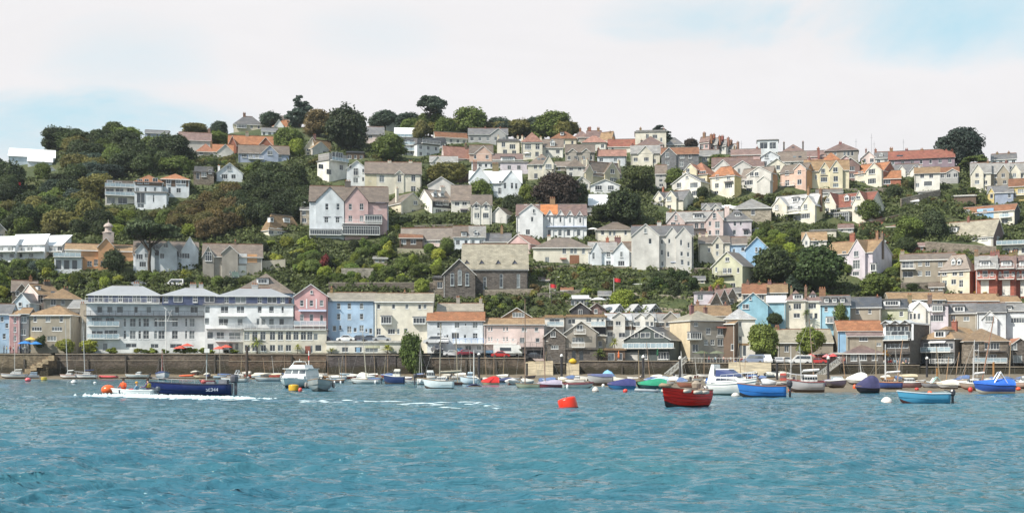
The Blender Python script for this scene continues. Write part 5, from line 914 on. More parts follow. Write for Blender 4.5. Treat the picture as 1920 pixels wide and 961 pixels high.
H('low shopfront with orange edge left of the green-glazed boathouse', 1132, 1172, 682, 656, 655, 't', 'brown', 'tan', [(1146, 668, 12, 14, 'g'), (1162, 668, 10, 14, 'g')], Y=281.6, dep=6)
H('stone seaside inn with grey bay windows and white-framed panes', 1286, 1362, 676, 600, 583, 'h', 'warmgrey', 'moss', [(1305, 607, 8, 8, 'c'), (1304, 652, 12, 14, 'c'), (1328, 620, 9, 13, 's'), (1324, 641, 8, 10, 's'), (1336, 641, 8, 10, 's'), (1353, 621, 16, 13, 'c'), (1353, 641, 16, 13, 'c')], Y=284, dep=10, bay=[(1294, 1316, 622, 636, 1.2)], side='l', sd=8, rot=30, sidecol=(.62, .52, .36), ch=[(1318, 573, 7), (1344, 577, 6)], hood=[(1343, 1364, 612, 'red')], panels=[(1343, 1363, 628, 633, 'palegrey')])  # left side's bright cream has the sunlight put into its colour
H('brown gable wing of the stone inn with a buff stepped roof', 1352, 1384, 678, 606, 590, 'g', 'brown', 'tan', [(1373, 650, 5, 12)], Y=285.5, dep=9, wm=M_REND, side='r', sd=6, ch=[(1280, 577, 6)][:0])
H('buff roofed house with a chimney stack rising behind the stone inn', 1296, 1372, 620, 592, 573, 'g', 'palecream', 'tan', [(1340, 600, 6, 8)], Y=296, dep=10, ch=[(1281 + 30, 566, 6), (1364, 570, 5)])
H('white five-storey block with silver roof right of the stone inn', 1360, 1416, 678, 597, 580, 'h', 'offwhite', 'brightslate', [(1388, 607, 6, 10, 'g'), (1388, 633, 6, 10, 'g'), (1385, 656, 7, 22, 'g'), (1396, 656, 7, 22, 'g')], Y=287, dep=11, panels=[(1384, 1392, 624, 630, 'palegrey'), (1380, 1404, 643, 647, 'tan')])
H('low pale-roofed hall behind the two round trees', 1458, 1562, 672, 642, 618, 'g', 'palestone', 'moss', [(1475, 653, 8, 12, 'c'), (1500, 655, 8, 10)], Y=290, dep=11, wm=M_REND, ch=[(1462, 613, 8)], rm=M_SLATE)
H('brick lean-to right of the two round trees', 1528, 1572, 676, 664, 659, 's', 'brick', 'tan', '', Y=289, dep=4)
# middle boathouses
H('flat-roofed white flats with dark glass balconies behind the boathouses', 1020, 1058, 640, 595, 590, 't', 'offwhite', 'tan', [(1040, 602, 20, 10, 'g'), (1030, 624, 10, 10)], Y=291, dep=9, bal=[(1026, 1056, 611, 1.2, 'g')], down=5)
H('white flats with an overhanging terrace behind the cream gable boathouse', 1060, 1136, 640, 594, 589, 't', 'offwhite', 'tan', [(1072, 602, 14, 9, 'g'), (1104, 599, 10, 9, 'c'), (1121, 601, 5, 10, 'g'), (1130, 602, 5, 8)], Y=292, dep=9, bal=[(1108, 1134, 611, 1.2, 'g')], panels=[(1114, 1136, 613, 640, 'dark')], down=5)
H('dark stone boathouse gable with a loft opening', 1020, 1060, 680, 631, 615, 'f', 'darkstone', 'slate', [(1037, 626, 9, 10, 'c'), (1040, 650, 14, 7, 'c')], Y=282, dep=11, kind='boathouse', down=4)
H('cream gabled boathouse with a balcony over a stone undercroft', 1060, 1120, 654, 623, 602, 'f', 'warmgrey', 'brownslate', [(1087, 614, 12, 10, 'c'), (1084, 637, 22, 10, 'c')], Y=282.5, dep=12, kind='boathouse', bal=[(1076, 1098, 625, 1.0, 'b'), (1072, 1096, 650, 1.0, 'b')], down=.2)
H('stone undercroft with dark arches below the cream gabled boathouse', 1060, 1120, 690, 654.6, 654, 't', 'darkstone', 'darkstone', [(1076, 668, 8, 22, 'g'), (1090, 668, 8, 22, 'g')], Y=282.3, dep=10, frame=(.1, .1, .1), kind='boathouse')
H('pale blue lean-to box right of the cream gabled boathouse', 1116, 1136, 660, 630, 627, 't', 'palestone', 'palegrey', '1x1', Y=285, dep=5, wm=M_REND)
H('black timber gabled chalet above the flats', 1070, 1106, 596, 580, 567, 'f', 'dark', 'darkslate', [(1088, 585, 8, 10, 'c')], dep=8, wm=M_PLANK, Y=302)
H('brown stone gable beside the black timber chalet', 1102, 1136, 594, 580, 568, 'f', 'mauve', 'darkslate', [(1117, 583, 6, 8)], dep=8, wm=M_STONE, Y=303)
H('glass summer-house with a white roof on the garden terrace', 1070, 1106, 574, 560, 553, 't', 'darkgrey', 'whiteroof', '4x1', dep=4, ws=(1.2, 1.6))
# right waterfront
H('blue-sided house with an orange roof behind the low pub', 1571, 1655, 668, 620, 602, 'g', 'palestone', 'orange', [(1590, 640, 5, 20)], Y=288, dep=9, panels=[(1571, 1590, 620, 667, 'blue')], ch=[(1594, 610, 4)], wm=M_REND)
H('cream house with grey roof and a slanting roof edge behind the low pub', 1589, 1656, 672, 630, 617, 'g', 'palestone', 'mauve', [(1619, 635, 16, 8, 'c'), (1648, 645, 8, 6)], Y=285.5, dep=8, wm=M_REND, rm=M_SLATE)
H('low waterside pub with a hipped brown roof and picture windows', 1585, 1656, 690, 662, 647, 'h', 'darkstone', 'mauve', [(1575 + 26, 670, 12, 12, 'c'), (1618, 669, 14, 12, 'c'), (1640, 670, 10, 10, 'c')], Y=281.5, dep=8, kind='pub', cat='pub', wm=M_REND, rm=M_SLATE)
H('dark low shed left of the waterside pub', 1556, 1588, 684, 664, 663, 't', 'mauve', 'palegrey', [(1570, 667, 8, 4)], Y=282, dep=5)
H('glass-fronted house with a zigzag roofline over brick walls', 1656, 1718, 688, 607, 603, 't', 'darkstone', 'whiteroof', [(1667, 616, 12, 9, 'g'), (1682, 616, 13, 9, 'g'), (1696, 616, 12, 9, 'g'), (1665, 627, 8, 14, 'g'), (1677, 627, 11, 14, 'g'), (1690, 627, 11, 14, 'g'), (1702, 627, 8, 14, 'g'), (1682, 648, 34, 9, 'g'), (1680, 676, 40, 12, 'g')], Y=282, dep=12, side='r', sd=12, rot=22, bal=[(1657, 1706, 637, 1.2, 'g'), (1657, 1706, 662, .8, 'd')], wm=M_BRICK, panels=[(1656, 1661, 607, 637, 'icy'), (1709, 1713, 607, 637, 'icy')], frame=(.62, .68, .72))
_zz = H.last; m = MB(); n = 3
for i in range(n):
 a = -_zz['w']/2 - .3 + (_zz['w'] + .6) * i / n; b = a + (_zz['w'] + .6) / n
 for (p, q, za, zc) in ((a, (a+b)/2, .25, .95), ((a+b)/2, b, .95, .25)):
  m.slab([(p, -.9, _zz['h'] + za), (q, -.9, _zz['h'] + zc), (q, 3, _zz['h'] + zc), (p, 3, _zz['h'] + za)], .14)
link('butterfly_roof', m.mesh('butterfly_roof', [M_SHEET]), _zz['root'], color=(.6, .62, .64))
H('stone and glass boathouse with tan mansard roof and a square dormer', 1725, 1812, 702, 634, 612, 'h', 'darkgrey', 'tan', [(1742, 648, 16, 12, 'g'), (1758, 647, 6, 12, 'g'), (1774, 648, 20, 12, 'g'), (1736, 672, 16, 22, 'g'), (1762, 670, 12, 16, 'c'), (1780, 670, 12, 16, 'c')], Y=281.8, dep=12, side='r', sd=22, rot=28, kind='boathouse', dm=[(1761, 626, 22, 14, 't')], ch=[(1766, 603, 10)], bal=[(1731, 1787, 659, 1.3, 'g'), (1745, 1787, 681, .6, 'b')], wm=M_REND, rm=M_SLATE, hood=[(1743, 1774, 640, 'white')], sidecol='darkstone')  # darker right side: shade put into the wall colour
H('stone boathouse with broad tan hipped roof and two glazed balconies', 1806, 1892, 706, 639, 617, 'h', 'stone', 'tan', [(1831, 649, 8, 14, 'c'), (1860, 648, 26, 13, 'c'), (1832, 671, 8, 10, 'c'), (1860, 670, 16, 13, 'c')], Y=281.2, dep=12, kind='boathouse', bal=[(1828, 1886, 658, 1.2, 'd'), (1822, 1886, 679, 1.2, 'g')], rm=M_SLATE)
H('tan steep-roofed house tucked between the two boathouses', 1782, 1832, 660, 628, 604, 'h', 'stone', 'tan', '2x1', Y=294, dep=10, ch=[(1800, 598, 8), (1828, 598, 8)], rm=M_SLATE)
H('gabled stone house with a white window at the right edge of the quay', 1890, 1936, 700, 650, 634, 'f', 'darkstone', 'terracotta', [(1901, 649, 11, 12, 'c'), (1908, 672, 16, 14, 'g')], Y=283, dep=10)
H('pinkish tan roof behind the right-edge stone house', 1880, 1940, 650, 634, 618, 'g', 'palegrey', 'palered', '3x1', Y=293, dep=10)
# garden and retaining walls on the slope
def gwall(label, x0, y0, x1, y1, h=2.0, col=(.27, .23, .185), name='garden_wall', m=None):
 Ya, Yb = Yg(y0), Yg(y1); A = px2(x0, y0, Ya); B = px2(x1, y1, Yb); d = Vector((B.x - A.x, B.y - A.y, 0)); nrm = Vector((-d.y, d.x, 0)).normalized() * .35
 mb = MB(); t = Vector((0, 0, h)); dn = Vector((0, 0, -1.5))
 mb.add([A + dn, B + dn, B + nrm + dn, A + nrm + dn, A + t, B + t, B + nrm + t, A + nrm + t], [(0, 3, 2, 1), (4, 5, 6, 7), (0, 1, 5, 4), (1, 2, 6, 5), (2, 3, 7, 6), (3, 0, 4, 7)])
 o = thing(name, label, 'wall', data=mb.mesh(name, [m or M_STONE]), color=col, group='garden and retaining walls on the slope')
 c = MB(); u = Vector((0, 0, .003)); k = Vector((0, 0, .14)); c.add([A + t + u, B + t + u, B + nrm + t + u, A + nrm + t + u, A + t + k, B + t + k, B + nrm + t + k, A + nrm + t + k], [(0, 3, 2, 1), (4, 5, 6, 7), (0, 1, 5, 4), (1, 2, 6, 5), (2, 3, 7, 6), (3, 0, 4, 7)])
 link('coping', c.mesh('coping', [M_CONC]), o, color=(.38, .34, .28))
gwall('long dark wall behind the blue and cream terraced houses', 616, 548, 812, 548, 2.4, (.14, .12, .10))
gwall('grey retaining wall below the stone church', 905, 556, 1000, 554, 1.6)
gwall('sloping stone wall climbing left of the far-right garden terrace', 1690, 392, 1763, 374, 3.0, (.25, .21, .17))
gwall('long stone wall in front of the big lichen-roofed white house', 1735, 478, 1868, 488, 3.6, (.24, .20, .16))
gwall('brick-coloured wall running down from the red bank', 1612, 430, 1690, 412, 1.6, (.27, .15, .11))
gwall('short grey wall of the ruined garden building amid shrubs', 640, 530, 700, 530, 3.6, (.28, .26, .22))
gwall('grassy terrace wall left of the church', 745, 474, 800, 476, 1.2, (.30, .29, .20))
gwall('terrace wall with a path right of the clipped dark hedge', 1180, 558, 1300, 566, 1.2, (.33, .29, .22))
gwall('upper terrace wall above the clipped dark hedge', 1190, 512, 1340, 514, 1.5, (.27, .22, .19))
for q in (('thin terrace wall under the church lancets, right side', 1000, 545, 1100, 540, 1.0), ('lowest terrace wall above the black chalet', 1060, 572, 1180, 578, 1.1), ('curving terrace wall beside the bright round shrub', 1185, 580, 1300, 590, 1.0), ('pale path edge climbing above the red flag', 1100, 530, 1200, 520, .8), ('hedge-topped wall below the cream villa', 1000, 510, 1110, 506, 1.4), ('wall below the white cottage and gabled house', 1105, 508, 1225, 510, 1.2)):
 gwall(*q, (.34, .29, .22))
gwall('garden wall left of the white tall house', 1008, 560, 1100, 552, 1.3, (.24, .21, .17))
gwall('pale road wall on the bend above the tan-roofed cottage', 1400, 452, 1510, 446, 1.2, (.50, .44, .36), m=M_REND)
gwall('retaining wall under the garden terraces of the right upper slope', 1560, 362, 1680, 360, 1.2, (.24, .20, .16))
gwall('long wall under the upper cottages, centre', 740, 432, 850, 428, 1.1, (.20, .17, .14))
gwall('pale plastered wall by the unfinished grey gabled house', 460, 508, 535, 502, 2.2, (.55, .50, .40), m=M_REND)
gwall('low wall along the road under the umbrella pine', 375, 528, 455, 526, 1.0, (.30, .24, .19))
gwall('stone wall beside the pale vestry of the church', 770, 556, 832, 556, 1.5, (.22, .19, .15))
gwall('wall along the terrace of the brick bay houses at far right', 1690, 540, 1770, 538, 1.3, (.20, .17, .14))
for x0, x1, yb_, ye_, yr_, rf, wl, rc_, lb in ((1008, 1030, 532, 525, 520, 'g', 'brown', 'mauve', 'small dark garden shed on the terrace right of the church'), (1122, 1146, 562, 553, 546, 'g', 'darkstone', 'slate', 'stone hut beside the red flagpole'), (1188, 1208, 540, 533, 529, 's', 'palegrey', 'paleslate', 'pale lean-to on the terrace below the tall three-gabled house'),
 (1052, 1074, 552, 544, 539, 'g', 'palestone', 'rust', 'rust-roofed outhouse above the glass summer-house'), (1300, 1322, 532, 524, 518, 'g', 'cream', 'slate', 'cream outhouse left of the pale green gabled house'), (1572, 1600, 436, 428, 421, 'g', 'palegrey', 'mauve', 'low grey cottage behind the lilac house chimneys'),
 (1700, 1738, 470, 462, 456, 'g', 'brick', 'mauve', 'brick garden house left of the lichen-roofed white house'), (1690, 1722, 386, 379, 374, 's', 'offwhite', 'whiteroof', 'white garden canopy building at the head of the red bank'), (1742, 1770, 546, 538, 531, 'g', 'stone', 'brownslate', 'low stone shed among trees left of the cream and brick house'),
 (1660, 1690, 432, 426, 420, 's', 'palered', 'rust', 'flat rusty shed on the red earth bank'), (1100, 1120, 404, 396, 390, 'g', 'palestone', 'slate', 'grey outhouse below the bright white metal-roofed shed'), (700, 726, 492, 485, 480, 's', 'palestone', 'paleslate', 'ruined stone garden house in the big sloping garden'), (1376, 1400, 436, 428, 424, 's', 'palegrey', 'whiteroof', 'pale carport beside the white parked car')):
 H(lb, x0, x1, yb_, ye_, yr_, rf, wl, rc_, '2x1', kind='outbuilding', dep=4, ws=(.8, .8))
# the bare red earth bank
mb = MB(); pts = []
for i in range(9):
 for j in range(6):
  x = 1615 + 85 * i / 8; y = 452 - 46 * j / 5 + 4 * math.sin(i * 1.7 + j); Y = Yg(y) - 1.0 - .8 * math.sin(i * 1.3 + j * 2.1) * (0 < i < 8) - .5; pts.append(px2(x + 3 * math.sin(j * 2.3 + i), y, Y))
mb.add(pts, [(i * 6 + j, (i + 1) * 6 + j, (i + 1) * 6 + j + 1, i * 6 + j + 1) for i in range(8) for j in range(5)])
structure('earth_bank', mb.mesh('earth_bank', [M_EARTH], True), color=(.24, .085, .045))
# ---------------------------------------------------------------- trees and shrubs
def leaf_mesh(name, centers, radii, nper, qs, seed, squash=(1, 1, 1), up=.25, core=True, nd=.55):
 """leafy clump: small leaf quads through a shell round each lobe, over a rough inner body"""
 r = np.random.default_rng(seed); V = []; F = []; nv = 0
 for c, rad, n in zip(centers, radii, nper):
  d = r.normal(size=(n, 3)); d /= np.linalg.norm(d, axis=1)[:, None]; d[:, 2] = np.where(d[:, 2] < -.35, -d[:, 2], d[:, 2])
  lump = 1 + .16 * np.sin(d @ r.normal(size=3) * 5 + r.uniform(0, 6)) + .12 * np.sin(d @ r.normal(size=3) * 9)
  p = np.array(c) + d * (rad * lump * r.uniform(.72, 1.08, n))[:, None] * np.array(squash)
  nn = d + r.normal(size=(n, 3)) * nd + np.array([0, 0, up]); nn /= np.linalg.norm(nn, axis=1)[:, None]
  t = np.cross(nn, r.normal(size=(n, 3))); t /= np.linalg.norm(t, axis=1)[:, None]; b = np.cross(nn, t)
  s = (qs * r.uniform(.55, 1.35, n))[:, None]
  q = np.stack([p - t * s - b * s * .6, p + t * s - b * s * .55, p + t * s * .7 + b * s * .7, p - t * s * .8 + b * s * .6], 1)
  V.append(q.reshape(-1, 3)); F.append((np.arange(n * 4) + nv).reshape(-1, 4)); nv += n * 4
 V = np.concatenate(V); F = np.concatenate(F)
 tris = []
 if core:
  th = np.linspace(0, np.pi, 6); ph = np.linspace(0, 2 * np.pi, 9)[:-1]; cv = []; cf = []; k0 = 0
  for c, rad in zip(centers, radii):
   rr = rad * .74
   pts = [[math.sin(a) * math.cos(b) * rr * r.uniform(.8, 1.1), math.sin(a) * math.sin(b) * rr * r.uniform(.8, 1.1), math.cos(a) * rr] for a in th for b in ph]
   cv.append(np.array(c) + np.array(pts) * np.array(squash))
   for i in range(5):
    for j in range(8): cf.append([k0 + i * 8 + j, k0 + i * 8 + (j + 1) % 8, k0 + (i + 1) * 8 + (j + 1) % 8, k0 + (i + 1) * 8 + j])
   k0 += 48
  V = np.concatenate([V, np.concatenate(cv)]); F = np.concatenate([F, np.array(cf) + nv])
 me = bpy.data.meshes.new(name); me.vertices.add(len(V)); me.vertices.foreach_set('co', V.astype(np.float32).ravel())
 me.loops.add(F.size); me.loops.foreach_set('vertex_index', F.ravel().astype(np.int32)); me.polygons.add(len(F))
 me.polygons.foreach_set('loop_start', (np.arange(len(F)) * 4).astype(np.int32)); me.polygons.foreach_set('loop_total', np.full(len(F), 4, np.int32))
 me.materials.append(M_LEAF); me.update(calc_edges=True); return me
def crown_round(seed, n=23, wide=1.0):      # unit: fits a box 2 wide, 2 high, base at z=0 (scaled later)
 r = np.random.default_rng(seed); C = []; RR = []
 for i in range(n):
  a = r.uniform(0, 6.28); h = r.uniform(-1.1, .8); k = math.sqrt(max(0, 1 - max(h, -.3) ** 2)) * r.uniform(.35, .8)
  C.append((k * math.cos(a), k * math.sin(a), .95 + h * .66)); RR.append(r.uniform(.26, .42))
 C += [(0, 0, .8), (0, 0, 1.1)]; RR += [.82, .72]
 return leaf_mesh('crown_round_%d' % seed, C, RR, [int(300 * (q / .34) ** 2) for q in RR], .052, seed)
def crown_tier(seed, n=15, flat=.30, top=1.0, umbrella=False):      # cypress and pine: flat shelves
 r = np.random.default_rng(seed); C = []; RR = []
 for i in range(n):
  h = i / (n - 1);
  if umbrella: k = r.uniform(.25, .85); z = 1.25 + .55 * (1 - k * k) + r.uniform(-.22, .12)
  else: k = (1 - h) ** .35 * r.uniform(.45, .95) + .02; z = .25 + h * 1.55 + r.uniform(-.05, .05)
  a = r.uniform(0, 6.28); C.append((k * math.cos(a), k * math.sin(a), z)); RR.append(r.uniform(.28, .42) * (1 if umbrella else (1.1 - .55 * h)))
 if not umbrella:
  for z, q in ((.55, .6), (1.0, .52), (1.4, .34)): C.append((0, 0, z)); RR.append(q)
 return leaf_mesh('crown_tier_%d' % seed, C, RR, [int(330 * (q / .34) ** 2) for q in RR], .048, seed, squash=(1, 1, flat if umbrella else .5), nd=.8)
def crown_cone(seed):
 r = np.random.default_rng(seed); C = []; RR = []
 for i in range(22):
  h = i / 21; k = (1 - h) * .45; a = i * 2.4; C.append((k * math.cos(a), k * math.sin(a), .15 + h * 1.75)); RR.append(.42 * (1 - h) + .10)
 return leaf_mesh('crown_cone_%d' % seed, C, RR, [int(260 * (q / .34) ** 2) + 40 for q in RR], .05, seed, squash=(1, 1, .7))
def crown_bush(seed):
 r = np.random.default_rng(seed); C = []; RR = []
 for i in range(9):
  a = r.uniform(0, 6.28); k = r.uniform(.1, .68); C.append((k * math.cos(a), k * math.sin(a), r.uniform(.35, 1.35) * (1.1 - k * .6))); RR.append(r.uniform(.3, .5))
 return leaf_mesh('crown_bush_%d' % seed, C, RR, [int(240 * (q / .34) ** 2) for q in RR], .075, seed)
def crown_palm(seed):
 r = np.random.default_rng(seed); mb = MB()
 for i in range(60):
  a = r.uniform(0, 6.28); e = r.uniform(-.5, 1.2); L = r.uniform(.7, 1.0); p0 = Vector((0, 0, 1.35)); d = Vector((math.cos(a) * math.cos(e), math.sin(a) * math.cos(e), math.sin(e)))
  s = Vector((-math.sin(a), math.cos(a), 0)) * .05; p1 = p0 + d * L * .55; p2 = p0 + d * L + Vector((0, 0, -.25 * L))
  mb.add([p0 - s * .4, p0 + s * .4, p1 + s, p1 - s, p2], [(0, 1, 2, 3), (3, 2, 4)])
 return mb.mesh('crown_palm', [M_LEAF])
CR = dict(round=[crown_round(i) for i in range(6)], cypress=[crown_tier(20 + i) for i in range(3)], umbrella=[crown_tier(30 + i, 20, .34, umbrella=True) for i in range(2)],
          cone=[crown_cone(40 + i) for i in range(2)], bush=[crown_bush(50 + i) for i in range(5)], palm=[crown_palm(60)])
def trunk_mesh(kind):
 mb = MB(); r = random.Random(3)
 if kind == 'umbrella':
  mb.tube([(0, 0, -.3), (.03, 0, .4), (-.02, .02, .9), (.02, 0, 1.3)], [.07, .06, .05, .03], 7)
  for k in range(7): a = k * .9; mb.tube([(0, 0, .75 + .06 * k), (.3 * math.cos(a), .3 * math.sin(a), 1.15), (.6 * math.cos(a), .6 * math.sin(a), 1.4)], [.035, .025, .012], 5)
 elif kind == 'palm': mb.tube([(0, 0, -.3), (.02, 0, .5), (0, 0, 1.36)], [.06, .05, .045], 7)
 else:
  mb.tube([(0, 0, -.5), (.02, 0, .3), (0, .02, .8), (0, 0, 1.3)], [.085, .065, .045, .015], 7)
  for k in range(6): a = k * 1.1; mb.tube([(0, 0, .35 + .1 * k), (.28 * math.cos(a), .28 * math.sin(a), .65 + .12 * k), (.5 * math.cos(a), .5 * math.sin(a), .85 + .13 * k)], [.035, .022, .008], 5)
 return mb.mesh('trunk', [M_BARK])
TR = {k: trunk_mesh(k) for k in ('umbrella', 'palm', 'round')}
GC = dict(dark=(.045, .066, .026), mid=(.098, .138, .034), bright=(.17, .22, .038), olive=(.14, .14, .045), brown=(.125, .100, .040), blue=(.050, .078, .058), lime=(.22, .25, .045), purple=(.056, .044, .036), red=(.16, .035, .035), yellow=(.34, .28, .05), grey=(.10, .12, .10), rose=(.42, .10, .09))
TN = [0]
def plant(name, label, cat, x, yb, yt, wpx, kind, col, group=None, Y=None, jit=.1):
 TN[0] += 1; rnd = random.Random(TN[0] * 13); Yp = Y if Y else Yg(yb); p = px2(x, yb, Yp); H_ = (yb - yt) * Yp / FPX; W_ = wpx * Yp / FPX
 g = float(ground_z(np.float64(p.x), np.float64(p.y))) if p.y > 280 else p.z
 root = thing(name, label, cat, (p.x, p.y, p.z), rnd.uniform(0, 6.28), group)
 c = GC[col] if isinstance(col, str) else col; _f = rnd.uniform(1 - jit, 1 + jit) * 1.38; c = (c[0] * _f * 1.07, c[1] * _f, c[2] * _f * rnd.uniform(.85, 1.1))
 me = rnd.choice(CR[kind]); top = {'round': 2.0, 'cypress': 2.0, 'umbrella': 1.95, 'cone': 2.05, 'bush': 1.75, 'palm': 2.1}[kind]; wid = {'round': 2.2, 'cypress': 2.1, 'umbrella': 2.2, 'cone': 1.6, 'bush': 2.1, 'palm': 1.7}[kind]
 o = link('crown', me, root, color=c); o.scale = (W_ / wid, W_ / wid, H_ / top)
 if kind not in ('bush', 'cone'):
  t = link('trunk', TR[kind if kind in TR else 'round'], root); t.scale = o.scale
  if kind == 'round': o.location.z = 0
 return root
def T(label, x, yb, yt, w, kind, col, name=None, **k):
 nm = name or {'round': 'broadleaf_tree', 'cypress': 'cypress_tree', 'umbrella': 'umbrella_pine', 'cone': 'conifer_tree', 'bush': 'shrub', 'palm': 'palm_tree'}[kind]
 return plant(nm, label, nm.replace('_tree', ' tree').replace('_', ' ').replace('broadleaf ', ''), x, yb, yt, w, kind, col, **k)
# == single trees one can point to
T('tall dark cypress with spiky top breaking the skyline, upper left', 562, 244, 177, 62, 'cypress', 'blue')
T('very broad dark cypress beside the pink house, with ragged flat shelves', 648, 288, 194, 94, 'round', (.038, .055, .026), name='cypress_tree')
T('flat-topped umbrella pine on the ridge, sky showing between its stems', 806, 252, 180, 68, 'umbrella', 'blue')
T('great dark cypress alone on the right skyline', 1800, 312, 232, 92, 'round', (.036, .055, .042), name='cypress_tree')
T('pale-trunked green tree at the foot of the great right cypress', 1826, 334, 290, 52, 'umbrella', 'mid')
T('dark spiky cypress behind the tall cream skyline block', 1240, 272, 233, 50, 'cypress', 'blue')
T('olive-brown round tree between the two dark cypresses', 597, 258, 203, 66, 'round', 'brown')
T('broad rounded green tree on the ridge right of the umbrella pine', 884, 258, 198, 76, 'round', 'mid')
T('largest dome-shaped green tree on the central ridge', 1034, 262, 207, 84, 'round', 'mid')
T('dull green ridge tree left of the dome-shaped tree', 970, 260, 222, 56, 'round', 'olive')
T('far low ridge tree between two bigger round ones', 938, 254, 218, 52, 'round', 'blue')
T('distant dark hedge-like ridge tree right of the broad cypress', 722, 240, 205, 62, 'round', 'blue')
T('distant ridge tree just left of the umbrella pine', 766, 246, 210, 60, 'round', 'blue')
T('yellow-green tree under the umbrella pine', 790, 262, 222, 34, 'round', 'olive')
T('green tree below the umbrella pine, to its right', 834, 264, 218, 46, 'round', 'mid')
T('low blue-green tree left of the spiky skyline cypress', 508, 240, 208, 52, 'round', 'blue')
T('small dark ridge tree near the hipped cream bungalow', 410, 254, 226, 38, 'round', 'blue')
T('clump-topped tree on the skyline above the brown-roofed grey house', 366, 252, 228, 58, 'round', 'olive')
T('dark round tree below the blue-grey skyline house', 322, 312, 248, 82, 'round', 'dark')
T('lighter green round tree in front of the dark round one', 332, 330, 288, 74, 'round', 'mid')
T('green tree below the bright orange skyline roof', 543, 290, 238, 66, 'round', 'mid')
T('small green tree right of the gabled timbered house', 556, 296, 258, 34, 'round', 'bright')
T('bushy bright green tree right of the broad dark cypress', 730, 304, 249, 78, 'round', (.075, .105, .03))
T('green tree between the orange roofs and the skyline bungalow', 408, 276, 244, 52, 'round', 'mid')
T('olive spreading tree left of the dazzling white roofs', 838, 352, 303, 88, 'round', 'olive')
T('pinkish blossoming tree beside the dazzling white roofs', 868, 350, 316, 42, 'round', (.15, .11, .085))
T('green tree below the dazzling white roofs, left', 902, 380, 334, 52, 'round', 'mid')
T('dark green round tree left of the ornate white villa', 962, 404, 362, 48, 'round', 'dark')
T('yellow-green tree behind the dark green round one', 985, 384, 344, 32, 'round', 'bright')
T('very dark purple-brown tree behind the ornate white villa', 1042, 398, 318, 92, 'round', 'purple')
T('dark green tree joined to the purple-brown one on its right', 1078, 392, 336, 60, 'round', 'dark')
T('large dark tree with white-flecked leaves, centre of the slope', 1168, 424, 354, 88, 'round', 'dark')
T('second dark tree right of the bright white shed', 1128, 416, 380, 50, 'round', 'dark')
T('olive-green tree above the large dark one, among cream houses', 1198, 362, 304, 68, 'round', (.07, .09, .03))
T('green tree left of the white front-gabled house', 1266, 354, 312, 44, 'round', 'mid')
T('small green tree behind the orange pyramid roof', 1346, 318, 288, 42, 'round', 'mid')
T('dark small tree between white gable and orange pyramid roof', 1318, 372, 348, 26, 'round', 'dark')
T('bare-looking brown trees on the skyline left of the stepped roofs', 1296, 280, 258, 30, 'round', 'purple')
T('round dark green tree by the garden terrace, right upper slope', 1676, 376, 342, 32, 'round', 'dark')
T('green tree in front of the red-roofed twin gables', 1626, 416, 370, 52, 'round', 'mid')
T('green tree right of the red earth bank', 1706, 452, 400, 60, 'round', 'mid')
T('dark green tree between the red bank and the lichen-roofed house', 1752, 452, 392, 50, 'round', 'dark')
T('tree low on the slope beside the lilac house', 1672, 520, 498, 30, 'round', 'mid')
T('dark tree above the stone steps, right of the lilac house', 1700, 476, 442, 44, 'round', 'dark')
T('big dark green tree left of the largest one, right centre', 1452, 536, 458, 84, 'round', 'dark')
T('biggest broad green tree in front of the lilac house', 1536, 550, 453, 108, 'round', (.045, .078, .024))
T('bright feathery conifer behind the green gabled house', 1366, 482, 447, 40, 'cone', 'bright')
T('grey-green conifer right of the pale green gabled house', 1484, 548, 514, 44, 'cone', 'blue')
T('rounded tree below the lilac house on the slope', 1646, 560, 506, 68, 'round', 'mid')
T('yellow shrub by the brick terrace', 1840, 556, 542, 32, 'bush', 'yellow')
T('clipped dark cypress bush beside the cream right wing', 1193, 506, 478, 18, 'cone', 'dark')
T('round bright green tree in the car park, left of two', 1432, 668, 603, 64, 'round', (.115, .155, .035), Y=284)
T('round bright green tree in the car park, right of two', 1520, 668, 607, 60, 'round', (.115, .155, .035), Y=284)
T('tall green bush spilling over the quay wall by the parked cars', 771, 706, 617, 52, 'round', (.06, .095, .025), Y=279)
T('umbrella pine with a long bare trunk above the hotel', 281, 512, 412, 112, 'umbrella', (.05, .075, .03))
T('dark round tree in front of the orange brick house', 213, 516, 464, 50, 'round', 'dark')
T('bushy yellow-green tree at the pub steps', 122, 662, 632, 40, 'round', 'lime', Y=282)
T('yellow-green shrub right of the pub steps, by the hotel', 168, 664, 636, 44, 'bush', 'lime', Y=281.5)
T('green plant climbing the front of the stone pub', 76, 652, 622, 24, 'bush', 'dark', Y=283)
T('palm tree in the hotel garden', 482, 664, 628, 34, 'palm', 'bright', Y=280.6)
T('small palm by the red hotel door', 558, 664, 642, 20, 'palm', 'lime', Y=280.5)
T('yellowish palm in front of the garages', 621, 666, 650, 28, 'palm', 'lime', Y=280.2)
T('bushy yellow palm left of the big quay bush', 727, 666, 644, 36, 'palm', 'lime', Y=280.2)
T('spiky palm above the dark quay wall', 1124, 682, 650, 36, 'palm', 'mid', Y=280.4)
T('palm by the wooden boathouse balcony', 1152, 664, 628, 24, 'palm', 'lime', Y=283)
T('withered orange-brown palm beside the brick pub terrace', 1660, 678, 652, 24, 'palm', (.30, .18, .05), Y=281)
T('dark green tree between the blue house and the rooftops', 1574, 612, 566, 40, 'round', 'mid', Y=296)
T('yucca clump on the roof garden of the olive house', 1668, 610, 586, 34, 'palm', 'mid', Y=296)
T('palm in the garden of the white house with glass doors', 1512, 600, 577, 22, 'palm', 'mid', Y=297)
T('small tree in front of the turquoise wall', 1452, 610, 584, 32, 'round', 'dark', Y=297)
T('red-leaved shrub in the big sloping garden', 606, 508, 474, 26, 'bush', 'red')
T('lime-green rounded tree left of the church', 792, 556, 520, 34, 'round', 'bright')
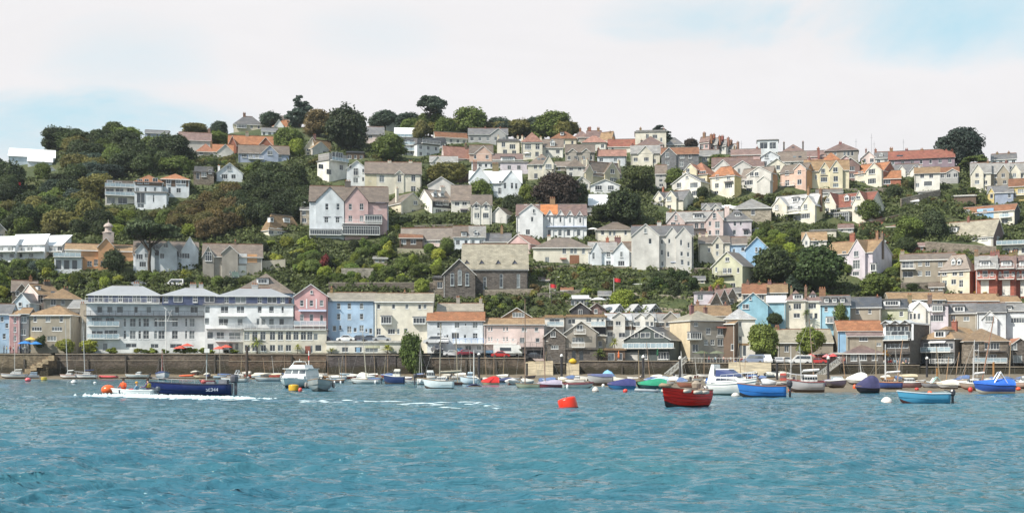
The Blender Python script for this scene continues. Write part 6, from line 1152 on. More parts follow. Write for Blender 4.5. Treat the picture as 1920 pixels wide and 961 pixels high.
T('green tree above the church, beside the pink building', 838, 480, 442, 34, 'round', 'mid')
T('bright green round shrub by the red flag', 1166, 580, 540, 52, 'round', 'bright')
T('yellow-green bush above the brown terrace roofs', 1348, 548, 520, 30, 'bush', 'lime')
T('dark tree overlapping the left corner of the long white house', 20, 374, 298, 62, 'round', 'dark', Y=Yg(360)); T('bush in front of the lower wing of the long white house', 80, 340, 303, 36, 'round', 'mid'); T('dark round tree on the left edge below the long white house', -6, 350, 288, 44, 'round', 'blue')
# == masses: trees one can no longer tell apart share a label and a group
def overlap(x0, x1, yt, yb, tol=4):
 if x1 > 8 and x0 < 106 and 284 < yb < 340: return True
 for a, b, c, d in HBOX:
  if x1 > a + 2 and x0 < b - 2 and yb > d - 1 and yt < d - tol: return True       # stands in front of a house and would hide it
  if x1 > a + 6 and x0 < b - 6 and max(c + 6, d - 9) < yb < d: return True                    # stands inside a house
 return False
def wood(label, group, n, poly, ph, pw, cols, seed, kinds=('round',), name='broadleaf_tree', tol=5):
 r = random.Random(seed); done = 0; tries = 0; pts = []
 xs = [p[0] for p in poly]; ys_ = [p[1] for p in poly]
 def inside(x, y):
  c = False
  for i in range(len(poly)):
   x1, y1 = poly[i]; x2, y2 = poly[i - 1]
   if (y1 > y) != (y2 > y) and x < (x2 - x1) * (y - y1) / (y2 - y1) + x1: c = not c
  return c
 while done < n and tries < n * 40:
  tries += 1; x = r.uniform(min(xs), max(xs)); y = r.uniform(min(ys_), max(ys_))
  if not inside(x, y): continue
  h = r.uniform(*ph); w = r.uniform(*pw)
  if any(abs(x - a) < w * .32 and abs(y - b) < h * .22 for a, b in pts): continue
  if overlap(x - w/2, x + w/2, y - h, y, tol): continue
  pts.append((x, y)); done += 1
  cc = r.choice(cols); big = 'large' if w > (pw[0] + pw[1]) / 2 else 'small'; cw = cc if isinstance(cc, str) else 'dull'; cw = {'dark': 'deep green', 'mid': 'green', 'bright': 'fresh green', 'lime': 'yellow-green', 'olive': 'olive', 'blue': 'blue-green', 'brown': 'brownish', 'dull': 'dull green'}[cw]
  lb = '%s %s %s' % (big, cw, re.sub('^(dark green|mixed green|dark|green|garden|tall dark) ', '', label))
  plant(name, lb, name.replace('broadleaf_', '').replace('_', ' '), x, y, y - h, w, r.choice(kinds), cc, group=group, jit=.32)
wood('dark green tree in the wood covering the left hillside', 'trees of the left hillside wood', 60, [(52, 300), (100, 268), (250, 262), (330, 300), (350, 330), (190, 340), (190, 440), (20, 440), (110, 330)], (32, 56), (44, 76), ['dark', 'dark', 'mid', 'olive', 'blue', (.04, .062, .022)], 1)
wood('tree at the far left edge below the long white house', 'trees at the far left edge', 9, [(-40, 330), (48, 330), (50, 380), (-40, 400)], (36, 56), (40, 60), ['blue', 'dark'], 2)
wood('tree between the left flats and the white terraces', 'trees between the flats and terraces', 46, [(-20, 395), (190, 392), (330, 400), (372, 455), (240, 452), (130, 450), (0, 440)], (22, 40), (30, 50), ['mid', 'bright', 'dark', 'olive', 'dark'], 3)
wood('tree of the brown wood in the middle of the left slope', 'trees of the middle wood', 26, [(300, 435), (390, 372), (430, 352), (470, 440), (380, 452)], (34, 54), (42, 66), ['brown', 'brown', 'olive', (.085, .075, .028)], 4, tol=3)
wood('tree of the dome-shaped wood by the twin-gabled villa', 'trees of the dome-shaped wood', 30, [(410, 395), (440, 356), (560, 350), (592, 395), (560, 430), (440, 440)], (38, 58), (44, 68), ['dark', 'dark', (.04, .058, .02), 'olive'], 5, tol=3)
wood('green shrub in the big garden below the twin-gabled villa', 'shrubs of the big sloping garden', 60, [(470, 470), (585, 452), (740, 450), (830, 470), (818, 540), (640, 548), (520, 500)], (16, 30), (22, 38), ['bright', 'bright', 'mid', 'mid', 'dark', 'lime', (.09, .14, .03)], 6, kinds=('bush', 'round'), name='shrub')
wood('tree on the slope behind the stone pub and hotel', 'trees behind the hotel', 44, [(0, 500), (100, 480), (150, 520), (375, 512), (480, 530), (440, 545), (160, 545), (60, 530), (0, 560)], (18, 32), (24, 40), ['bright', 'mid', 'mid', 'dark', 'lime'], 7, kinds=('bush', 'round'))
wood('tree on the far-left slope above the quay houses', 'trees above the quay houses', 14, [(-40, 500), (70, 490), (90, 520), (20, 545), (-40, 560)], (34, 54), (36, 54), ['blue', 'dark', 'mid'], 8)
wood('shrub on the terraced gardens around the church', 'shrubs of the terraced gardens', 70, [(890, 570), (1000, 505), (1110, 505), (1340, 520), (1330, 548), (1180, 575), (1050, 575), (900, 590)], (9, 20), (16, 30), ['mid', 'bright', 'dark', 'olive', 'brown', 'lime'], 9, kinds=('bush',), name='shrub')
wood('ivy-clad bush on the bank between church and flats', 'bushes on the bank under the church', 16, [(905, 600), (912, 560), (985, 565), (990, 590)], (14, 24), (20, 32), ['mid', 'dark', 'mid'], 10, kinds=('bush',), name='shrub')
wood('hedge bush on the slope above the seaside flats', 'dark clipped hedge on the slope', 14, [(1225, 552), (1232, 528), (1318, 528), (1316, 560), (1260, 565)], (22, 32), (26, 36), ['dark', (.03, .055, .015)], 11, kinds=('bush',), name='hedge_bush', tol=30)
wood('garden shrub between the upper cottages', 'shrubs between the upper cottages', 55, [(560, 300), (760, 300), (800, 300), (1000, 300), (1200, 380), (1220, 400), (1100, 420), (960, 440), (740, 440), (720, 400), (800, 380), (780, 320)], (9, 18), (14, 28), ['mid', 'dark', 'olive', 'bright', 'mid'], 12, kinds=('bush',), name='shrub')
wood('garden shrub among the cream and orange houses', 'shrubs among the cream and orange houses', 55, [(1200, 370), (1340, 368), (1520, 352), (1900, 345), (1930, 400), (1740, 400), (1600, 372), (1450, 440), (1250, 404)], (9, 18), (14, 28), ['mid', 'dark', 'olive', 'dark', 'mid', 'brown'], 13, kinds=('bush',), name='shrub')
wood('tree of the belt below the parked cars, right centre', 'trees of the belt below the parked cars', 34, [(1410, 440), (1500, 455), (1560, 470), (1600, 520), (1590, 550), (1480, 500), (1430, 470)], (16, 30), (24, 38), ['mid', 'dark', 'bright', 'mid'], 14)
wood('shrub on the right-hand slope around the garden walls', 'shrubs of the right-hand slope', 45, [(1550, 430), (1700, 460), (1760, 480), (1930, 495), (1930, 480), (1930, 562), (1700, 552), (1640, 560), (1650, 470)], (12, 24), (18, 32), ['mid', 'dark', 'bright', 'olive'], 15, kinds=('bush', 'round'), name='shrub')
wood('distant tree on the ridge line behind the houses', 'trees on the ridge line', 44, [(620, 248), (700, 240), (800, 246), (1075, 258), (1080, 266), (700, 262), (620, 262)], (26, 42), (38, 60), ['blue', 'mid', 'olive'], 16)
wood('scrubby bush on the upper left slope near the orange roofs', 'bushes near the orange roofs', 22, [(360, 300), (440, 296), (560, 300), (600, 300), (600, 320), (470, 330), (460, 312), (400, 345), (360, 350)], (10, 20), (18, 32), ['mid', 'dark', 'olive'], 17, kinds=('bush',), name='shrub')
wood('flowering shrub in the hotel garden on the quay', 'shrubs in the hotel garden', 24, [(190, 662), (190, 655), (560, 655), (560, 663)], (7, 13), (14, 26), ['mid', 'lime', 'bright', 'dark'], 18, kinds=('bush',), name='shrub', tol=30)
# loose undergrowth over the bare slope: leaf tufts nobody could count
def undergrowth(n, seed, name, col):
 r = np.random.default_rng(seed); V = []
 X = r.uniform(-60, 1980, n * 2); Yp = r.uniform(262, 640, n * 2); keep = 0
 for x, y in zip(X, Yp):
  if keep >= n: break
  Yc = Yg(y);
  if Yc > crestY(x) + 4 or y > 600: continue
  if overlap(x - 6, x + 6, y - 7, y, 2): continue
  if 905 < x < 1340 and 505 < y < 600 and r.random() < .6: continue
  keep += 1; X0 = (x - 960) * Yc / FPX; Z0 = float(ground_z(np.float64(X0), np.float64(Yc))); k = 34; rad = r.uniform(1.0, 2.2)
  d = r.normal(size=(k, 3)); d /= np.linalg.norm(d, axis=1)[:, None]; d[:, 2] = abs(d[:, 2])
  p = np.array([X0, Yc, Z0 - .2]) + d * rad * r.uniform(.6, 1.1, (k, 1)) * np.array([1.3, 1.3, .8])
  nn = d + r.normal(size=(k, 3)) * .5; nn /= np.linalg.norm(nn, axis=1)[:, None]; t = np.cross(nn, r.normal(size=(k, 3))); t /= np.linalg.norm(t, axis=1)[:, None]; b = np.cross(nn, t); s = r.uniform(.15, .38, (k, 1))
  V.append(np.stack([p - t * s - b * s, p + t * s - b * s * .8, p + t * s + b * s, p - t * s * .8 + b * s], 1).reshape(-1, 3))
 V = np.concatenate(V); F = np.arange(len(V)).reshape(-1, 4)
 me = bpy.data.meshes.new(name); me.vertices.add(len(V)); me.vertices.foreach_set('co', V.astype(np.float32).ravel()); me.loops.add(F.size); me.loops.foreach_set('vertex_index', F.ravel().astype(np.int32)); me.polygons.add(len(F))
 me.polygons.foreach_set('loop_start', (np.arange(len(F)) * 4).astype(np.int32)); me.polygons.foreach_set('loop_total', np.full(len(F), 4, np.int32)); me.materials.append(M_LEAF); me.update(calc_edges=True)
 structure(name, me, 'stuff', col, label='low scrub and ivy growing over the whole hillside'); bpy.data.objects[name]['category'] = 'undergrowth'
undergrowth(11000, 77, 'undergrowth', (.095, .118, .038))
# ---------------------------------------------------------------- boats
def waterY(yw): return CAMZ * FPX / (yw - HOR)
def afloat(px_, yw):
 """point on the water or beach surface seen at (px_, yw)"""
 Y = waterY(yw); e = float(edgeY(px_))
 if Y > e:
  lo, hi = e, 279.0
  for _ in range(40):
   m = (lo + hi) / 2; ys = HOR + (CAMZ - float(beachz(px_, m))) * FPX / m
   if ys > yw: lo = m
   else: hi = m
  Y = (lo + hi) / 2; return Vector(((px_ - 960) * Y / FPX, Y, max(0, float(beachz(px_, Y)))))
 return Vector(((px_ - 960) * Y / FPX, Y, 0))
def hull(L, B, Hh, style='dinghy', draft=.18, keel=0):
 """bow at +x; returns hull shell, deck/inside, and gunwale meshes"""
 ns = 15; nr = 8; hb = MB(); V = []
 for i in range(ns):
  t = i / (ns - 1); x = -L/2 + L * t
  if style in ('dinghy', 'launch'): b = B/2 * min(1, .82 + .35 * t) * (1 - max(0, (t - .42) / .58) ** 2.3)
  else: b = B/2 * (.72 + .42 * t if t < .5 else .93) * (1 - max(0, (t - .45) / .55) ** 2.0)
  b = max(b, .012); sheer = Hh * (1 + .62 * max(0, t - .35) ** 1.6 + .06 * (1 - t)); rise = draft * (max(0, t - .72) / .28) ** 2 * 1.6
  row = []
  for j in range(nr):
   s = j / (nr - 1); z = -draft + rise + (sheer + draft - rise) * s; y = b * (math.sin(min(1, s * 1.25 + .04) * math.pi / 2) ** (.62 if style != 'vee' else .9)) * (.93 + .07 * s)
   row.append((x + .10 * L * s * max(0, t - .7) / .3 * .75, y, z))
  V.append(row)
 def vid(i, j, sd): return (i * nr + j) * 2 + sd
 vs = []
 for i in range(ns):
  for j in range(nr):
   x, y, z = V[i][j]; vs += [(x, y, z), (x, -y, z)]
 fs = []; ms = []
 for i in range(ns - 1):
  for j in range(nr - 1):
   m_ = 1 if j < 2 else 0
   fs.append((vid(i, j, 0), vid(i, j + 1, 0), vid(i + 1, j + 1, 0), vid(i + 1, j, 0))); fs.append((vid(i, j, 1), vid(i + 1, j, 1), vid(i + 1, j + 1, 1), vid(i, j + 1, 1))); ms += [m_, m_]
  fs.append((vid(i, 0, 0), vid(i + 1, 0, 0), vid(i + 1, 0, 1), vid(i, 0, 1))); ms.append(1)
 for j in range(nr - 1): fs.append((vid(0, j, 0), vid(0, j, 1), vid(0, j + 1, 1), vid(0, j + 1, 0))); ms.append(0)
 for f, m_ in zip(fs, ms): pass
 hb.v = vs; hb.f = fs; hb.m = ms
 if keel: hb.box(-L * .3, L * .2, -.06, .06, -draft - keel, -draft + .05, 1)
 gun = MB()
 for sg in (1, -1): gun.tube([(V[i][-1][0], sg * V[i][-1][1], V[i][-1][2]) for i in range(ns)], .035 if L < 8 else .05, 5)
 gun.tube([(V[0][-1][0], V[0][-1][1], V[0][-1][2]), (V[0][-1][0], -V[0][-1][1], V[0][-1][2])], .035, 5)
 def deck(depth, i0=0, i1=ns - 1):
  d = MB(); q = []
  for i in range(i0, i1 + 1): q.append((V[i][-1][0], V[i][-1][1] * .96, V[i][-1][2] - depth))
  n = len(q); d.add(q + [(x, -y, z) for x, y, z in q], [(k, k + n, k + n + 1, k + 1) for k in range(n - 1)]); return d
 return hb, gun, deck, V
def mast(root, x, h, z0, r=.045, col=(.72, .70, .66), lean=0, boom=0, stays=(), furled=None, y=0):
 m = MB(); tx = x + lean; m.tube([(x, y, z0), ((x + tx) / 2, y, z0 + h / 2), (tx, y, z0 + h)], [r, r * .9, r * .6], 6)
 if h > 5: m.box(tx * .4 + x * .6 - .02, tx * .4 + x * .6 + .02, y - .5, y + .5, z0 + h * .62, z0 + h * .62 + .05)
 mo = link('mast', m.mesh('mast', [M_METAL if col[0] > .5 else M_WOOD]), root, color=col)
 if boom: b = MB(); b.tube([(x, y, z0 + .9), (x - boom, y, z0 + 1.0)], r * .7, 5); b.tube([(x - .1, y, z0 + 1.0), (x - boom, y, z0 + 1.08)], .09, 6); link('boom', b.mesh('boom', [M_CANVAS]), root, color=furled or col)
 if stays:
  s = MB()
  for sx, sy, sz in stays: s.tube([(tx, y, z0 + h * .96), (sx, sy, sz)], .012, 3)
  link('rigging', s.mesh('rigging', [M_METAL]), root, color=(.35, .34, .32))
 return mo
def outboard(root, x, z, s=1, col=(.05, .05, .06)):
 m = MB(); m.lathe([(.13 * s, z + .28 * s), (.19 * s, z + .36 * s), (.20 * s, z + .58 * s), (.14 * s, z + .70 * s)], 10, (x - .12, 0, 0)); m.box(x - .22 * s, x - .08 * s, -.05, .05, z - .55, z + .3 * s); m.tube([(x, 0, z + .45), (x + .45 * s, .05, z + .55)], .025, 5)
 link('outboard_motor', m.mesh('outboard_motor', [M_PAINT]), root, color=col)
BG = 'boats moored or beached along the waterfront'
def boat(label, x0, x1, yw, L=None, B=None, ht=None, ang=0, hc=(.75, .75, .73), bc=(.09, .07, .06), gc=None, style='dinghy', name='dinghy', cat='boat', roll=0, top=None, cover=None, cabin=None, mst=None, motor=None, inside=(.34, .30, .24), fend=0, band=None, group=BG, thwarts=True, rail=False, keel=0, scr=None, arch=None, fcol=(.8, .8, .8), flot=None):
 """x0..x1 photo span of the hull, yw waterline row, ang = heading (0: bow to the right, 180: to the left, -90: towards us)"""
 xc = (x0 + x1) / 2; P = afloat(xc, yw); m = P.y / FPX; span = (x1 - x0) * m; a = R(ang)
 az = math.atan2(P.x, P.y); ae = a + az         # heading against the line of sight
 asp = {'launch': .27, 'yacht': .33, 'vee': .36}.get(style, .38)
 if L is None: L = span / (abs(math.cos(ae)) + (B or asp) * abs(math.sin(ae))) if not B else (span - B * abs(math.sin(ae))) / max(.2, abs(math.cos(ae)))
 B = B or L * asp; Hh = ht or min(1.25, L * .12 + .12)
 root = thing(name, label, cat, P, a, group); root.rotation_euler = (R(roll), 0, a)
 hb, gun, deck, V = hull(L, B, Hh, style, keel=keel); zs = V[5][-1][2]
 if P.z > 0 or P.y > float(edgeY(xc)) - 1: root.location.z += .16
 hm = hb.mesh('hull', [M_PAINT, mat('antifoul_%d' % (int(bc[0] * 99) * 100 + int(bc[2] * 99)), .8, base=bc, noise=.3)], True); link('hull', hm, root, color=hc)
 link('gunwale', gun.mesh('gunwale', [M_PAINT if gc else M_WOOD]), root, color=gc or (.30, .20, .12))
 if band:
  s = MB()
  for sg in (1, -1): s.tube([(V[i][6][0], sg * (V[i][6][1] + .01), V[i][6][2] - .02) for i in range(15)], .045, 4)
  link('rubbing_strake', s.mesh('rubbing_strake', [M_PAINT]), root, color=band)
 if cabin or style in ('yacht', 'vee'):
  link('deck', deck(.03, 5 if style != 'yacht' else 2).mesh('deck', [M_PAINT]), root, color=(.72, .72, .70)); link('cockpit', deck(.42, 0, 6).mesh('cockpit', [M_MATT]), root, color=inside)
 else: link('bottom_boards', deck(min(.45, Hh * .6)).mesh('bottom_boards', [M_WOOD]), root, color=inside)
 if thwarts and not cover and not cabin:
  for k, t in enumerate((.28, .5, .72)):
   i = int(t * 14); s = MB(); y = V[i][-1][1] * .9; s.box(V[i][-1][0] - .11, V[i][-1][0] + .11, -y, y, V[i][-1][2] - .17, V[i][-1][2] - .13); link('thwart', s.mesh('thwart', [M_WOOD]), root, color=(.45, .33, .2))
 if cover:      # canvas draped over a ridge
  c = MB(); n = len(V); ridge = cover[1] if len(cover) > 1 else .35; vs = []
  for i in range(n):
   x, y, z = V[i][-1]; t = i / (n - 1); hgt = ridge * math.sin(math.pi * min(1, .12 + t * .88)) ** .6 * (1.2 - .7 * t) if i < n - 1 else .03
   vs += [(x, y * 1.05 + .03, z - .12), (x, y * 1.04 + .02, z + .03), (x, y * .5, z + hgt * (.72 + .07 * math.sin(i * 2.1))), (x, 0, z + hgt), (x, -y * .5, z + hgt * (.70 + .07 * math.cos(i * 1.7))), (x, -y * 1.04 - .02, z + .03), (x, -y * 1.05 - .03, z - .12)]
  c.add(vs, [(i * 7 + j, i * 7 + j + 1, i * 7 + j + 8, i * 7 + j + 7) for i in range(n - 1) for j in range(6)] + [tuple(range(7))])
  link('boat_cover', c.mesh('boat_cover', [M_CANVAS], True), root, color=cover[0])
 if cabin:      # (t0, t1, height, colour[, pilothouse])
  t0, t1, ch, cc = cabin[:4]; i0, i1 = int(t0 * 14), int(t1 * 14); c = MB(); vs = []
  for i in range(i0, i1 + 1):
   x, y, z = V[i][-1]; hh = ch * (1 if i < i1 else .35); zz = zs - .05; vs += [(x, y * .78, zz), (x, y * .70, zz + hh), (x, 0, zz + hh * 1.1), (x, -y * .70, zz + hh), (x, -y * .78, zz)]
  n = i1 - i0 + 1; c.add(vs, [(k * 5 + j, k * 5 + j + 1, k * 5 + j + 6, k * 5 + j + 5) for k in range(n - 1) for j in range(4)] + [(0, 1, 2, 3, 4), tuple((n - 1) * 5 + j for j in (4, 3, 2, 1, 0))])
  co = link('cabin', c.mesh('cabin', [M_PAINT]), root, color=cc); w_ = MB()
  for i in range(i0, i1):
   x, y, z = V[i][-1]; x2, y2, _ = V[i + 1][-1]; za, zb_ = zs + ch * .38, zs + ch * .74
   for sg in (1, -1): w_.add([(x + .02, sg * (y * .742 + .012), za), (x2 - .02, sg * (y2 * .742 + .012), za), (x2 - .02, sg * (y2 * .712 + .014), zb_), (x + .02, sg * (y * .712 + .014), zb_)], [(0, 1, 2, 3)])
  x, y, z = V[i0][-1]; w_.add([(x - .012, y * .6, zs + ch * .35), (x - .012, -y * .6, zs + ch * .35), (x - .012, -y * .55, zs + ch * .8), (x - .012, y * .55, zs + ch * .8)], [(0, 1, 2, 3)])
  x, y, z = V[i1][-1]; x1_, y1_, _ = V[i1 - 1][-1]; f = lambda u, k: (x1_ + (x - x1_) * k + .015, u, zs + ch * (1.03 - .66 * k) + .015)
  w_.add([f(y1_ * .55, .15), f(-y1_ * .55, .15), f(-y * .55, .85), f(y * .55, .85)], [(0, 1, 2, 3)])
  link('cabin_window', w_.mesh('cabin_window', [M_GLASS]), co)
  if len(cabin) > 4:
   r_ = MB(); xx0, xx1 = V[i0][-1][0], V[i1 - 1][-1][0]; yy = V[i0][-1][1] * .75; r_.box(xx0 - .3, xx1 + .1, -yy, yy, zs + ch * 1.1 + .003, zs + ch * 1.1 + .07); link('wheelhouse_roof', r_.mesh('wheelhouse_roof', [M_PAINT]), root, color=cabin[4])
 if scr:        # windscreen frame
  i = int(scr[0] * 14); x, y, z = V[i][-1]; s = MB(); s.tube([(x, y * .9, z), (x - .35, y * .75, z + scr[1]), (x - .35, -y * .75, z + scr[1]), (x, -y * .9, z)], .03, 5); s.add([(x, y * .88, z + .02), (x, -y * .88, z + .02), (x - .34, -y * .74, z + scr[1] - .03), (x - .34, y * .74, z + scr[1] - .03)], [(0, 1, 2, 3)], 1)
  link('windscreen', s.mesh('windscreen', [M_METAL, M_CLEAR]), root, color=(.7, .7, .72))
 if arch:
  i = int(arch[0] * 14); x, y, z = V[i][-1]; s = MB(); s.tube([(x, y * .9, z), (x - .5, y * .8, z + arch[1]), (x - .5, -y * .8, z + arch[1]), (x, -y * .9, z)], .05, 6); s.tube([(x - 1.0, y * .9, z), (x - .5, y * .8, z + arch[1])], .035, 5); s.tube([(x - 1.0, -y * .9, z), (x - .5, -y * .8, z + arch[1])], .035, 5)
  link('roll_bar', s.mesh('roll_bar', [M_METAL]), root, color=arch[2] if len(arch) > 2 else (.75, .76, .78))
 if rail:
  s = MB(); top_ = [(V[i][-1][0], V[i][-1][1] * .95, V[i][-1][2] + .5) for i in range(5, 15)]
  for sg in (1, -1):
   s.tube([(x, sg * y, z) for x, y, z in top_], .018, 4)
   for x, y, z in top_[::2]: s.tube([(x, sg * y, z), (x, sg * y, z - .5)], .014, 4)
  link('guard_rail', s.mesh('guard_rail', [M_METAL]), root, color=(.8, .8, .82))
 if fend:
  for k in range(fend):
   i = 2 + int(k * 10 / max(fend, 1)); x, y, z = V[i][-1]
   for sg in (1, -1): s = MB(); s.lathe([(.03, z - .1), (.12, z - .18), (.13, z - .5), (.04, z - .6)], 8, (x, sg * (y + .12), 0)); link('fender', s.mesh('fender', [M_MATT], True), root, color=fcol)
 if mst:
  for q in (mst if isinstance(mst, list) else [mst]):
   t, ytop = q[0], q[1]; i = int(t * 14); x = V[i][-1][0]; z0 = zs - .1; h = (yw - ytop) * m - z0 - P.z * 0; st = [(V[14][-1][0], 0, V[14][-1][2]), (V[0][-1][0], 0, V[0][-1][2]), (x, V[i][-1][1], V[i][-1][2]), (x, -V[i][-1][1], V[i][-1][2])]
   mast(root, x, h, z0, r=q[3] if len(q) > 3 else .05, col=q[2] if len(q) > 2 else (.72, .70, .66), stays=st, boom=q[4] if len(q) > 4 else L * .3, lean=q[5] if len(q) > 5 else 0, furled=q[6] if len(q) > 6 else None)
 if motor: outboard(root, V[0][-1][0] - .1, V[0][-1][2] - .35, motor[0], motor[1] if len(motor) > 1 else (.05, .05, .06))
 boat.last = (root, L, B, V, zs, m); return root
def inflatable(label, x0, x1, yw, ang, col, name='inflatable_boat', motor=None):
 P = afloat((x0 + x1) / 2, yw); m = P.y / FPX; L = (x1 - x0) * m * .95; B = L * .42; root = thing(name, label, 'inflatable boat', P, R(ang), BG); s = MB(); r = L * .065
 pts = [(-L/2, B/2 - r), (-L * .2, B/2 - r), (L * .2, B/2 - r), (L * .38, B * .32), (L/2 - r, 0), (L * .38, -B * .32), (L * .2, -B/2 + r), (-L * .2, -B/2 + r), (-L/2, -B/2 + r)]
 s.tube([(x, y, r * 1.1 + (.18 * max(0, x / L) if x > 0 else 0)) for x, y in pts], [r * .5] + [r] * 7 + [r * .5], 10); link('tube', s.mesh('tube', [M_MATT], True), root, color=col)
 s = MB(); s.box(-L * .42, L * .36, -B/2 + r, B/2 - r, .03, .1); s.box(-L * .44, -L * .4, -B/2 + r, B/2 - r, .1, r * 2.4); link('floor_board', s.mesh('floor_board', [M_MATT]), root, color=(.2, .2, .2))
 s = MB(); s.box(-.12, .12, -B/2 + r, B/2 - r, r * 1.5, r * 1.5 + .05); link('thwart', s.mesh('thwart', [M_WOOD]), root, color=(.4, .3, .2))
 if motor: outboard(root, -L * .43, r * 1.2, motor)
 inflatable.last = (root, L, B)
 return root
def buoy(label, x0, x1, yt, yb, col, base=None, shape='ball', tilt=0, group='mooring buoys on the water', stripe=None):
 P = afloat((x0 + x1) / 2, yb - 1); m = P.y / FPX; w = (x1 - x0) * m / 2; h = (yb - yt) * m
 root = thing('mooring_buoy', label, 'buoy', P, 0, group); s = MB()
 if shape == 'ball': prof = [(w * math.sin(a), h * .45 - h * .58 * math.cos(a)) for a in np.linspace(.15, math.pi - .05, 12)]
 elif shape == 'dome': prof = [(w * .95, -.1), (w, h * .25), (w * .86, h * .55), (w * .5, h * .86), (w * .12, h * .98), (.02, h)]
 else: prof = [(w * .98, -.15), (w, 0), (w, h * .82), (w * .92, h * .93), (w * .5, h), (.03, h)]
 s.lathe(prof, 20, axis=Matrix.Rotation(R(tilt), 3, 'Y')); link('float', s.mesh('float', [M_PAINT], True), root, color=col)
 k = MB(); k.lathe([(w * .16, h * .97), (w * .1, h * 1.08), (.02, h * 1.12)], 8, axis=Matrix.Rotation(R(tilt), 3, 'Y')); k.tube([(w * .5, -.1, h * .2), (w * 1.5, -.3, -.1)], .02, 4); link('mooring_ring', k.mesh('mooring_ring', [M_METAL]), root, color=(.1, .1, .1))
 if base: k = MB(); k.lathe([(w * .9, -.2), (w * 1.02, -.02), (w * 1.03, h * .13), (w * .98, h * .16)], 20); link('skirt', k.mesh('skirt', [M_MATT], True), root, color=base)
 return root
WH = (.76, .76, .75); GY = (.42, .43, .44); NV = (.03, .05, .14); CV = (.05, .10, .30); WD = (.38, .24, .13)
# -- left
boat('white motor-sailer with a dark stripe at the far left, tall slim mast', 3, 52, 709, ang=180, style='yacht', name='sailing_boat', cabin=(.25, .68, .55, WH), band=NV, mst=[(.5, 586)], hc=(.72, .73, .72), cover=None)
boat('little white boat with blue hood beside the far-left motor-sailer', 46, 73, 708.5, ang=200, style='yacht', name='cabin_boat', cabin=(.2, .7, .6, (.45, .58, .72)), hc=(.55, .6, .68))
boat('white sloop with a tall raked mast under the pub steps, left of two', 112, 146, 709, ang=165, style='yacht', name='sailing_boat', cabin=(.3, .68, .45, WH), band=(.25, .1, .12), mst=[(.62, 601, (.8, .8, .78), .06, 1.4, .6)], hc=WH)
boat('white sloop with blue sail cover and dark band, right of two', 140, 184, 709.5, ang=172, style='yacht', name='sailing_boat', cabin=(.3, .7, .45, WH), band=NV, mst=[(.6, 597, (.8, .8, .78), .06, 2.0, .5, NV)], rail=True, hc=WH)
inflatable('flat red inflatable lying on the foreshore at the left', 184, 222, 708.5, 178, (.55, .09, .10))
boat('grey speedboat with a white steering console near the left quay', 236, 281, 709.5, ang=180, style='vee', name='speedboat', cabin=(.42, .6, .6, WH), hc=(.48, .52, .53), motor=(.9,))
boat('fishing boat with blue bow cover, orange sides and a red mast', 288, 322, 711.5, ang=-70, ht=1.2, style='vee', name='fishing_boat', cover=(NV, .5), hc=(.5, .5, .52), mst=[(.4, 655, (.30, .09, .07), .09, 1.0), (.2, 672, (.6, .6, .58), .04, 0)])
inflatable('orange-red inflatable raft on the pontoon, left', 336, 368, 706, 5, (.66, .13, .05))
boat('small dark red boat with a furled white sail on a short mast', 374, 404, 717.5, ang=175, hc=(.22, .03, .05), name='dinghy', mst=[(.62, 674, (.8, .8, .8), .06, 0)], inside=(.5, .5, .5))
boat('open white work boat with a tubular frame beside the SE launch', 414, 466, 716, ang=170, style='vee', name='work_boat', cabin=(.42, .62, .6, WH), hc=(.56, .58, .58), arch=(.5, 1.2), motor=(.9, (.3, .3, .3)))
boat('grey tender left of the white cruiser', 480, 527, 714, ang=185, hc=(.45, .47, .47), motor=(.9,))
boat('white-covered dinghy on the pontoon above the grey tender', 476, 508, 707, ang=10, hc=WH, cover=((.72, .68, .58), .3))
boat('slim pale sailing dinghy with bleached cover near the left pontoon', 500, 530, 707, ang=170, hc=(.6, .58, .5), cover=((.6, .55, .42), .25))
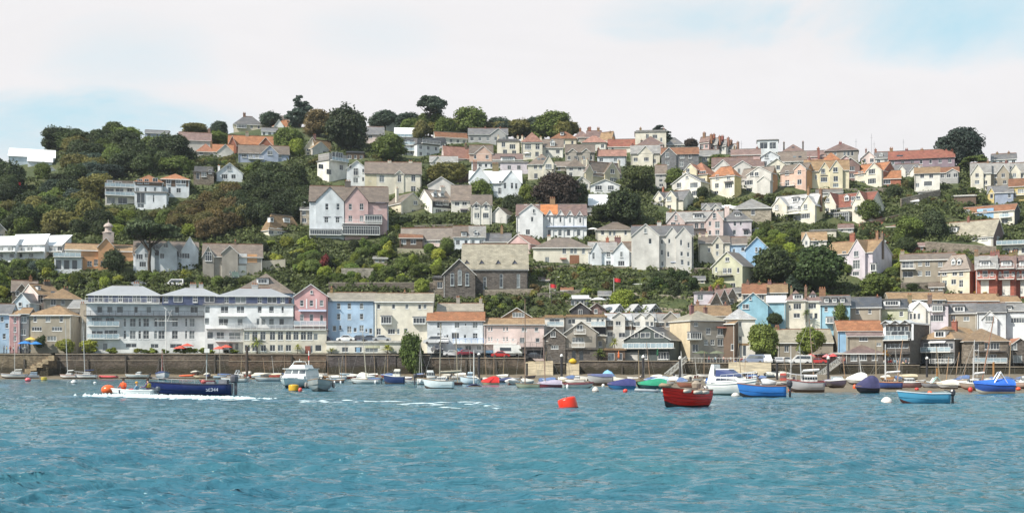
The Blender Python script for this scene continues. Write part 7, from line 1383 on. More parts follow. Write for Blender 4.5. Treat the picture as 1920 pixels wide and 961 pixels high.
# white cruiser seen bow-on
def cruiser():
 r = boat('white fly-bridge motor cruiser seen bow-on, centre left', 530, 587, 727, L=8.5, B=3.3, ht=1.35, ang=-97, style='vee', name='motor_cruiser', cabin=None, hc=(.62, .70, .70), bc=(.05, .06, .07), rail=False, gc=(.7, .75, .75), fend=1)
 root, L, B, V, zs, m = boat.last
 def tier(x0, x1, w0, w1, z0, z1, slope, nm, col=(.74, .77, .77)):
  s = MB(); s.add([(x0, w0, z0), (x1, w0 * .86, z0), (x1, -w0 * .86, z0), (x0, -w0, z0), (x0, w1, z1), (x1 - slope, w1 * .84, z1), (x1 - slope, -w1 * .84, z1), (x0, -w1, z1)], [(0, 3, 2, 1), (4, 5, 6, 7), (0, 1, 5, 4), (1, 2, 6, 5), (2, 3, 7, 6), (3, 0, 4, 7)])
  return link(nm, s.mesh(nm, [M_PAINT]), root, color=col)
 def panes(o, xa, xb, z0, z1, ws, off):
  s = MB()
  for a, b in ws: s.add([(xa + .02, a, z0), (xa + .02, b, z0), (xb + .02, b * .97, z1), (xb + .02, a * .97, z1)], [(0, 1, 2, 3)])
  link('windscreen', s.mesh('windscreen', [M_GLASS]), o)
 a = tier(-3.2, 2.0, 1.40, 1.30, 1.3, 2.05, .25, 'fore_cabin'); panes(a, 1.93, 1.80, 1.45, 1.85, ((-.55, .55),), 0)
 b = tier(-3.2, 1.2, 1.36, 1.20, 2.053, 3.25, .55, 'wheelhouse'); panes(b, 1.02, .76, 2.45, 3.05, ((-1.05, -.42), (-.30, .30), (.42, 1.05)), 0)
 s = MB(); s.box(-3.3, .9, -1.34, 1.34, 3.253, 3.36); link('wheelhouse_roof', s.mesh('wheelhouse_roof', [M_PAINT]), root, color=(.8, .82, .82))
 c = tier(-2.4, .4, 1.0, .8, 3.363, 3.95, .4, 'fly_bridge'); s = MB(); s.tube([(-.6, .75, 3.95), (-.7, .6, 4.5), (-.7, -.6, 4.5), (-.6, -.75, 3.95)], .05, 6); s.box(-.9, -.3, -.35, .35, 4.5, 4.62); s.tube([(-.6, 0, 4.6), (-.6, 0, 5.0)], .03, 5); link('radar_arch', s.mesh('radar_arch', [M_PAINT]), root, color=(.8, .82, .82))
 s = MB()
 for sg in (1, -1):
  s.tube([(4.1, 0, 2.1), (2.4, sg * 1.1, 2.1), (.5, sg * 1.5, 2.0), (-2, sg * 1.55, 1.9)], .02, 4)
  for x, y in ((3.2, .6), (2.4, 1.1), (1.4, 1.32), (.5, 1.5)): s.tube([(x, sg * y, 1.5), (x, sg * y, 2.08)], .016, 4)
 link('guard_rail', s.mesh('guard_rail', [M_METAL]), root, color=(.8, .8, .82))
 s = MB(); s.tube([(4.0, 0, 1.6), (4.15, 0, 1.0), (4.2, .1, .75)], .05, 5); s.box(4.1, 4.2, -.25, .25, .55, .7); link('anchor', s.mesh('anchor', [M_METAL]), root, color=(.12, .11, .1))
cruiser()
boat.last[0].scale = (1, 1, .6)
boat('grey clinker workboat seen bow-on right of the white cruiser', 575, 624, 733, L=5.0, B=2.15, ht=.85, ang=-85, hc=(.30, .34, .35), bc=(.10, .12, .12), fend=2, fcol=(.28, .26, .25), motor=(.9,), name='work_boat')
boat('dark rowing boat with fenders in the cluster right of the grey workboat', 612, 646, 717.5, ang=175, hc=(.16, .14, .14), fend=2)
boat('white-topped dinghy in the cluster beside the leaning pale mast', 618, 650, 711, ang=20, hc=WH, cover=((.7, .7, .68), .3))
boat('long pale open boat with a raked mast, left of the navy cabin boat', 660, 714, 719, ang=178, hc=(.60, .62, .62), mst=[(.5, 622, (.62, .55, .42), .06, 0, .5)], motor=(.8,), fend=1, name='sailing_boat')
boat('white tender with heaped gear, half hidden behind the pale open boat', 668, 702, 711, ang=10, hc=WH, cover=((.66, .66, .64), .4))
boat('navy cabin boat with a white wheelhouse and tarpaulin point', 720, 760, 719.5, ang=172, style='vee', hc=NV, name='cabin_boat', cabin=(.25, .62, .95, (.72, .70, .62)), ht=.95, gc=WH, cover=None, mst=[(.45, 690, (.45, .35, .22), .05, 0)])
boat('grey open launch moored behind the navy cabin boat', 758, 790, 717, ang=170, hc=(.40, .42, .42))
boat('white fishing cabin boat with a black outboard, behind the sloop', 782, 824, 721, ang=5, style='vee', hc=(.66, .67, .66), name='cabin_boat', cabin=(.45, .8, .95, WH), ht=.8, motor=(1.3,), fend=1)
boat('white sloop with swept hull, brown mast and low boom, centre', 796, 852, 728, ang=176, style='yacht', hc=(.70, .78, .80), name='sailing_boat', cabin=(.3, .66, .42, WH), mst=[(.56, 606, (.42, .38, .30), .06, 2.2, -.15)], keel=.3, ht=.75)
boat('small dark maroon boat with two pale masts, right of the sloop', 848, 868, 721.5, ang=-120, hc=(.13, .04, .04), mst=[(.5, 622, (.6, .5, .36), .05, 0, .4)])
boat('pale blue and white cabin launch near the quay pile', 864, 895, 719.5, ang=185, style='vee', hc=(.60, .70, .76), cabin=(.3, .7, .75, (.55, .68, .78)), name='cabin_boat', ht=.8)
boat('navy double-ender with a stout white mast', 876, 901, 724, ang=-75, hc=(.05, .05, .13), mst=[(.55, 656, (.78, .77, .72), .09, 0)], name='sailing_boat', B=1.7, cover=((.04, .05, .12), .3))
boat('varnished dinghy under a bright red hood', 904, 936, 721, ang=183, hc=(.52, .42, .28), cover=((.62, .03, .03), .75), bc=(.3, .22, .14))
boat('black-covered launch behind the varnished dinghy', 932, 962, 717, ang=190, hc=(.06, .06, .08), cover=((.05, .06, .14), .4))
boat('white tub-shaped dinghy seen end-on', 946, 971, 721, ang=-100, B=1.5, L=3.0, hc=(.55, .53, .52), bc=(.3, .08, .06), cover=((.72, .71, .69), .35))
boat('sage green sailing boat with a tall brown mast and furled pale sail', 969, 1012, 727, ang=182, hc=(.33, .36, .27), style='yacht', bc=(.10, .09, .07), mst=[(.68, 560, (.22, .13, .09), .06, 0)], name='sailing_boat', inside=(.3, .25, .2))
boat('maroon sailing dinghy with a heaped lilac-white cover', 1010, 1054, 726, ang=182, hc=(.20, .04, .06), cover=((.40, .36, .46), .42), bc=(.2, .04, .05), mst=[(.75, 628, (.26, .14, .10), .05, 0, .25)])
boat('white open boat with a dark red rubbing strake', 1054, 1110, 727, ang=3, hc=(.60, .60, .57), band=(.22, .03, .05), gc=(.25, .04, .05), fend=1, name='launch')
boat('white motor boat with a red-brown canopy behind the dark-red-striped one', 1060, 1098, 720, ang=170, style='vee', hc=WH, cabin=(.3, .6, .5, WH))
boat('grey aluminium boat with covered gear and a blue hood', 1104, 1150, 722, ang=180, style='vee', hc=(.38, .39, .40), cover=((.10, .12, .24), .3), ht=.9)
boat('pale sky-blue dome-covered tender on the sand', 1130, 1152, 713, ang=-80, B=1.9, L=3.0, hc=(.3, .35, .4), cover=((.20, .42, .66), .95))
boat('blue launch under a tented navy cover', 1142, 1192, 729, ang=176, hc=(.04, .16, .34), cover=((.04, .045, .16), .62))
boat('dark boat under a bright green sheet', 1197, 1250, 729, ang=174, hc=(.03, .07, .08), cover=((.02, .26, .15), .6))
boat('boat under a crumpled white and blue tarpaulin behind the green one', 1222, 1254, 721, ang=170, hc=(.14, .25, .45), cover=((.45, .55, .72), .5))
inflatable('grey inflatable tender low on the water beside the green sheet', 1188, 1238, 735.5, 184, (.34, .37, .40))
boat('brown clinker dinghy lying on the beach behind the red boat', 1271, 1304, 727, ang=172, hc=(.24, .10, .07), bc=(.2, .1, .08), roll=8)
boat('white dinghy upturned on the sand beside the gangway foot', 1246, 1272, 718, ang=170, hc=WH, cover=((.7, .7, .7), .4))
# the red boat
boat('bright red clinker workboat with fenders, its bow towards the camera', 1236, 1331, 763, L=3.35, B=1.4, ht=.80, ang=229, hc=(.72, .016, .006), bc=(.05, .03, .03), gc=(.30, .21, .14), name='work_boat', motor=(.75, (.35, .33, .32)), group='moored open boats in the channel', inside=(.4, .3, .2))
_r, _L, _B, _V, _zs, _m = boat.last
s = MB()
for j in range(2, 7):
 for sg in (1, -1): s.tube([(_V[i][j][0], sg * (_V[i][j][1] + .006), _V[i][j][2]) for i in range(15)], .014, 4)
link('planking_lands', s.mesh('planking_lands', [M_PAINT]), _r, color=(.50, .010, .006))
for i, w in ((4, .26), (7, .30), (10, .24)):
 for sg in (1, -1): s = MB(); x, y, z = _V[i][-1]; s.tube([(x - w, sg * (y + .09), z - .10), (x + w, sg * (y + .09), z - .10)], .085, 8); link('fender', s.mesh('fender', [M_MATT], True), _r, color=(.55, .50, .44))
s = MB(); s.tube([(_V[13][-1][0], -.3, _V[13][-1][2] + .05), (_V[14][-1][0] + .06, 0, _V[14][-1][2] + .06), (_V[13][-1][0], .3, _V[13][-1][2] + .05)], .1, 8); link('bow_fender', s.mesh('bow_fender', [M_CANVAS], True), _r, color=(.32, .24, .16))
s = MB(); s.box(-.6, .5, -.35, .4, .45, .95); s.lathe([(.2, .9), (.25, 1.15), (.1, 1.3)], 10, (-.9, .1, 0)); link('gear_heap', s.mesh('gear_heap', [M_CANVAS]), _r, color=(.30, .25, .2))
# white motor yacht
boat('large white motor yacht with dark blue windscreen and arch', 1330, 1412, 741, L=3.5, B=1.55, ht=.95, ang=-38, style='vee', name='motor_yacht', hc=(.76, .76, .74), bc=(.12, .16, .15), rail=True, gc=(.8, .8, .8), band=(.55, .56, .56), cat='motor yacht')
_r = boat.last[0]
def tier2(x0, x1, w, z0, z1, s0, s1, nm, col, m=None):
 s = MB(); s.add([(x0, w, z0), (x1, w * .8, z0), (x1, -w * .8, z0), (x0, -w, z0), (x0 + s0, w * .85, z1), (x1 - s1, w * .7, z1), (x1 - s1, -w * .7, z1), (x0 + s0, -w * .85, z1)], [(0, 3, 2, 1), (4, 5, 6, 7), (0, 1, 5, 4), (1, 2, 6, 5), (2, 3, 7, 6), (3, 0, 4, 7)])
 return link(nm, s.mesh(nm, [m or M_PAINT]), _r, color=col)
tier2(-1.35, 1.35, .68, .93, 1.38, 0, .75, 'coachroof', (.80, .80, .79)); tier2(-.9, .7, .69, 1.12, 1.25, .05, .2, 'side_window', (.02, .03, .06))
tier2(-.95, .75, .60, 1.383, 1.86, 0, .75, 'windscreen', (.03, .05, .16)); tier2(-1.0, .05, .50, 1.863, 1.93, 0, .05, 'hardtop', (.8, .8, .78)); tier2(-1.62, -1.1, .64, .95, 2.25, .3, .05, 'arch', (.80, .80, .78)); tier2(-1.74, -1.63, .66, .9, 1.25, 0, 0, 'stern_cushion', (.05, .14, .40))
boat('blue open fishing boat with a dark band and a tilted outboard', 1388, 1474, 744, ang=166, L=None, ht=.72, hc=(.035, .17, .50), bc=(.015, .02, .03), gc=(.28, .13, .10), name='fishing_boat', motor=(1.0,), group='moored open boats in the channel', band=None)
boat('pale grey covered boat behind the blue fishing boat', 1424, 1456, 726, ang=10, hc=(.45, .46, .50), cover=((.62, .62, .64), .45))
boat('white cluttered day boat with an awning, behind the motor yacht bow', 1404, 1430, 722, ang=15, hc=WH, cabin=(.3, .6, .6, WH), style='vee')
boat('small white cabin boat with a red superstructure and thin white mast', 1454, 1484, 722, ang=0, style='vee', name='cabin_boat', hc=WH, cabin=(.35, .75, .8, (.50, .10, .08)), mst=[(.95, 650, (.85, .85, .85), .05, 0)])
boat('white-topped grey sailing boat heeled on the mud with an orange fender', 1478, 1546, 735, ang=176, style='yacht', name='sailing_boat', roll=-7, hc=(.46, .47, .50), cabin=(.26, .66, .55, WH), mst=[(.66, 652, (.80, .80, .80), .05, 1.4, .2), (.3, 600, (.35, .22, .14), .04, 0, .5)], keel=.3, ht=.7, gc=(.3, .06, .06), rail=True)
boat('purple-hulled boat at the foot of the right gangway', 1536, 1564, 724, ang=178, hc=(.10, .05, .15), cover=((.3, .28, .35), .3))
boat('black and white inflatable-sided launch seen bow-on', 1558, 1584, 727, ang=-80, L=3.2, B=1.6, hc=(.07, .06, .09), gc=WH, style='vee', scr=(.5, .4))
boat('beached dinghy under a lumpy white tarpaulin', 1588, 1626, 720, ang=175, hc=(.6, .6, .58), cover=((.74, .74, .72), .85))
boat('black boat with a navy tent cover resting on the mud', 1604, 1650, 737, ang=190, hc=(.02, .02, .03), bc=(.02, .02, .02), cover=((.05, .05, .13), .95), roll=4)
boat('navy ketch on the sand with a white mainmast and pale spars', 1628, 1692, 730, ang=178, style='yacht', name='sailing_boat', hc=(.05, .09, .28), mst=[(.55, 648, (.84, .84, .84), .06, 1.3), (.2, 640, (.40, .24, .14), .04, 0, -.5)], gc=(.5, .2, .1), cabin=(.35, .6, .3, (.5, .3, .2)))
boat('white cabin sailboat with a plum-coloured hull below its waterline', 1686, 1732, 728, ang=8, style='yacht', name='sailing_boat', hc=(.36, .20, .20), bc=(.25, .08, .10), cabin=(.25, .7, .45, WH), gc=WH, keel=.3)
boat('cream hard-topped launch on the mud with a rib over it', 1686, 1720, 712, ang=175, hc=(.5, .45, .35), cover=((.55, .48, .34), .3))
boat('grey jet boat with a square green windscreen frame', 1728, 1764, 728, ang=175, style='vee', hc=(.26, .27, .30), arch=(.55, .6, (.35, .5, .48)), scr=(.6, .5))
boat('white runabout under a fitted pale cover on the right beach', 1758, 1796, 729, ang=176, style='vee', hc=(.46, .47, .48), cover=((.66, .65, .58), .42))
boat('white boat with a brown bilge lying beside the sailing mast', 1800, 1848, 730, ang=183, style='yacht', name='sailing_boat', hc=(.45, .36, .30), bc=(.3, .16, .12), cabin=(.3, .75, .4, WH), mst=[(.55, 640, (.85, .85, .85), .055, 1.0), (.2, 596, (.33, .17, .11), .05, 0, -.9)], gc=WH, roll=-5, keel=.3)
boat('bright blue motor boat with a frame and a blue hood, high on the mud', 1829, 1903, 739, ang=176, style='vee', name='speedboat', hc=(.035, .10, .40), bc=(.50, .48, .42), cover=((.03, .14, .60), .4), arch=(.62, .85), ht=.62, gc=(.03, .08, .3))
boat('white cruiser cut off by the right edge of the picture', 1900, 1944, 728, ang=182, style='vee', hc=(.55, .40, .34), cabin=(.3, .75, .6, WH), gc=WH)
boat('white dinghy on the sand left of the bright blue motor boat', 1782, 1806, 726, ang=-70, hc=WH, B=1.4, L=3.0)
boat('light blue open dinghy with a black outboard in front of the beach', 1686, 1781, 755.5, ang=178, ht=.52, hc=(.075, .29, .46), bc=(.06, .015, .012), gc=(.55, .62, .66), name='dinghy', motor=(.8,), group='moored open boats in the channel', fend=0)
_r, _L, _B, _V, _zs, _m = boat.last
for k in range(4): s = MB(); i = 2 + k * 2; x, y, z = _V[i][-1]; s.tube([(x - .16, -y - .03, z - .13), (x + .16, -y - .03, z - .13)], .05, 6); link('fender', s.mesh('fender', [M_MATT]), _r, color=(.6, .6, .55))
# the launch SE344 and the white dinghy
boat('navy blue launch lettered SE344 speeding to the left with grey outboards', 281, 437, 741, ang=181, L=None, ht=.78, style='launch', hc=(.018, .030, .13), bc=(.01, .01, .03), gc=(.03, .03, .05), name='launch', motor=(1.5, (.10, .10, .12)), group='boats under way', B=1.9, inside=(.12, .12, .14), cat='launch')
_r, _L, _B, _V, _zs, _m = boat.last; SE = _r
fc = bpy.data.curves.new('lettering', 'FONT'); fc.body = 'SE344'; fc.size = .36; fc.extrude = .004; fc.align_x = 'CENTER'
fo = bpy.data.objects.new('lettering', fc); fm_ = bpy.data.meshes.new_from_object(fo); bpy.data.objects.remove(fo); fm_.materials.clear(); fm_.materials.append(M_FRAME)
fo = link('lettering', fm_, _r, color=(.42, .47, .56)); fo.location = (-_L * .29, _V[3][5][1] + .03, .32); fo.rotation_euler = (R(84), 0, R(180))
s = MB(); s.tube([(_V[i][-1][0], _V[i][-1][1] * .95, _V[i][-1][2] + .3) for i in range(6, 14)], .018, 4)
for i in (6, 8, 10, 12): s.tube([(_V[i][-1][0], _V[i][-1][1] * .95, _V[i][-1][2] + .3), (_V[i][-1][0], _V[i][-1][1] * .95, _V[i][-1][2])], .016, 4)
link('guard_rail', s.mesh('guard_rail', [M_METAL]), _r, color=(.5, .5, .52))
s = MB(); s.box(-_L * .30, -_L * .20, -.35, .35, .6, 1.0); s.box(-_L * .46, -_L * .36, -.5, .5, .55, 1.15); link('engine_cover', s.mesh('engine_cover', [M_CANVAS]), _r, color=(.22, .23, .26))
s = MB(); s.lathe([(.02, .85), (.17, .9), (.2, 1.02), (.1, 1.15)], 10, (-_L * .16, .2, 0)); link('bundle', s.mesh('bundle', [M_CANVAS]), _r, color=(.45, .12, .12))
boat('small white dinghy with two crew in orange lifejackets beside the launch', 212, 292, 742.5, ang=176, hc=(.66, .70, .70), bc=(.3, .35, .36), gc=(.75, .76, .74), name='dinghy', motor=(.85, (.10, .12, .15)), group='boats under way', ht=.42, L=2.9, B=1.35, inside=(.5, .5, .48))
DG = boat.last[0]
rb = random.Random(21); CN = {'white': WH, 'grey': GY, 'navy': (.05, .07, .18), 'varnished': (.33, .18, .08), 'cream': (.62, .55, .40), 'black': (.04, .04, .05), 'pale blue': (.32, .46, .58), 'dull red': (.32, .06, .05)}
for a, b, y0, y1, n, wh in ((495, 540, 704, 711, 7, 'at the pontoon left of the white cruiser'), (590, 730, 704, 715, 20, 'in the crowded pontoon right of the white cruiser'), (360, 490, 703, 712, 12, 'at the pontoon behind the speeding launch'), (760, 960, 706, 715, 14, 'behind the boats of the centre'), (960, 1240, 708, 719, 17, 'on the sand behind the covered boats'),
      (1250, 1340, 704, 722, 10, 'on the sand under the crowded terrace'), (1380, 1480, 698, 718, 15, 'on the wide slip behind the motor yacht'), (1560, 1920, 712, 725, 24, 'in the back row of the right-hand beach')):
 for k in range(n):
  x = a + (b - a) * (k + rb.uniform(.1, .9)) / n; c = rb.choice(('white', 'white', 'white', 'grey', 'grey', 'navy', 'varnished', 'cream', 'black', 'pale blue', 'dull red')); w = rb.uniform(17, 27); cv = rb.random() < .45
  boat('%s %s %s' % (c, 'sheeted dinghy' if cv else 'open dinghy', wh), x - w / 2, x + w / 2, rb.uniform(y0, y1), ang=rb.choice((0, 180, 160, 20, -60)) + rb.uniform(-12, 12), hc=CN[c], gc=rb.choice((None, WH)), cover=(rb.choice(((.68, .66, .6), (.1, .16, .32), (.5, .48, .42))), rb.uniform(.2, .5)) if cv else None, motor=(.8,) if rb.random() < .35 else None, group='dinghies ' + wh, inside=(.45, .42, .36), style=rb.choice(('dinghy', 'vee')), thwarts=rb.random() < .5, mst=[(.55, rb.uniform(640, 672), rb.choice(((.75, .74, .7), (.4, .25, .14), (.55, .42, .26))), .045, 0, rb.uniform(-.5, .5))] if rb.random() < .36 else None)
# -- buoys
buoy('big orange ball buoy in front of the white dinghy', 190, 216, 722, 739, (.75, .13, .03), (.06, .04, .03))
buoy('large glossy red buoy tilted in mid-channel', 1049, 1084, 745, 766, (.72, .035, .012), (.10, .02, .015), shape='drum', tilt=-14)
buoy('yellow drum buoy under the white cruiser bow', 541, 560, 721, 734, (.62, .36, .02), (.03, .03, .03), shape='drum')
buoy('small coral pink ball beside the yellow drum buoy', 559, 567, 727, 735, (.72, .10, .08))
buoy('white mushroom buoy with a black skirt, centre right', 1110, 1123, 725, 735, (.66, .60, .55), (.03, .03, .03), shape='dome')
buoy('small red ball buoy left of the grey inflatable tender', 1168, 1177, 729.5, 736.5, (.70, .06, .04))
buoy('white dome buoy with a grey rim left of the light blue dinghy', 1652, 1673, 744, 756, (.74, .70, .67), (.40, .26, .2), shape='dome')
buoy('white round buoy between the motor yacht and the blue fishing boat', 1371, 1387, 736, 744, (.62, .58, .54), (.05, .05, .05), shape='dome')
buoy('pink ball buoy near the left shore', 47, 58, 708.5, 715.5, (.72, .14, .16))
buoy('yellow drum buoy near the left shore', 77, 88, 707, 713.5, (.48, .38, .05), (.1, .08, .02), shape='drum')
buoy('white dome buoy with dark skirt below the two left sloops', 133, 144, 712, 719, (.6, .62, .62), (.05, .05, .05), shape='dome')
buoy('tiny white ball buoy right of the left sloops', 175, 181, 716, 720, (.75, .75, .75))
buoy('orange fender buoy on the mud left of the black tent-covered boat', 1599, 1606, 721, 731, (.72, .12, .04))
buoy('orange ball buoy on the wet sand behind the light blue dinghy', 1739, 1748, 733, 739.5, (.72, .13, .05))
buoy('red ball buoy on the sand right of the plum-hulled sailboat', 1715, 1723, 727, 732, (.62, .06, .05))
buoy('orange-red float on the mud beside the blue fishing boat stern', 1478, 1486, 728, 735, (.68, .07, .03))
buoy('red float with an anchor near the bright blue motor boat', 1815, 1824, 726, 735, (.6, .05, .04))
buoy('orange float by the boat at the right picture edge', 1905, 1914, 726, 732, (.7, .10, .04))
buoy('pink-white fender ball on the stem of the red-straked boat', 1046, 1053, 717, 725, (.62, .35, .32))
buoy('small white ball on the shallows right of the blue-hooded boat', 1128, 1134, 720, 726, (.7, .7, .68))
# wake foam
def foam(name, label, pts, wdt, n, seed, hmax, st=1):
 r = random.Random(seed); m = MB()
 P_ = [afloat(x, y) for x, y in pts]
 for k in range(n):
  t = r.random() * (len(P_) - 1); i = int(t); p = P_[i].lerp(P_[i + 1], t - i); w = wdt[0] + (wdt[1] - wdt[0]) * t / (len(P_) - 1)
  q = p + Vector((r.gauss(0, 1.0), r.gauss(0, w), 0)); sx = r.uniform(.05, .3) * st; sy = r.uniform(.03, .16); h = r.uniform(.02, hmax) * (1 - .75 * t / (len(P_) - 1)); z0 = float(wave(np.array([q.x]), np.array([q.y]), q.y * .006)[2][0]) + .02
  nn = 7; ring = [(q.x + sx * math.cos(6.28 * j / nn) * r.uniform(.6, 1.2), q.y + sy * math.sin(6.28 * j / nn) * r.uniform(.6, 1.2), z0 - .03) for j in range(nn)]
  m.add(ring + [(q.x + r.uniform(-.05, .05), q.y, z0 + h)], [(j, (j + 1) % nn, nn) for j in range(nn)])
 o = structure(name, m.mesh(name, [mat('foam', .7, base=(.62, .74, .78), noise=.15)], True), 'stuff', label=label); o['category'] = 'foam'
foam('wake_foam', 'white churned foam along the two moving boats', [(205, 743), (300, 744), (370, 746), (450, 748)], (.35, .9), 2300, 1, .24)
foam('wake_trail', 'thin pale trail of the wake drifting to the right', [(440, 749), (620, 753), (800, 757), (960, 760)], (1.0, 2.4), 130, 2, .012, 3.2)
# ---------------------------------------------------------------- cars
def car_meshes(kind):
 L, Wd, Hh = {'car': (4.1, 1.7, 1.42), 'van': (4.8, 1.85, 2.0), 'camper': (6.2, 2.1, 2.7)}[kind]
 if kind == 'car': prof = [(-L/2, .35), (-L/2, .8), (-L * .44, .92), (-L * .30, 1.0), (-L * .16, Hh), (L * .12, Hh), (L * .27, .95), (L * .46, .78), (L/2, .6), (L/2, .3)]; win = [(-L * .27, 1.0), (-L * .155, Hh - .07), (L * .11, Hh - .07), (L * .24, .97)]
 elif kind == 'van': prof = [(-L/2, .35), (-L/2, Hh - .1), (-L * .46, Hh), (L * .15, Hh), (L * .32, 1.1), (L * .47, .95), (L/2, .6), (L/2, .3)]; win = [(-L * .44, 1.15), (-L * .44, Hh - .25), (L * .13, Hh - .2), (L * .27, 1.15)]
 else: prof = [(-L/2, .4), (-L/2, Hh), (L * .42, Hh), (L * .46, 1.9), (L * .36, 1.75), (L * .47, 1.1), (L/2, .9), (L/2, .35)]; win = [(-L * .3, 1.4), (-L * .3, 2.1), (L * .1, 2.1), (L * .1, 1.4)]
 b = MB(); n = len(prof); tk = lambda z: Wd/2 * (1 if z < 1.0 else 1 - .16 * (z - 1.0))
 b.add([(x, -tk(z), z) for x, z in prof] + [(x, tk(z), z) for x, z in prof], [tuple(range(n)), tuple(range(n, 2 * n))[::-1]] + [(i, n + i, n + (i + 1) % n, (i + 1) % n) for i in range(n)])
 g = MB()
 for sg in (-1, 1): q = [(x, sg * (tk(z) + .012), z) for x, z in win]; g.add(q if sg < 0 else q[::-1], [(0, 1, 2, 3)])
 if kind == 'car':
  for a, c in ((4, 3), (5, 6)): (xa, za), (xb, zb_) = prof[a], prof[c]; o = .02 if c == 6 else -.02; g.add([(xa + o, -tk(za) * .9, za - .06), (xb + o, -tk(zb_) * .9, zb_ + .04), (xb + o, tk(zb_) * .9, zb_ + .04), (xa + o, tk(za) * .9, za - .06)], [(0, 1, 2, 3)])
 w = MB(); w.lathe([(.1, -.1), (.31, -.09), (.32, 0), (.31, .09), (.1, .1)], 14, axis=Matrix.Rotation(R(90), 3, 'X'))
 h = MB(); h.box(-.03, .03, -.16, .16, -.07, .07)
 return dict(L=L, W=Wd, body=b.mesh('body', [M_PAINT]), glass=g.mesh('glass', [M_GLASS]), wheel=w.mesh('wheel', [M_RUBBER]), lamp=h.mesh('headlight', [M_TRIM]))
CARS = {k: car_meshes(k) for k in ('car', 'van', 'camper')}
def car(label, x, yb, Y, ang, col, kind='car', group='cars parked along the waterfront'):
 c = CARS[kind]; p = px2(x, yb, Y); root = thing('parked_' + kind, label, kind, p, R(ang), group)
 link('body', c['body'], root, color=col); link('window_glass', c['glass'], root)
 for sx in (-.31, .31):
  for sy in (-1, 1): link('wheel', c['wheel'], root, (sx * c['L'], sy * (c['W']/2 - .08), .32))
 for sy in (-1, 1): link('headlight', c['lamp'], root, (c['L']/2 + .01, sy * .6, .62))
for q in (('dark blue car at the left end of the garage deck', 605, 640, 283.8, 170, (.05, .06, .12)), ('white car parked on the garage deck, left of the dark hatchback', 649, 640, 282.5, 175, (.75, .75, .75)), ('small dark hatchback on the garage deck between white and grey cars', 674, 640, 282.8, 165, (.06, .06, .08)),
  ('dark grey car on the garage deck with pale roof glare', 693, 640, 282.2, 10, (.10, .12, .16)), ('pale grey car at the right end of the garage deck', 716, 640, 282.4, 4, (.45, .47, .50)),
  ('silver van at the top of the ramp by the orange-roofed white house', 815, 645, 284.2, 165, (.55, .57, .6), 'van'), ('white car beside the silver van on the ramp', 832, 644, 283.4, -80, (.75, .75, .76)), ('dark car with a bright glint on the ramp below the silver van', 820, 659, 282.0, -70, (.07, .07, .09)),
  ('white saloon half behind the quay wall, below the blue balcony', 848, 668, 280.9, 8, (.7, .7, .72)), ('maroon and white car below the blue balcony', 872, 667, 281.1, 12, (.35, .05, .08)),
  ('red hatchback in front of the garages under the pink terrace', 938, 670, 280.8, 6, (.50, .03, .03)), ('white motorhome behind the red hatchback', 952, 669, 281.6, 8, (.74, .74, .72), 'camper'), ('dark car in the shadowed garage at the right of the pink terrace', 1000, 672, 281.1, 175, (.04, .04, .05)),
  ('blue-grey van at the left end of the car park', 1412, 681, 281.3, 170, (.20, .24, .34), 'van'), ('white van seen from the front, car park under the left round tree', 1437, 681, 281.5, -90, (.7, .7, .7), 'van'), ('silver hatchback seen nose-on in the car park', 1459, 681, 281.5, -88, (.5, .5, .52)), ('white car between the two round trees', 1473, 681, 282, 20, (.72, .72, .72)), ('white van by the right round tree', 1500, 682, 281.3, 176, (.7, .7, .7), 'van'), ('red car at the right end of the car park', 1532, 682, 281.3, 172, (.45, .04, .04))):
 car(*q[:6], kind=q[6] if len(q) > 6 else 'car')
for q in (('white car parked above the blue house, right centre', 1428, 443, Yg(443), 10, (.75, .75, .75)), ('grey car behind the white one above the blue house', 1420, 437, Yg(437) + 1, 5, (.3, .3, .32)), ('bright red car on the bend above the tree belt', 1487, 449, Yg(449), 8, (.60, .02, .02)), ('white car beside the red earth bank', 1646, 456, Yg(456) - 1, 5, (.75, .75, .75)),
  ('white van on the road behind the hotel roofs', 328, 538, Yg(540) - 1, 175, (.7, .7, .72), 'van'), ('grey car on the road behind the left hotel roof', 262, 536, Yg(538) - 1, 5, (.35, .36, .38)), ('dark green vehicle by the unfinished grey house', 440, 524, Yg(524) - 1, -70, (.10, .14, .12), 'van'), ('pale pickup among trees at the far left slope', 46, 372, Yg(372), 170, (.5, .52, .5))):
 car(*q[:6], kind=q[6] if len(q) > 6 else 'car', group='cars on the hillside roads')
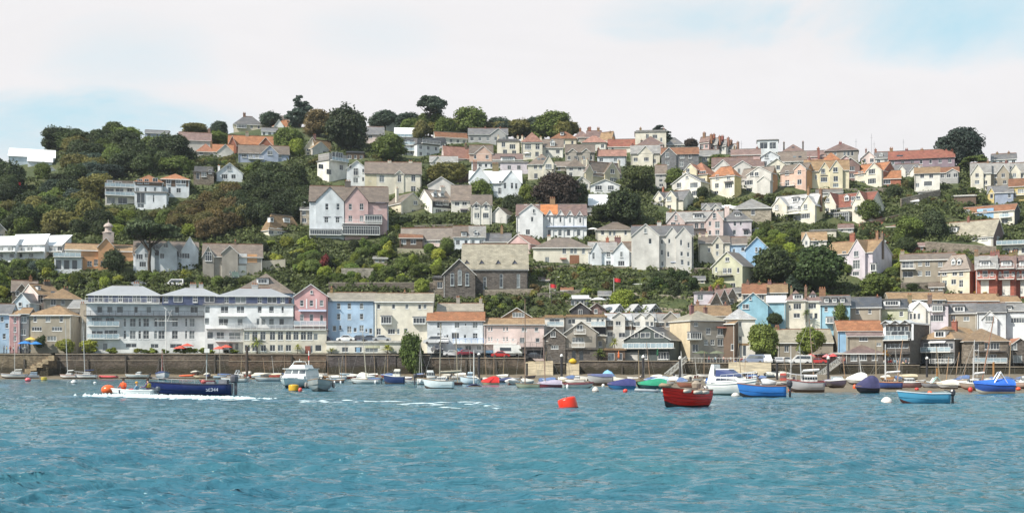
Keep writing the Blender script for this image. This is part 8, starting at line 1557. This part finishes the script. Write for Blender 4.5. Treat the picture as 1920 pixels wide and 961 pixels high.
# ---------------------------------------------------------------- people
def body_mesh(name, J, E, rad, mats_z):
 me = bpy.data.meshes.new(name); me.from_pydata(J, E, []); o = bpy.data.objects.new(name, me); COL.objects.link(o)
 s = o.modifiers.new('s', 'SKIN'); u = o.modifiers.new('u', 'SUBSURF'); u.levels = 1; me.skin_vertices.new() if not me.skin_vertices else None
 for i, r in enumerate(rad): me.skin_vertices[0].data[i].radius = (r, r * .85) if not isinstance(r, tuple) else r
 me.skin_vertices[0].data[0].use_root = True
 m2 = bpy.data.meshes.new_from_object(o.evaluated_get(bpy.context.evaluated_depsgraph_get())); bpy.data.objects.remove(o); m2.name = name; m2.materials.clear()
 for m in (M_CLOTH, M_JEANS, M_SKIN): m2.materials.append(m)
 for p in m2.polygons: p.material_index = mats_z(p.center); p.use_smooth = True
 return m2
def torso(z, seat, reach):
 J = [(0, 0, z), (0, 0, z + .18), (.02, 0, z + .38), (.02, 0, z + .50), (.03, 0, z + .60), (.06, 0, z + .71), (.05, 0, z + .80)]; Rr = [(.13, .16), (.12, .15), (.13, .18), (.09, .12), .05, .095, .075]; E = [(i, i + 1) for i in range(6)]
 for sg in (1, -1):
  k = len(J); J += [(.02, sg * .20, z + .47), (.06 + reach * .1, sg * .27, z + .22), (.18 + reach * .25, sg * .22, z + .10 + reach * .12), (.26 + reach * .27, sg * .2, z + .11 + reach * .13)]; Rr += [.06, .045, .036, .04]; E += [(3, k), (k, k + 1), (k + 1, k + 2), (k + 2, k + 3)]
  k = len(J)
  if seat: J += [(.05, sg * .10, z - .02), (.42, sg * .12, z + .02), (.44, sg * .12, z - .38), (.56, sg * .12, z - .42)]
  else: J += [(0, sg * .10, z - .06), (.03 + .03 * sg, sg * .11, z - .46), (-.02 + .05 * sg, sg * .11, z - .84), (.12 + .05 * sg, sg * .12, z - .87)]
  Rr += [.09, .062, .045, .035]; E += [(0, k), (k, k + 1), (k + 1, k + 2), (k + 2, k + 3)]
 return J, E, Rr
def mk(seat, reach):
 z = .9 if not seat else .45; J, E, Rr = torso(z, seat, reach)
 f = lambda c: 2 if c.z > z + .56 or (c.x > .24 + reach * .2 and c.z > z + .05) else (0 if c.z > z + .04 and abs(c.x) < .4 else 1)
 return body_mesh('person_body', J, E, Rr, f)
PB = {'stand': mk(0, 0), 'walk': mk(0, 1), 'sit': mk(1, 1)}
hm = MB(); hm.lathe([(.02, -.02), (.088, .0), (.105, .05), (.098, .11), (.06, .15), (.01, .165)], 12); HAIR = hm.mesh('hair', [M_HAIR], True)
fm = MB(); fm.box(.085, .093, -.045, -.02, .0, .012); fm.box(.085, .093, .02, .045, .0, .012); fm.box(.09, .112, -.012, .012, -.04, -.003); fm.box(.085, .094, -.025, .025, -.062, -.055); FACE = fm.mesh('face_features', [M_HAIR])
def person(label, loc, ang, pose, shirt, hair=None, sc=1.0, group=None, hat=None, name='person'):
 root = thing('person', label, 'person', loc, R(ang), group, PB[pose], shirt); root.scale = (sc, sc, sc); z = (.9 if pose != 'sit' else .45) + .70
 h = link('hat' if hat else 'hair', HAIR if not hat else HATM, root, (.045, 0, z), color=hat or (1, 1, 1)); link('face_features', FACE, root, (.06, 0, z + .03)); return root
hm = MB(); hm.lathe([(.16, .05), (.165, .065), (.11, .07), (.10, .15), (.05, .18)], 12); HATM = hm.mesh('hat', [M_CLOTH], True)
dp = DG.location;
def on(root, x, y, z): a = root.rotation_euler.z; return (root.location.x + x * math.cos(a) - y * math.sin(a), root.location.y + x * math.sin(a) + y * math.cos(a), root.location.z + z)
a_ = person('person in an orange lifejacket sitting in the bow of the white dinghy', on(DG, .75, .05, .02), -100, 'sit', (.70, .10, .03), sc=.95)
b_ = person('person in red and yellow with a yellow hat in the middle of the white dinghy', on(DG, -.25, .15, -.15), 170, 'sit', (.16, .30, .44), hat=(.55, .30, .04), sc=.9)
c_ = person('helmsman in a purple jacket at the stern of the white dinghy', on(DG, -.95, -.1, -.02), 175, 'sit', (.10, .05, .17), sc=.98)
def vest(o, col):
 m = MB(); m.lathe([(.15, .62), (.2, .66), (.205, .9), (.15, .96)], 12); v = link('lifejacket', m.mesh('lifejacket', [M_CLOTH], True), o, color=col); v.scale = (.95, 1.12, 1)
vest(a_, (.75, .12, .04)); vest(c_, (.35, .28, .05))
s = MB(); s.lathe([(.02, .1), (.28, .12), (.3, .3), (.15, .42)], 12); o = thing('kit_bag', 'heap of red kit in the middle of the white dinghy', 'bag', on(DG, .25, -.1, .12), data=s.mesh('kit_bag', [M_CANVAS], True), color=(.60, .03, .03))
rp = random.Random(9); SH = [(.6, .6, .58), (.45, .06, .05), (.08, .12, .3), (.55, .35, .3), (.1, .1, .11), (.5, .45, .2), (.25, .4, .5)]; SN = ['white', 'red', 'navy', 'pink', 'black', 'yellow', 'light blue']
def crowd(n, x0, x1, y, Y0, Y1, where, group):
 for i in range(n):
  x = x0 + (x1 - x0) * (i + rp.uniform(.2, .8)) / n; k = rp.randrange(7); ps = rp.choice(('stand', 'walk', 'sit', 'stand')); Y = rp.uniform(Y0, Y1)
  person('%s in %s %s' % ({'stand': 'person standing', 'walk': 'person reaching forward', 'sit': 'seated person'}[ps], SN[k], where), px2(x, y, Y), rp.uniform(0, 360), ps, SH[k], group=group, sc=rp.uniform(.92, 1.04))
crowd(14, 1376, 1446, 683, 281.2, 286, 'on the crowded terrace beside the wide slipway', 'people on the crowded terrace')
crowd(8, 1320, 1372, 681, 279.5, 283, 'at the rail above the curved quay wall', 'people at the curved quay wall')
crowd(12, 1656, 1706, 687, 280.6, 281.6, 'outside the brick pub under its awning', 'people outside the brick pub')
crowd(9, 2, 62, 662, 281, 282.6, 'at the parasol tables by the left pub', 'people at the left pub tables')
crowd(6, 1520, 1590, 684, 281, 281.8, 'among the red parasols by the low pub', 'people among the red parasols')
# ---------------------------------------------------------------- street and harbour furniture
def parasol(label, x, yb, Y, r, h, col, closed=False, group='parasols'):
 p = px2(x, yb, Y); root = thing('parasol', label, 'parasol', p, 0, group); m = MB(); m.tube([(0, 0, 0), (0, 0, h)], .035, 6); link('pole', m.mesh('pole', [M_WOOD]), root, color=(.6, .55, .45)); m = MB()
 m.lathe([(r, h - .62), (r * .98, h - .55), (r * .5, h - .22), (.05, h + .02)] if not closed else [(.10, h - 1.7), (.24, h - 1.4), (.16, h - .5), (.04, h)], 8); link('canopy', m.mesh('canopy', [M_CANVAS]), root, color=col)
BL = (.04, .22, .60); RD = (.60, .10, .07)
for q in (('blue parasol left of the pub steps, first of two', 47, 660, 281.5, 1.7, 2.5, BL), ('blue parasol left of the pub steps, nearer the steps', 67, 660, 281.3, 1.4, 2.4, BL), ('yellow parasol between the two blue ones', 58, 656, 283, 1.4, 2.9, (.7, .5, .12)),
  ('coral red parasol in the hotel garden, left one of the pair', 338, 664, 280.4, 1.6, 1.9, RD), ('coral red parasol in the hotel garden, right one of the pair', 351, 662, 280.9, 1.5, 2.2, RD), ('coral parasol on the right hotel lawn, left one', 411, 664, 280.4, 1.4, 1.8, RD), ('coral parasol on the right hotel lawn, right one', 424, 663, 280.8, 1.4, 2.0, RD),
  ('white parasol on the villa terrace with orange chairs', 1111, 444, Yg(444), 2.2, 2.6, (.8, .8, .78)), ('white parasol on the chalet terrace above the flats', 1122, 576, 303, 2.0, 2.4, (.8, .8, .8)), ('white parasol between the cream twin villas', 988, 302, Yg(302) - 2, 1.6, 3.0, (.8, .8, .8)),
  ('red and white parasol by the low pub, leftmost', 1521, 681, 281.4, 1.0, 2.2, (.6, .15, .15)), ('pinkish parasol by the low pub, second', 1550, 682, 281, 1.0, 2.2, (.6, .2, .22)), ('red parasol by the low pub, nearest the gangway', 1562, 682, 281.4, 1.0, 2.3, (.6, .08, .08)),
  ('olive awning parasol on the inn terrace, left', 1316, 679, 281.5, 1.8, 2.6, (.10, .12, .07)), ('olive awning parasol on the inn terrace, right', 1344, 679, 281.7, 1.8, 2.6, (.16, .18, .12)), ('closed green parasol outside the wooden boathouse', 1233, 678, 280.6, 1, 3.0, (.02, .12, .06), True), ('folded orange parasol by the palm above the quay wall', 1160, 679, 280.6, 1, 2.6, (.65, .16, .05), True)):
 parasol(*q[:7], closed=len(q) > 7)
def pile(label, x, yt, yb, col=(.03, .03, .035), cap=True, r=.19, group='mooring piles with white caps'):
 p = afloat(x, yb); m = P_ = p.y / FPX; h = (yb - yt) * m; s = MB(); s.tube([(0, 0, -1), (0, 0, h - .45)], r * p.y / 200, 10); root = thing('mooring_pile', label, 'pile', (p.x, p.y, p.z), 0, group); link('post', s.mesh('post', [M_WOOD]), root, color=col)
 if cap: s = MB(); r2 = r * 1.35 * p.y / 200; s.lathe([(r2, h - .45), (r2, h - .28), (r2 * .55, h - .05), (.03, h + .02)], 12); link('cap', s.mesh('cap', [M_TRIM], True), root)
pile('black pile with white cap in front of the blue garage door', 898, 661, 709); pile('black pile with white cap between the two sandy slips', 1053, 663, 711); pile('dark pile with white lamp cap before the green-glazed boathouse', 1206, 665, 712, r=.2); pile('stout black pile at the foot of the left gangway', 1275, 667, 714)
pile('dark pile beside the wide slipway wall', 1457, 674, 711, cap=False); pile('black white-capped pile at the right gangway', 1553, 667, 712); pile('dark lamp pile in front of the mansard boathouse', 1738, 668, 706, r=.18); pile('brown bare pile left of the white cruiser', 463, 645, 709, (.07, .05, .04), False, .2); pile('thin dark pile by the left quay ladder', 988, 676, 704, cap=False, r=.16)
pile('ochre post on the beach before the mansard boathouse', 1757, 684, 710, (.32, .17, .06), False, .14); pile('ochre post below the stone balconied boathouse', 1863, 672, 712, (.34, .18, .07), False, .16)
def gangway(label, x0, y0, Y0, x1, y1, Y1, w=1.5):
 A, B_ = px2(x0, y0, Y0), px2(x1, y1, Y1); root = thing('gangway', label, 'gangway', A, 0, 'gangways from the quay to the pontoons'); d = B_ - A; m = MB(); n = Vector((0, 1, 0)) * w; z = Vector((0, 0, 1))
 m.add([Vector(), d, d + n, n, -z * .2, d - z * .2, d + n - z * .2, n - z * .2], [(0, 1, 2, 3), (7, 6, 5, 4), (0, 4, 5, 1), (3, 2, 6, 7)]); link('walkway', m.mesh('walkway', [M_WOOD]), root, color=(.35, .30, .25)); m = MB()
 for k in (0, 1):
  o = n * k; m.tube([o + z * 1.25, d + o + z * 1.25], .05, 5); m.tube([o + z * .1, d + o + z * .1], .05, 5); N = 12
  for i in range(N): p, q = d * (i / N) + o, d * ((i + 1) / N) + o; m.tube([p + z * .1, p + z * 1.25], .03, 4); m.tube([p + z * (.1 if i % 2 else 1.25), q + z * (1.25 if i % 2 else .1)], .025, 4)
 link('lattice_railing', m.mesh('lattice_railing', [M_FRAME]), root, color=(.6, .6, .57))
gangway('white lattice gangway down to the pontoon by the crowded terrace', 1247, 711, 268, 1287, 678, 279); gangway('white lattice gangway in front of the low waterside pub', 1532, 713, 262, 1578, 679, 278.5)
m = MB(); m.tube([(0, 0, 1.1), (13, 0, 1.1)], .04, 4); [m.tube([(i * .65, 0, 0), (i * .65, 0, 1.1)], .025, 4) for i in range(21)]
thing('quay_railing', 'white railing along the quay by the crowded terrace', 'railing', px2(1287, 680, 278.9), 0, data=m.mesh('quay_railing', [M_FRAME]), color=(.7, .7, .68))
def pontoon(label, x0, x1, y, Y, col=(.30, .27, .23)):
 a, b = xpx(x0, Y), xpx(x1, Y); root = thing('pontoon', label, 'pontoon', ((a + b) / 2, Y, 0), 0, 'floating pontoons'); L = (b - a) / 2; m = MB(); m.box(-L, L, -1.1, 1.1, .35, .5); link('decking', m.mesh('decking', [M_WOOD]), root, color=col); m = MB()
 for i in range(int(L)): x = -L + 1 + i * 2; m.box(x - .6, x + .6, -1.0, 1.0, -.4, .347)
 link('float', m.mesh('float', [M_RUBBER]), root)
pontoon('long pontoon behind the left moored boats', 375, 640, 699, 270, (.42, .38, .32)); pontoon('pontoon section below the parked cars', 640, 860, 704, 269, (.36, .33, .28)); pontoon('dark pontoon in front of the palm wall', 1062, 1240, 706, 250, (.10, .09, .08)); pontoon('short pontoon under the left hotel wall', 225, 375, 704, 268)
def lamp(label, x, yb, yt, Y, col=(.10, .10, .11), group='street lamps'):
 p = px2(x, yb, Y); h = (yb - yt) * Y / FPX; root = thing('street_lamp', label, 'street lamp', p, 0, group); m = MB(); m.tube([(0, 0, 0), (0, 0, h)], [.07, .045], 6); m.tube([(0, 0, h), (.7, 0, h + .15)], .035, 5); link('post', m.mesh('post', [M_METAL]), root, color=col); m = MB(); m.box(.55, 1.05, -.12, .12, h + .08, h + .2); link('lantern', m.mesh('lantern', [M_TRIM]), root)
lamp('tall lamp by the road right of the church', 1041, 560, 520, Yg(560)); lamp('lamp on the road in front of the grey rendered gable house', 939, 430, 408, Yg(430)); lamp('lamp on the bend left of the twin-gabled villa', 566, 420, 380, Yg(420)); lamp('lamp near the terraced wall above the seaside flats', 1034, 575, 545, Yg(575)); lamp('lamp on the quay beside the pink terrace', 1019, 672, 640, 281.5); lamp('lamp on the road below the tree belt, right', 1520, 470, 448, Yg(470))
def flag(label, x, yb, yt, Y, col=(.55, .03, .04)):
 p = px2(x, yb, Y); h = (yb - yt) * Y / FPX; root = thing('flagpole', label, 'flagpole', p, 0, 'flagpoles'); m = MB(); m.tube([(0, 0, 0), (0, 0, h)], .05, 6); link('pole', m.mesh('pole', [M_TRIM]), root); m = MB(); n = 8
 v = [(.05 + i * .22, .1 * math.sin(i * 1.1), h - .1 - j * .9 - i * .03) for i in range(n) for j in (0, 1)]; m.add(v, [(i * 2, i * 2 + 1, i * 2 + 3, i * 2 + 2) for i in range(n - 1)]); link('flag', m.mesh('flag', [M_CLOTH]), root, color=col)
flag('red ensign on a pole in the trees at the far left slope', 29, 371, 340, Yg(371)); flag('red flag on a white pole above the seaside flats', 1151, 560, 520, Yg(565)); flag('small red flag near the lamp right of the church', 1031, 560, 531, Yg(560));
p = px2(311, 664, 280.6); root = thing('signal_mast', 'tall white signal mast with a yard in front of the hotel', 'signal mast', p); m = MB(); m.tube([(0, 0, 0), (0, 0, 9.6)], .09, 6); m.tube([(-2.4, 0, 7.4), (2.6, 0, 7.3)], .05, 5); m.tube([(.3, 0, 7.2), (1.3, 0, 9.8)], .04, 5); link('mast', m.mesh('mast', [M_TRIM]), root)
p = afloat(388, 706); root = thing('harbour_sign', 'white square board on a post in front of the hotel wall', 'sign', p); m = MB(); m.tube([(0, 0, -.5), (0, 0, 5.2)], .1, 6); link('post', m.mesh('post', [M_METAL]), root, color=(.15, .2, .2)); m = MB(); m.box(-.55, .55, -.08, -.02, 5.1, 6.0); link('board', m.mesh('board', [M_TRIM]), root)
p = afloat(579, 706); root = thing('channel_marker', 'red and white banded marker pole behind the white cruiser', 'marker pole', p)
for i in range(6): m = MB(); m.tube([(0, 0, i * 1.0 - .5), (0, 0, i + .497)], .11, 8); link('band', m.mesh('band', [M_FRAME]), root, color=((.6, .04, .04), (.8, .8, .8))[i % 2])
for i, (x, h) in enumerate(((1605, 5.2), (1634, 7.0), (1639, 4.2), (1694, 5.0), (1390, 4.5))):
 p = px2(x, 288, 450); root = thing('radio_aerial', ('thin aerial above the mansard flats', 'tallest thin aerial on the right skyline', 'short aerial beside the tallest one', 'thin aerial over the long red terrace', 'thin aerial left of the glazed skyline loft')[i], 'aerial', p, group='aerials on the skyline'); m = MB(); m.tube([(0, 0, 0), (0, 0, h)], .05, 5); m.tube([(-.5, 0, h * .8), (.5, 0, h * .8)], .03, 4); link('mast', m.mesh('mast', [M_METAL]), root, color=(.3, .3, .32))
p = px2(1074, 681, 280); m = MB(); m.lathe([(.3, 0), (.8, .2), (.95, .5), (.6, .9), (.15, 1.15)], 12); thing('boat_bundle', 'yellow sheeted bundle at the head of the narrow slip', 'sheeted bundle', p, data=m.mesh('boat_bundle', [M_CANVAS], True), color=(.62, .42, .03))
for i, (x, Y, col, lb) in enumerate(((1660, 280.9, (.45, .4, .3), 'left'), (1676, 280.9, (.42, .38, .3), 'middle'), (1692, 280.9, (.45, .4, .32), 'right'))):
 p = px2(x, 687, Y); root = thing('picnic_table', '%s wooden picnic table outside the brick pub' % lb, 'picnic table', p, group='picnic tables'); m = MB(); m.box(-.8, .8, -.35, .35, .72, .77); link('table_top', m.mesh('table_top', [M_WOOD]), root, color=col)
 for sy in (-.75, .75): m = MB(); m.box(-.8, .8, sy - .13, sy + .13, .42, .46); link('bench', m.mesh('bench', [M_WOOD]), root, color=col)
 for sx in (-.6, .6): m = MB(); m.tube([(sx, -.7, 0), (sx, -.1, .72)], .04, 4); m.tube([(sx, .7, 0), (sx, .1, .72)], .04, 4); link('leg', m.mesh('leg', [M_WOOD]), root, color=col)
# sea air
mb = MB(); mb.box(-700, 700, -60, 900, -3, 125)
hz = bpy.data.materials.new('haze'); hz.use_nodes = True; nt = hz.node_tree; nt.nodes.clear(); o = nt.nodes.new('ShaderNodeOutputMaterial'); v = nt.nodes.new('ShaderNodeVolumePrincipled'); v.inputs['Color'].default_value = (.86, .93, 1, 1); v.inputs['Density'].default_value = .00008; v.inputs['Anisotropy'].default_value = .2; nt.links.new(v.outputs[0], o.inputs['Volume'])
HZ = structure('haze', mb.mesh('haze', [hz]), 'stuff')
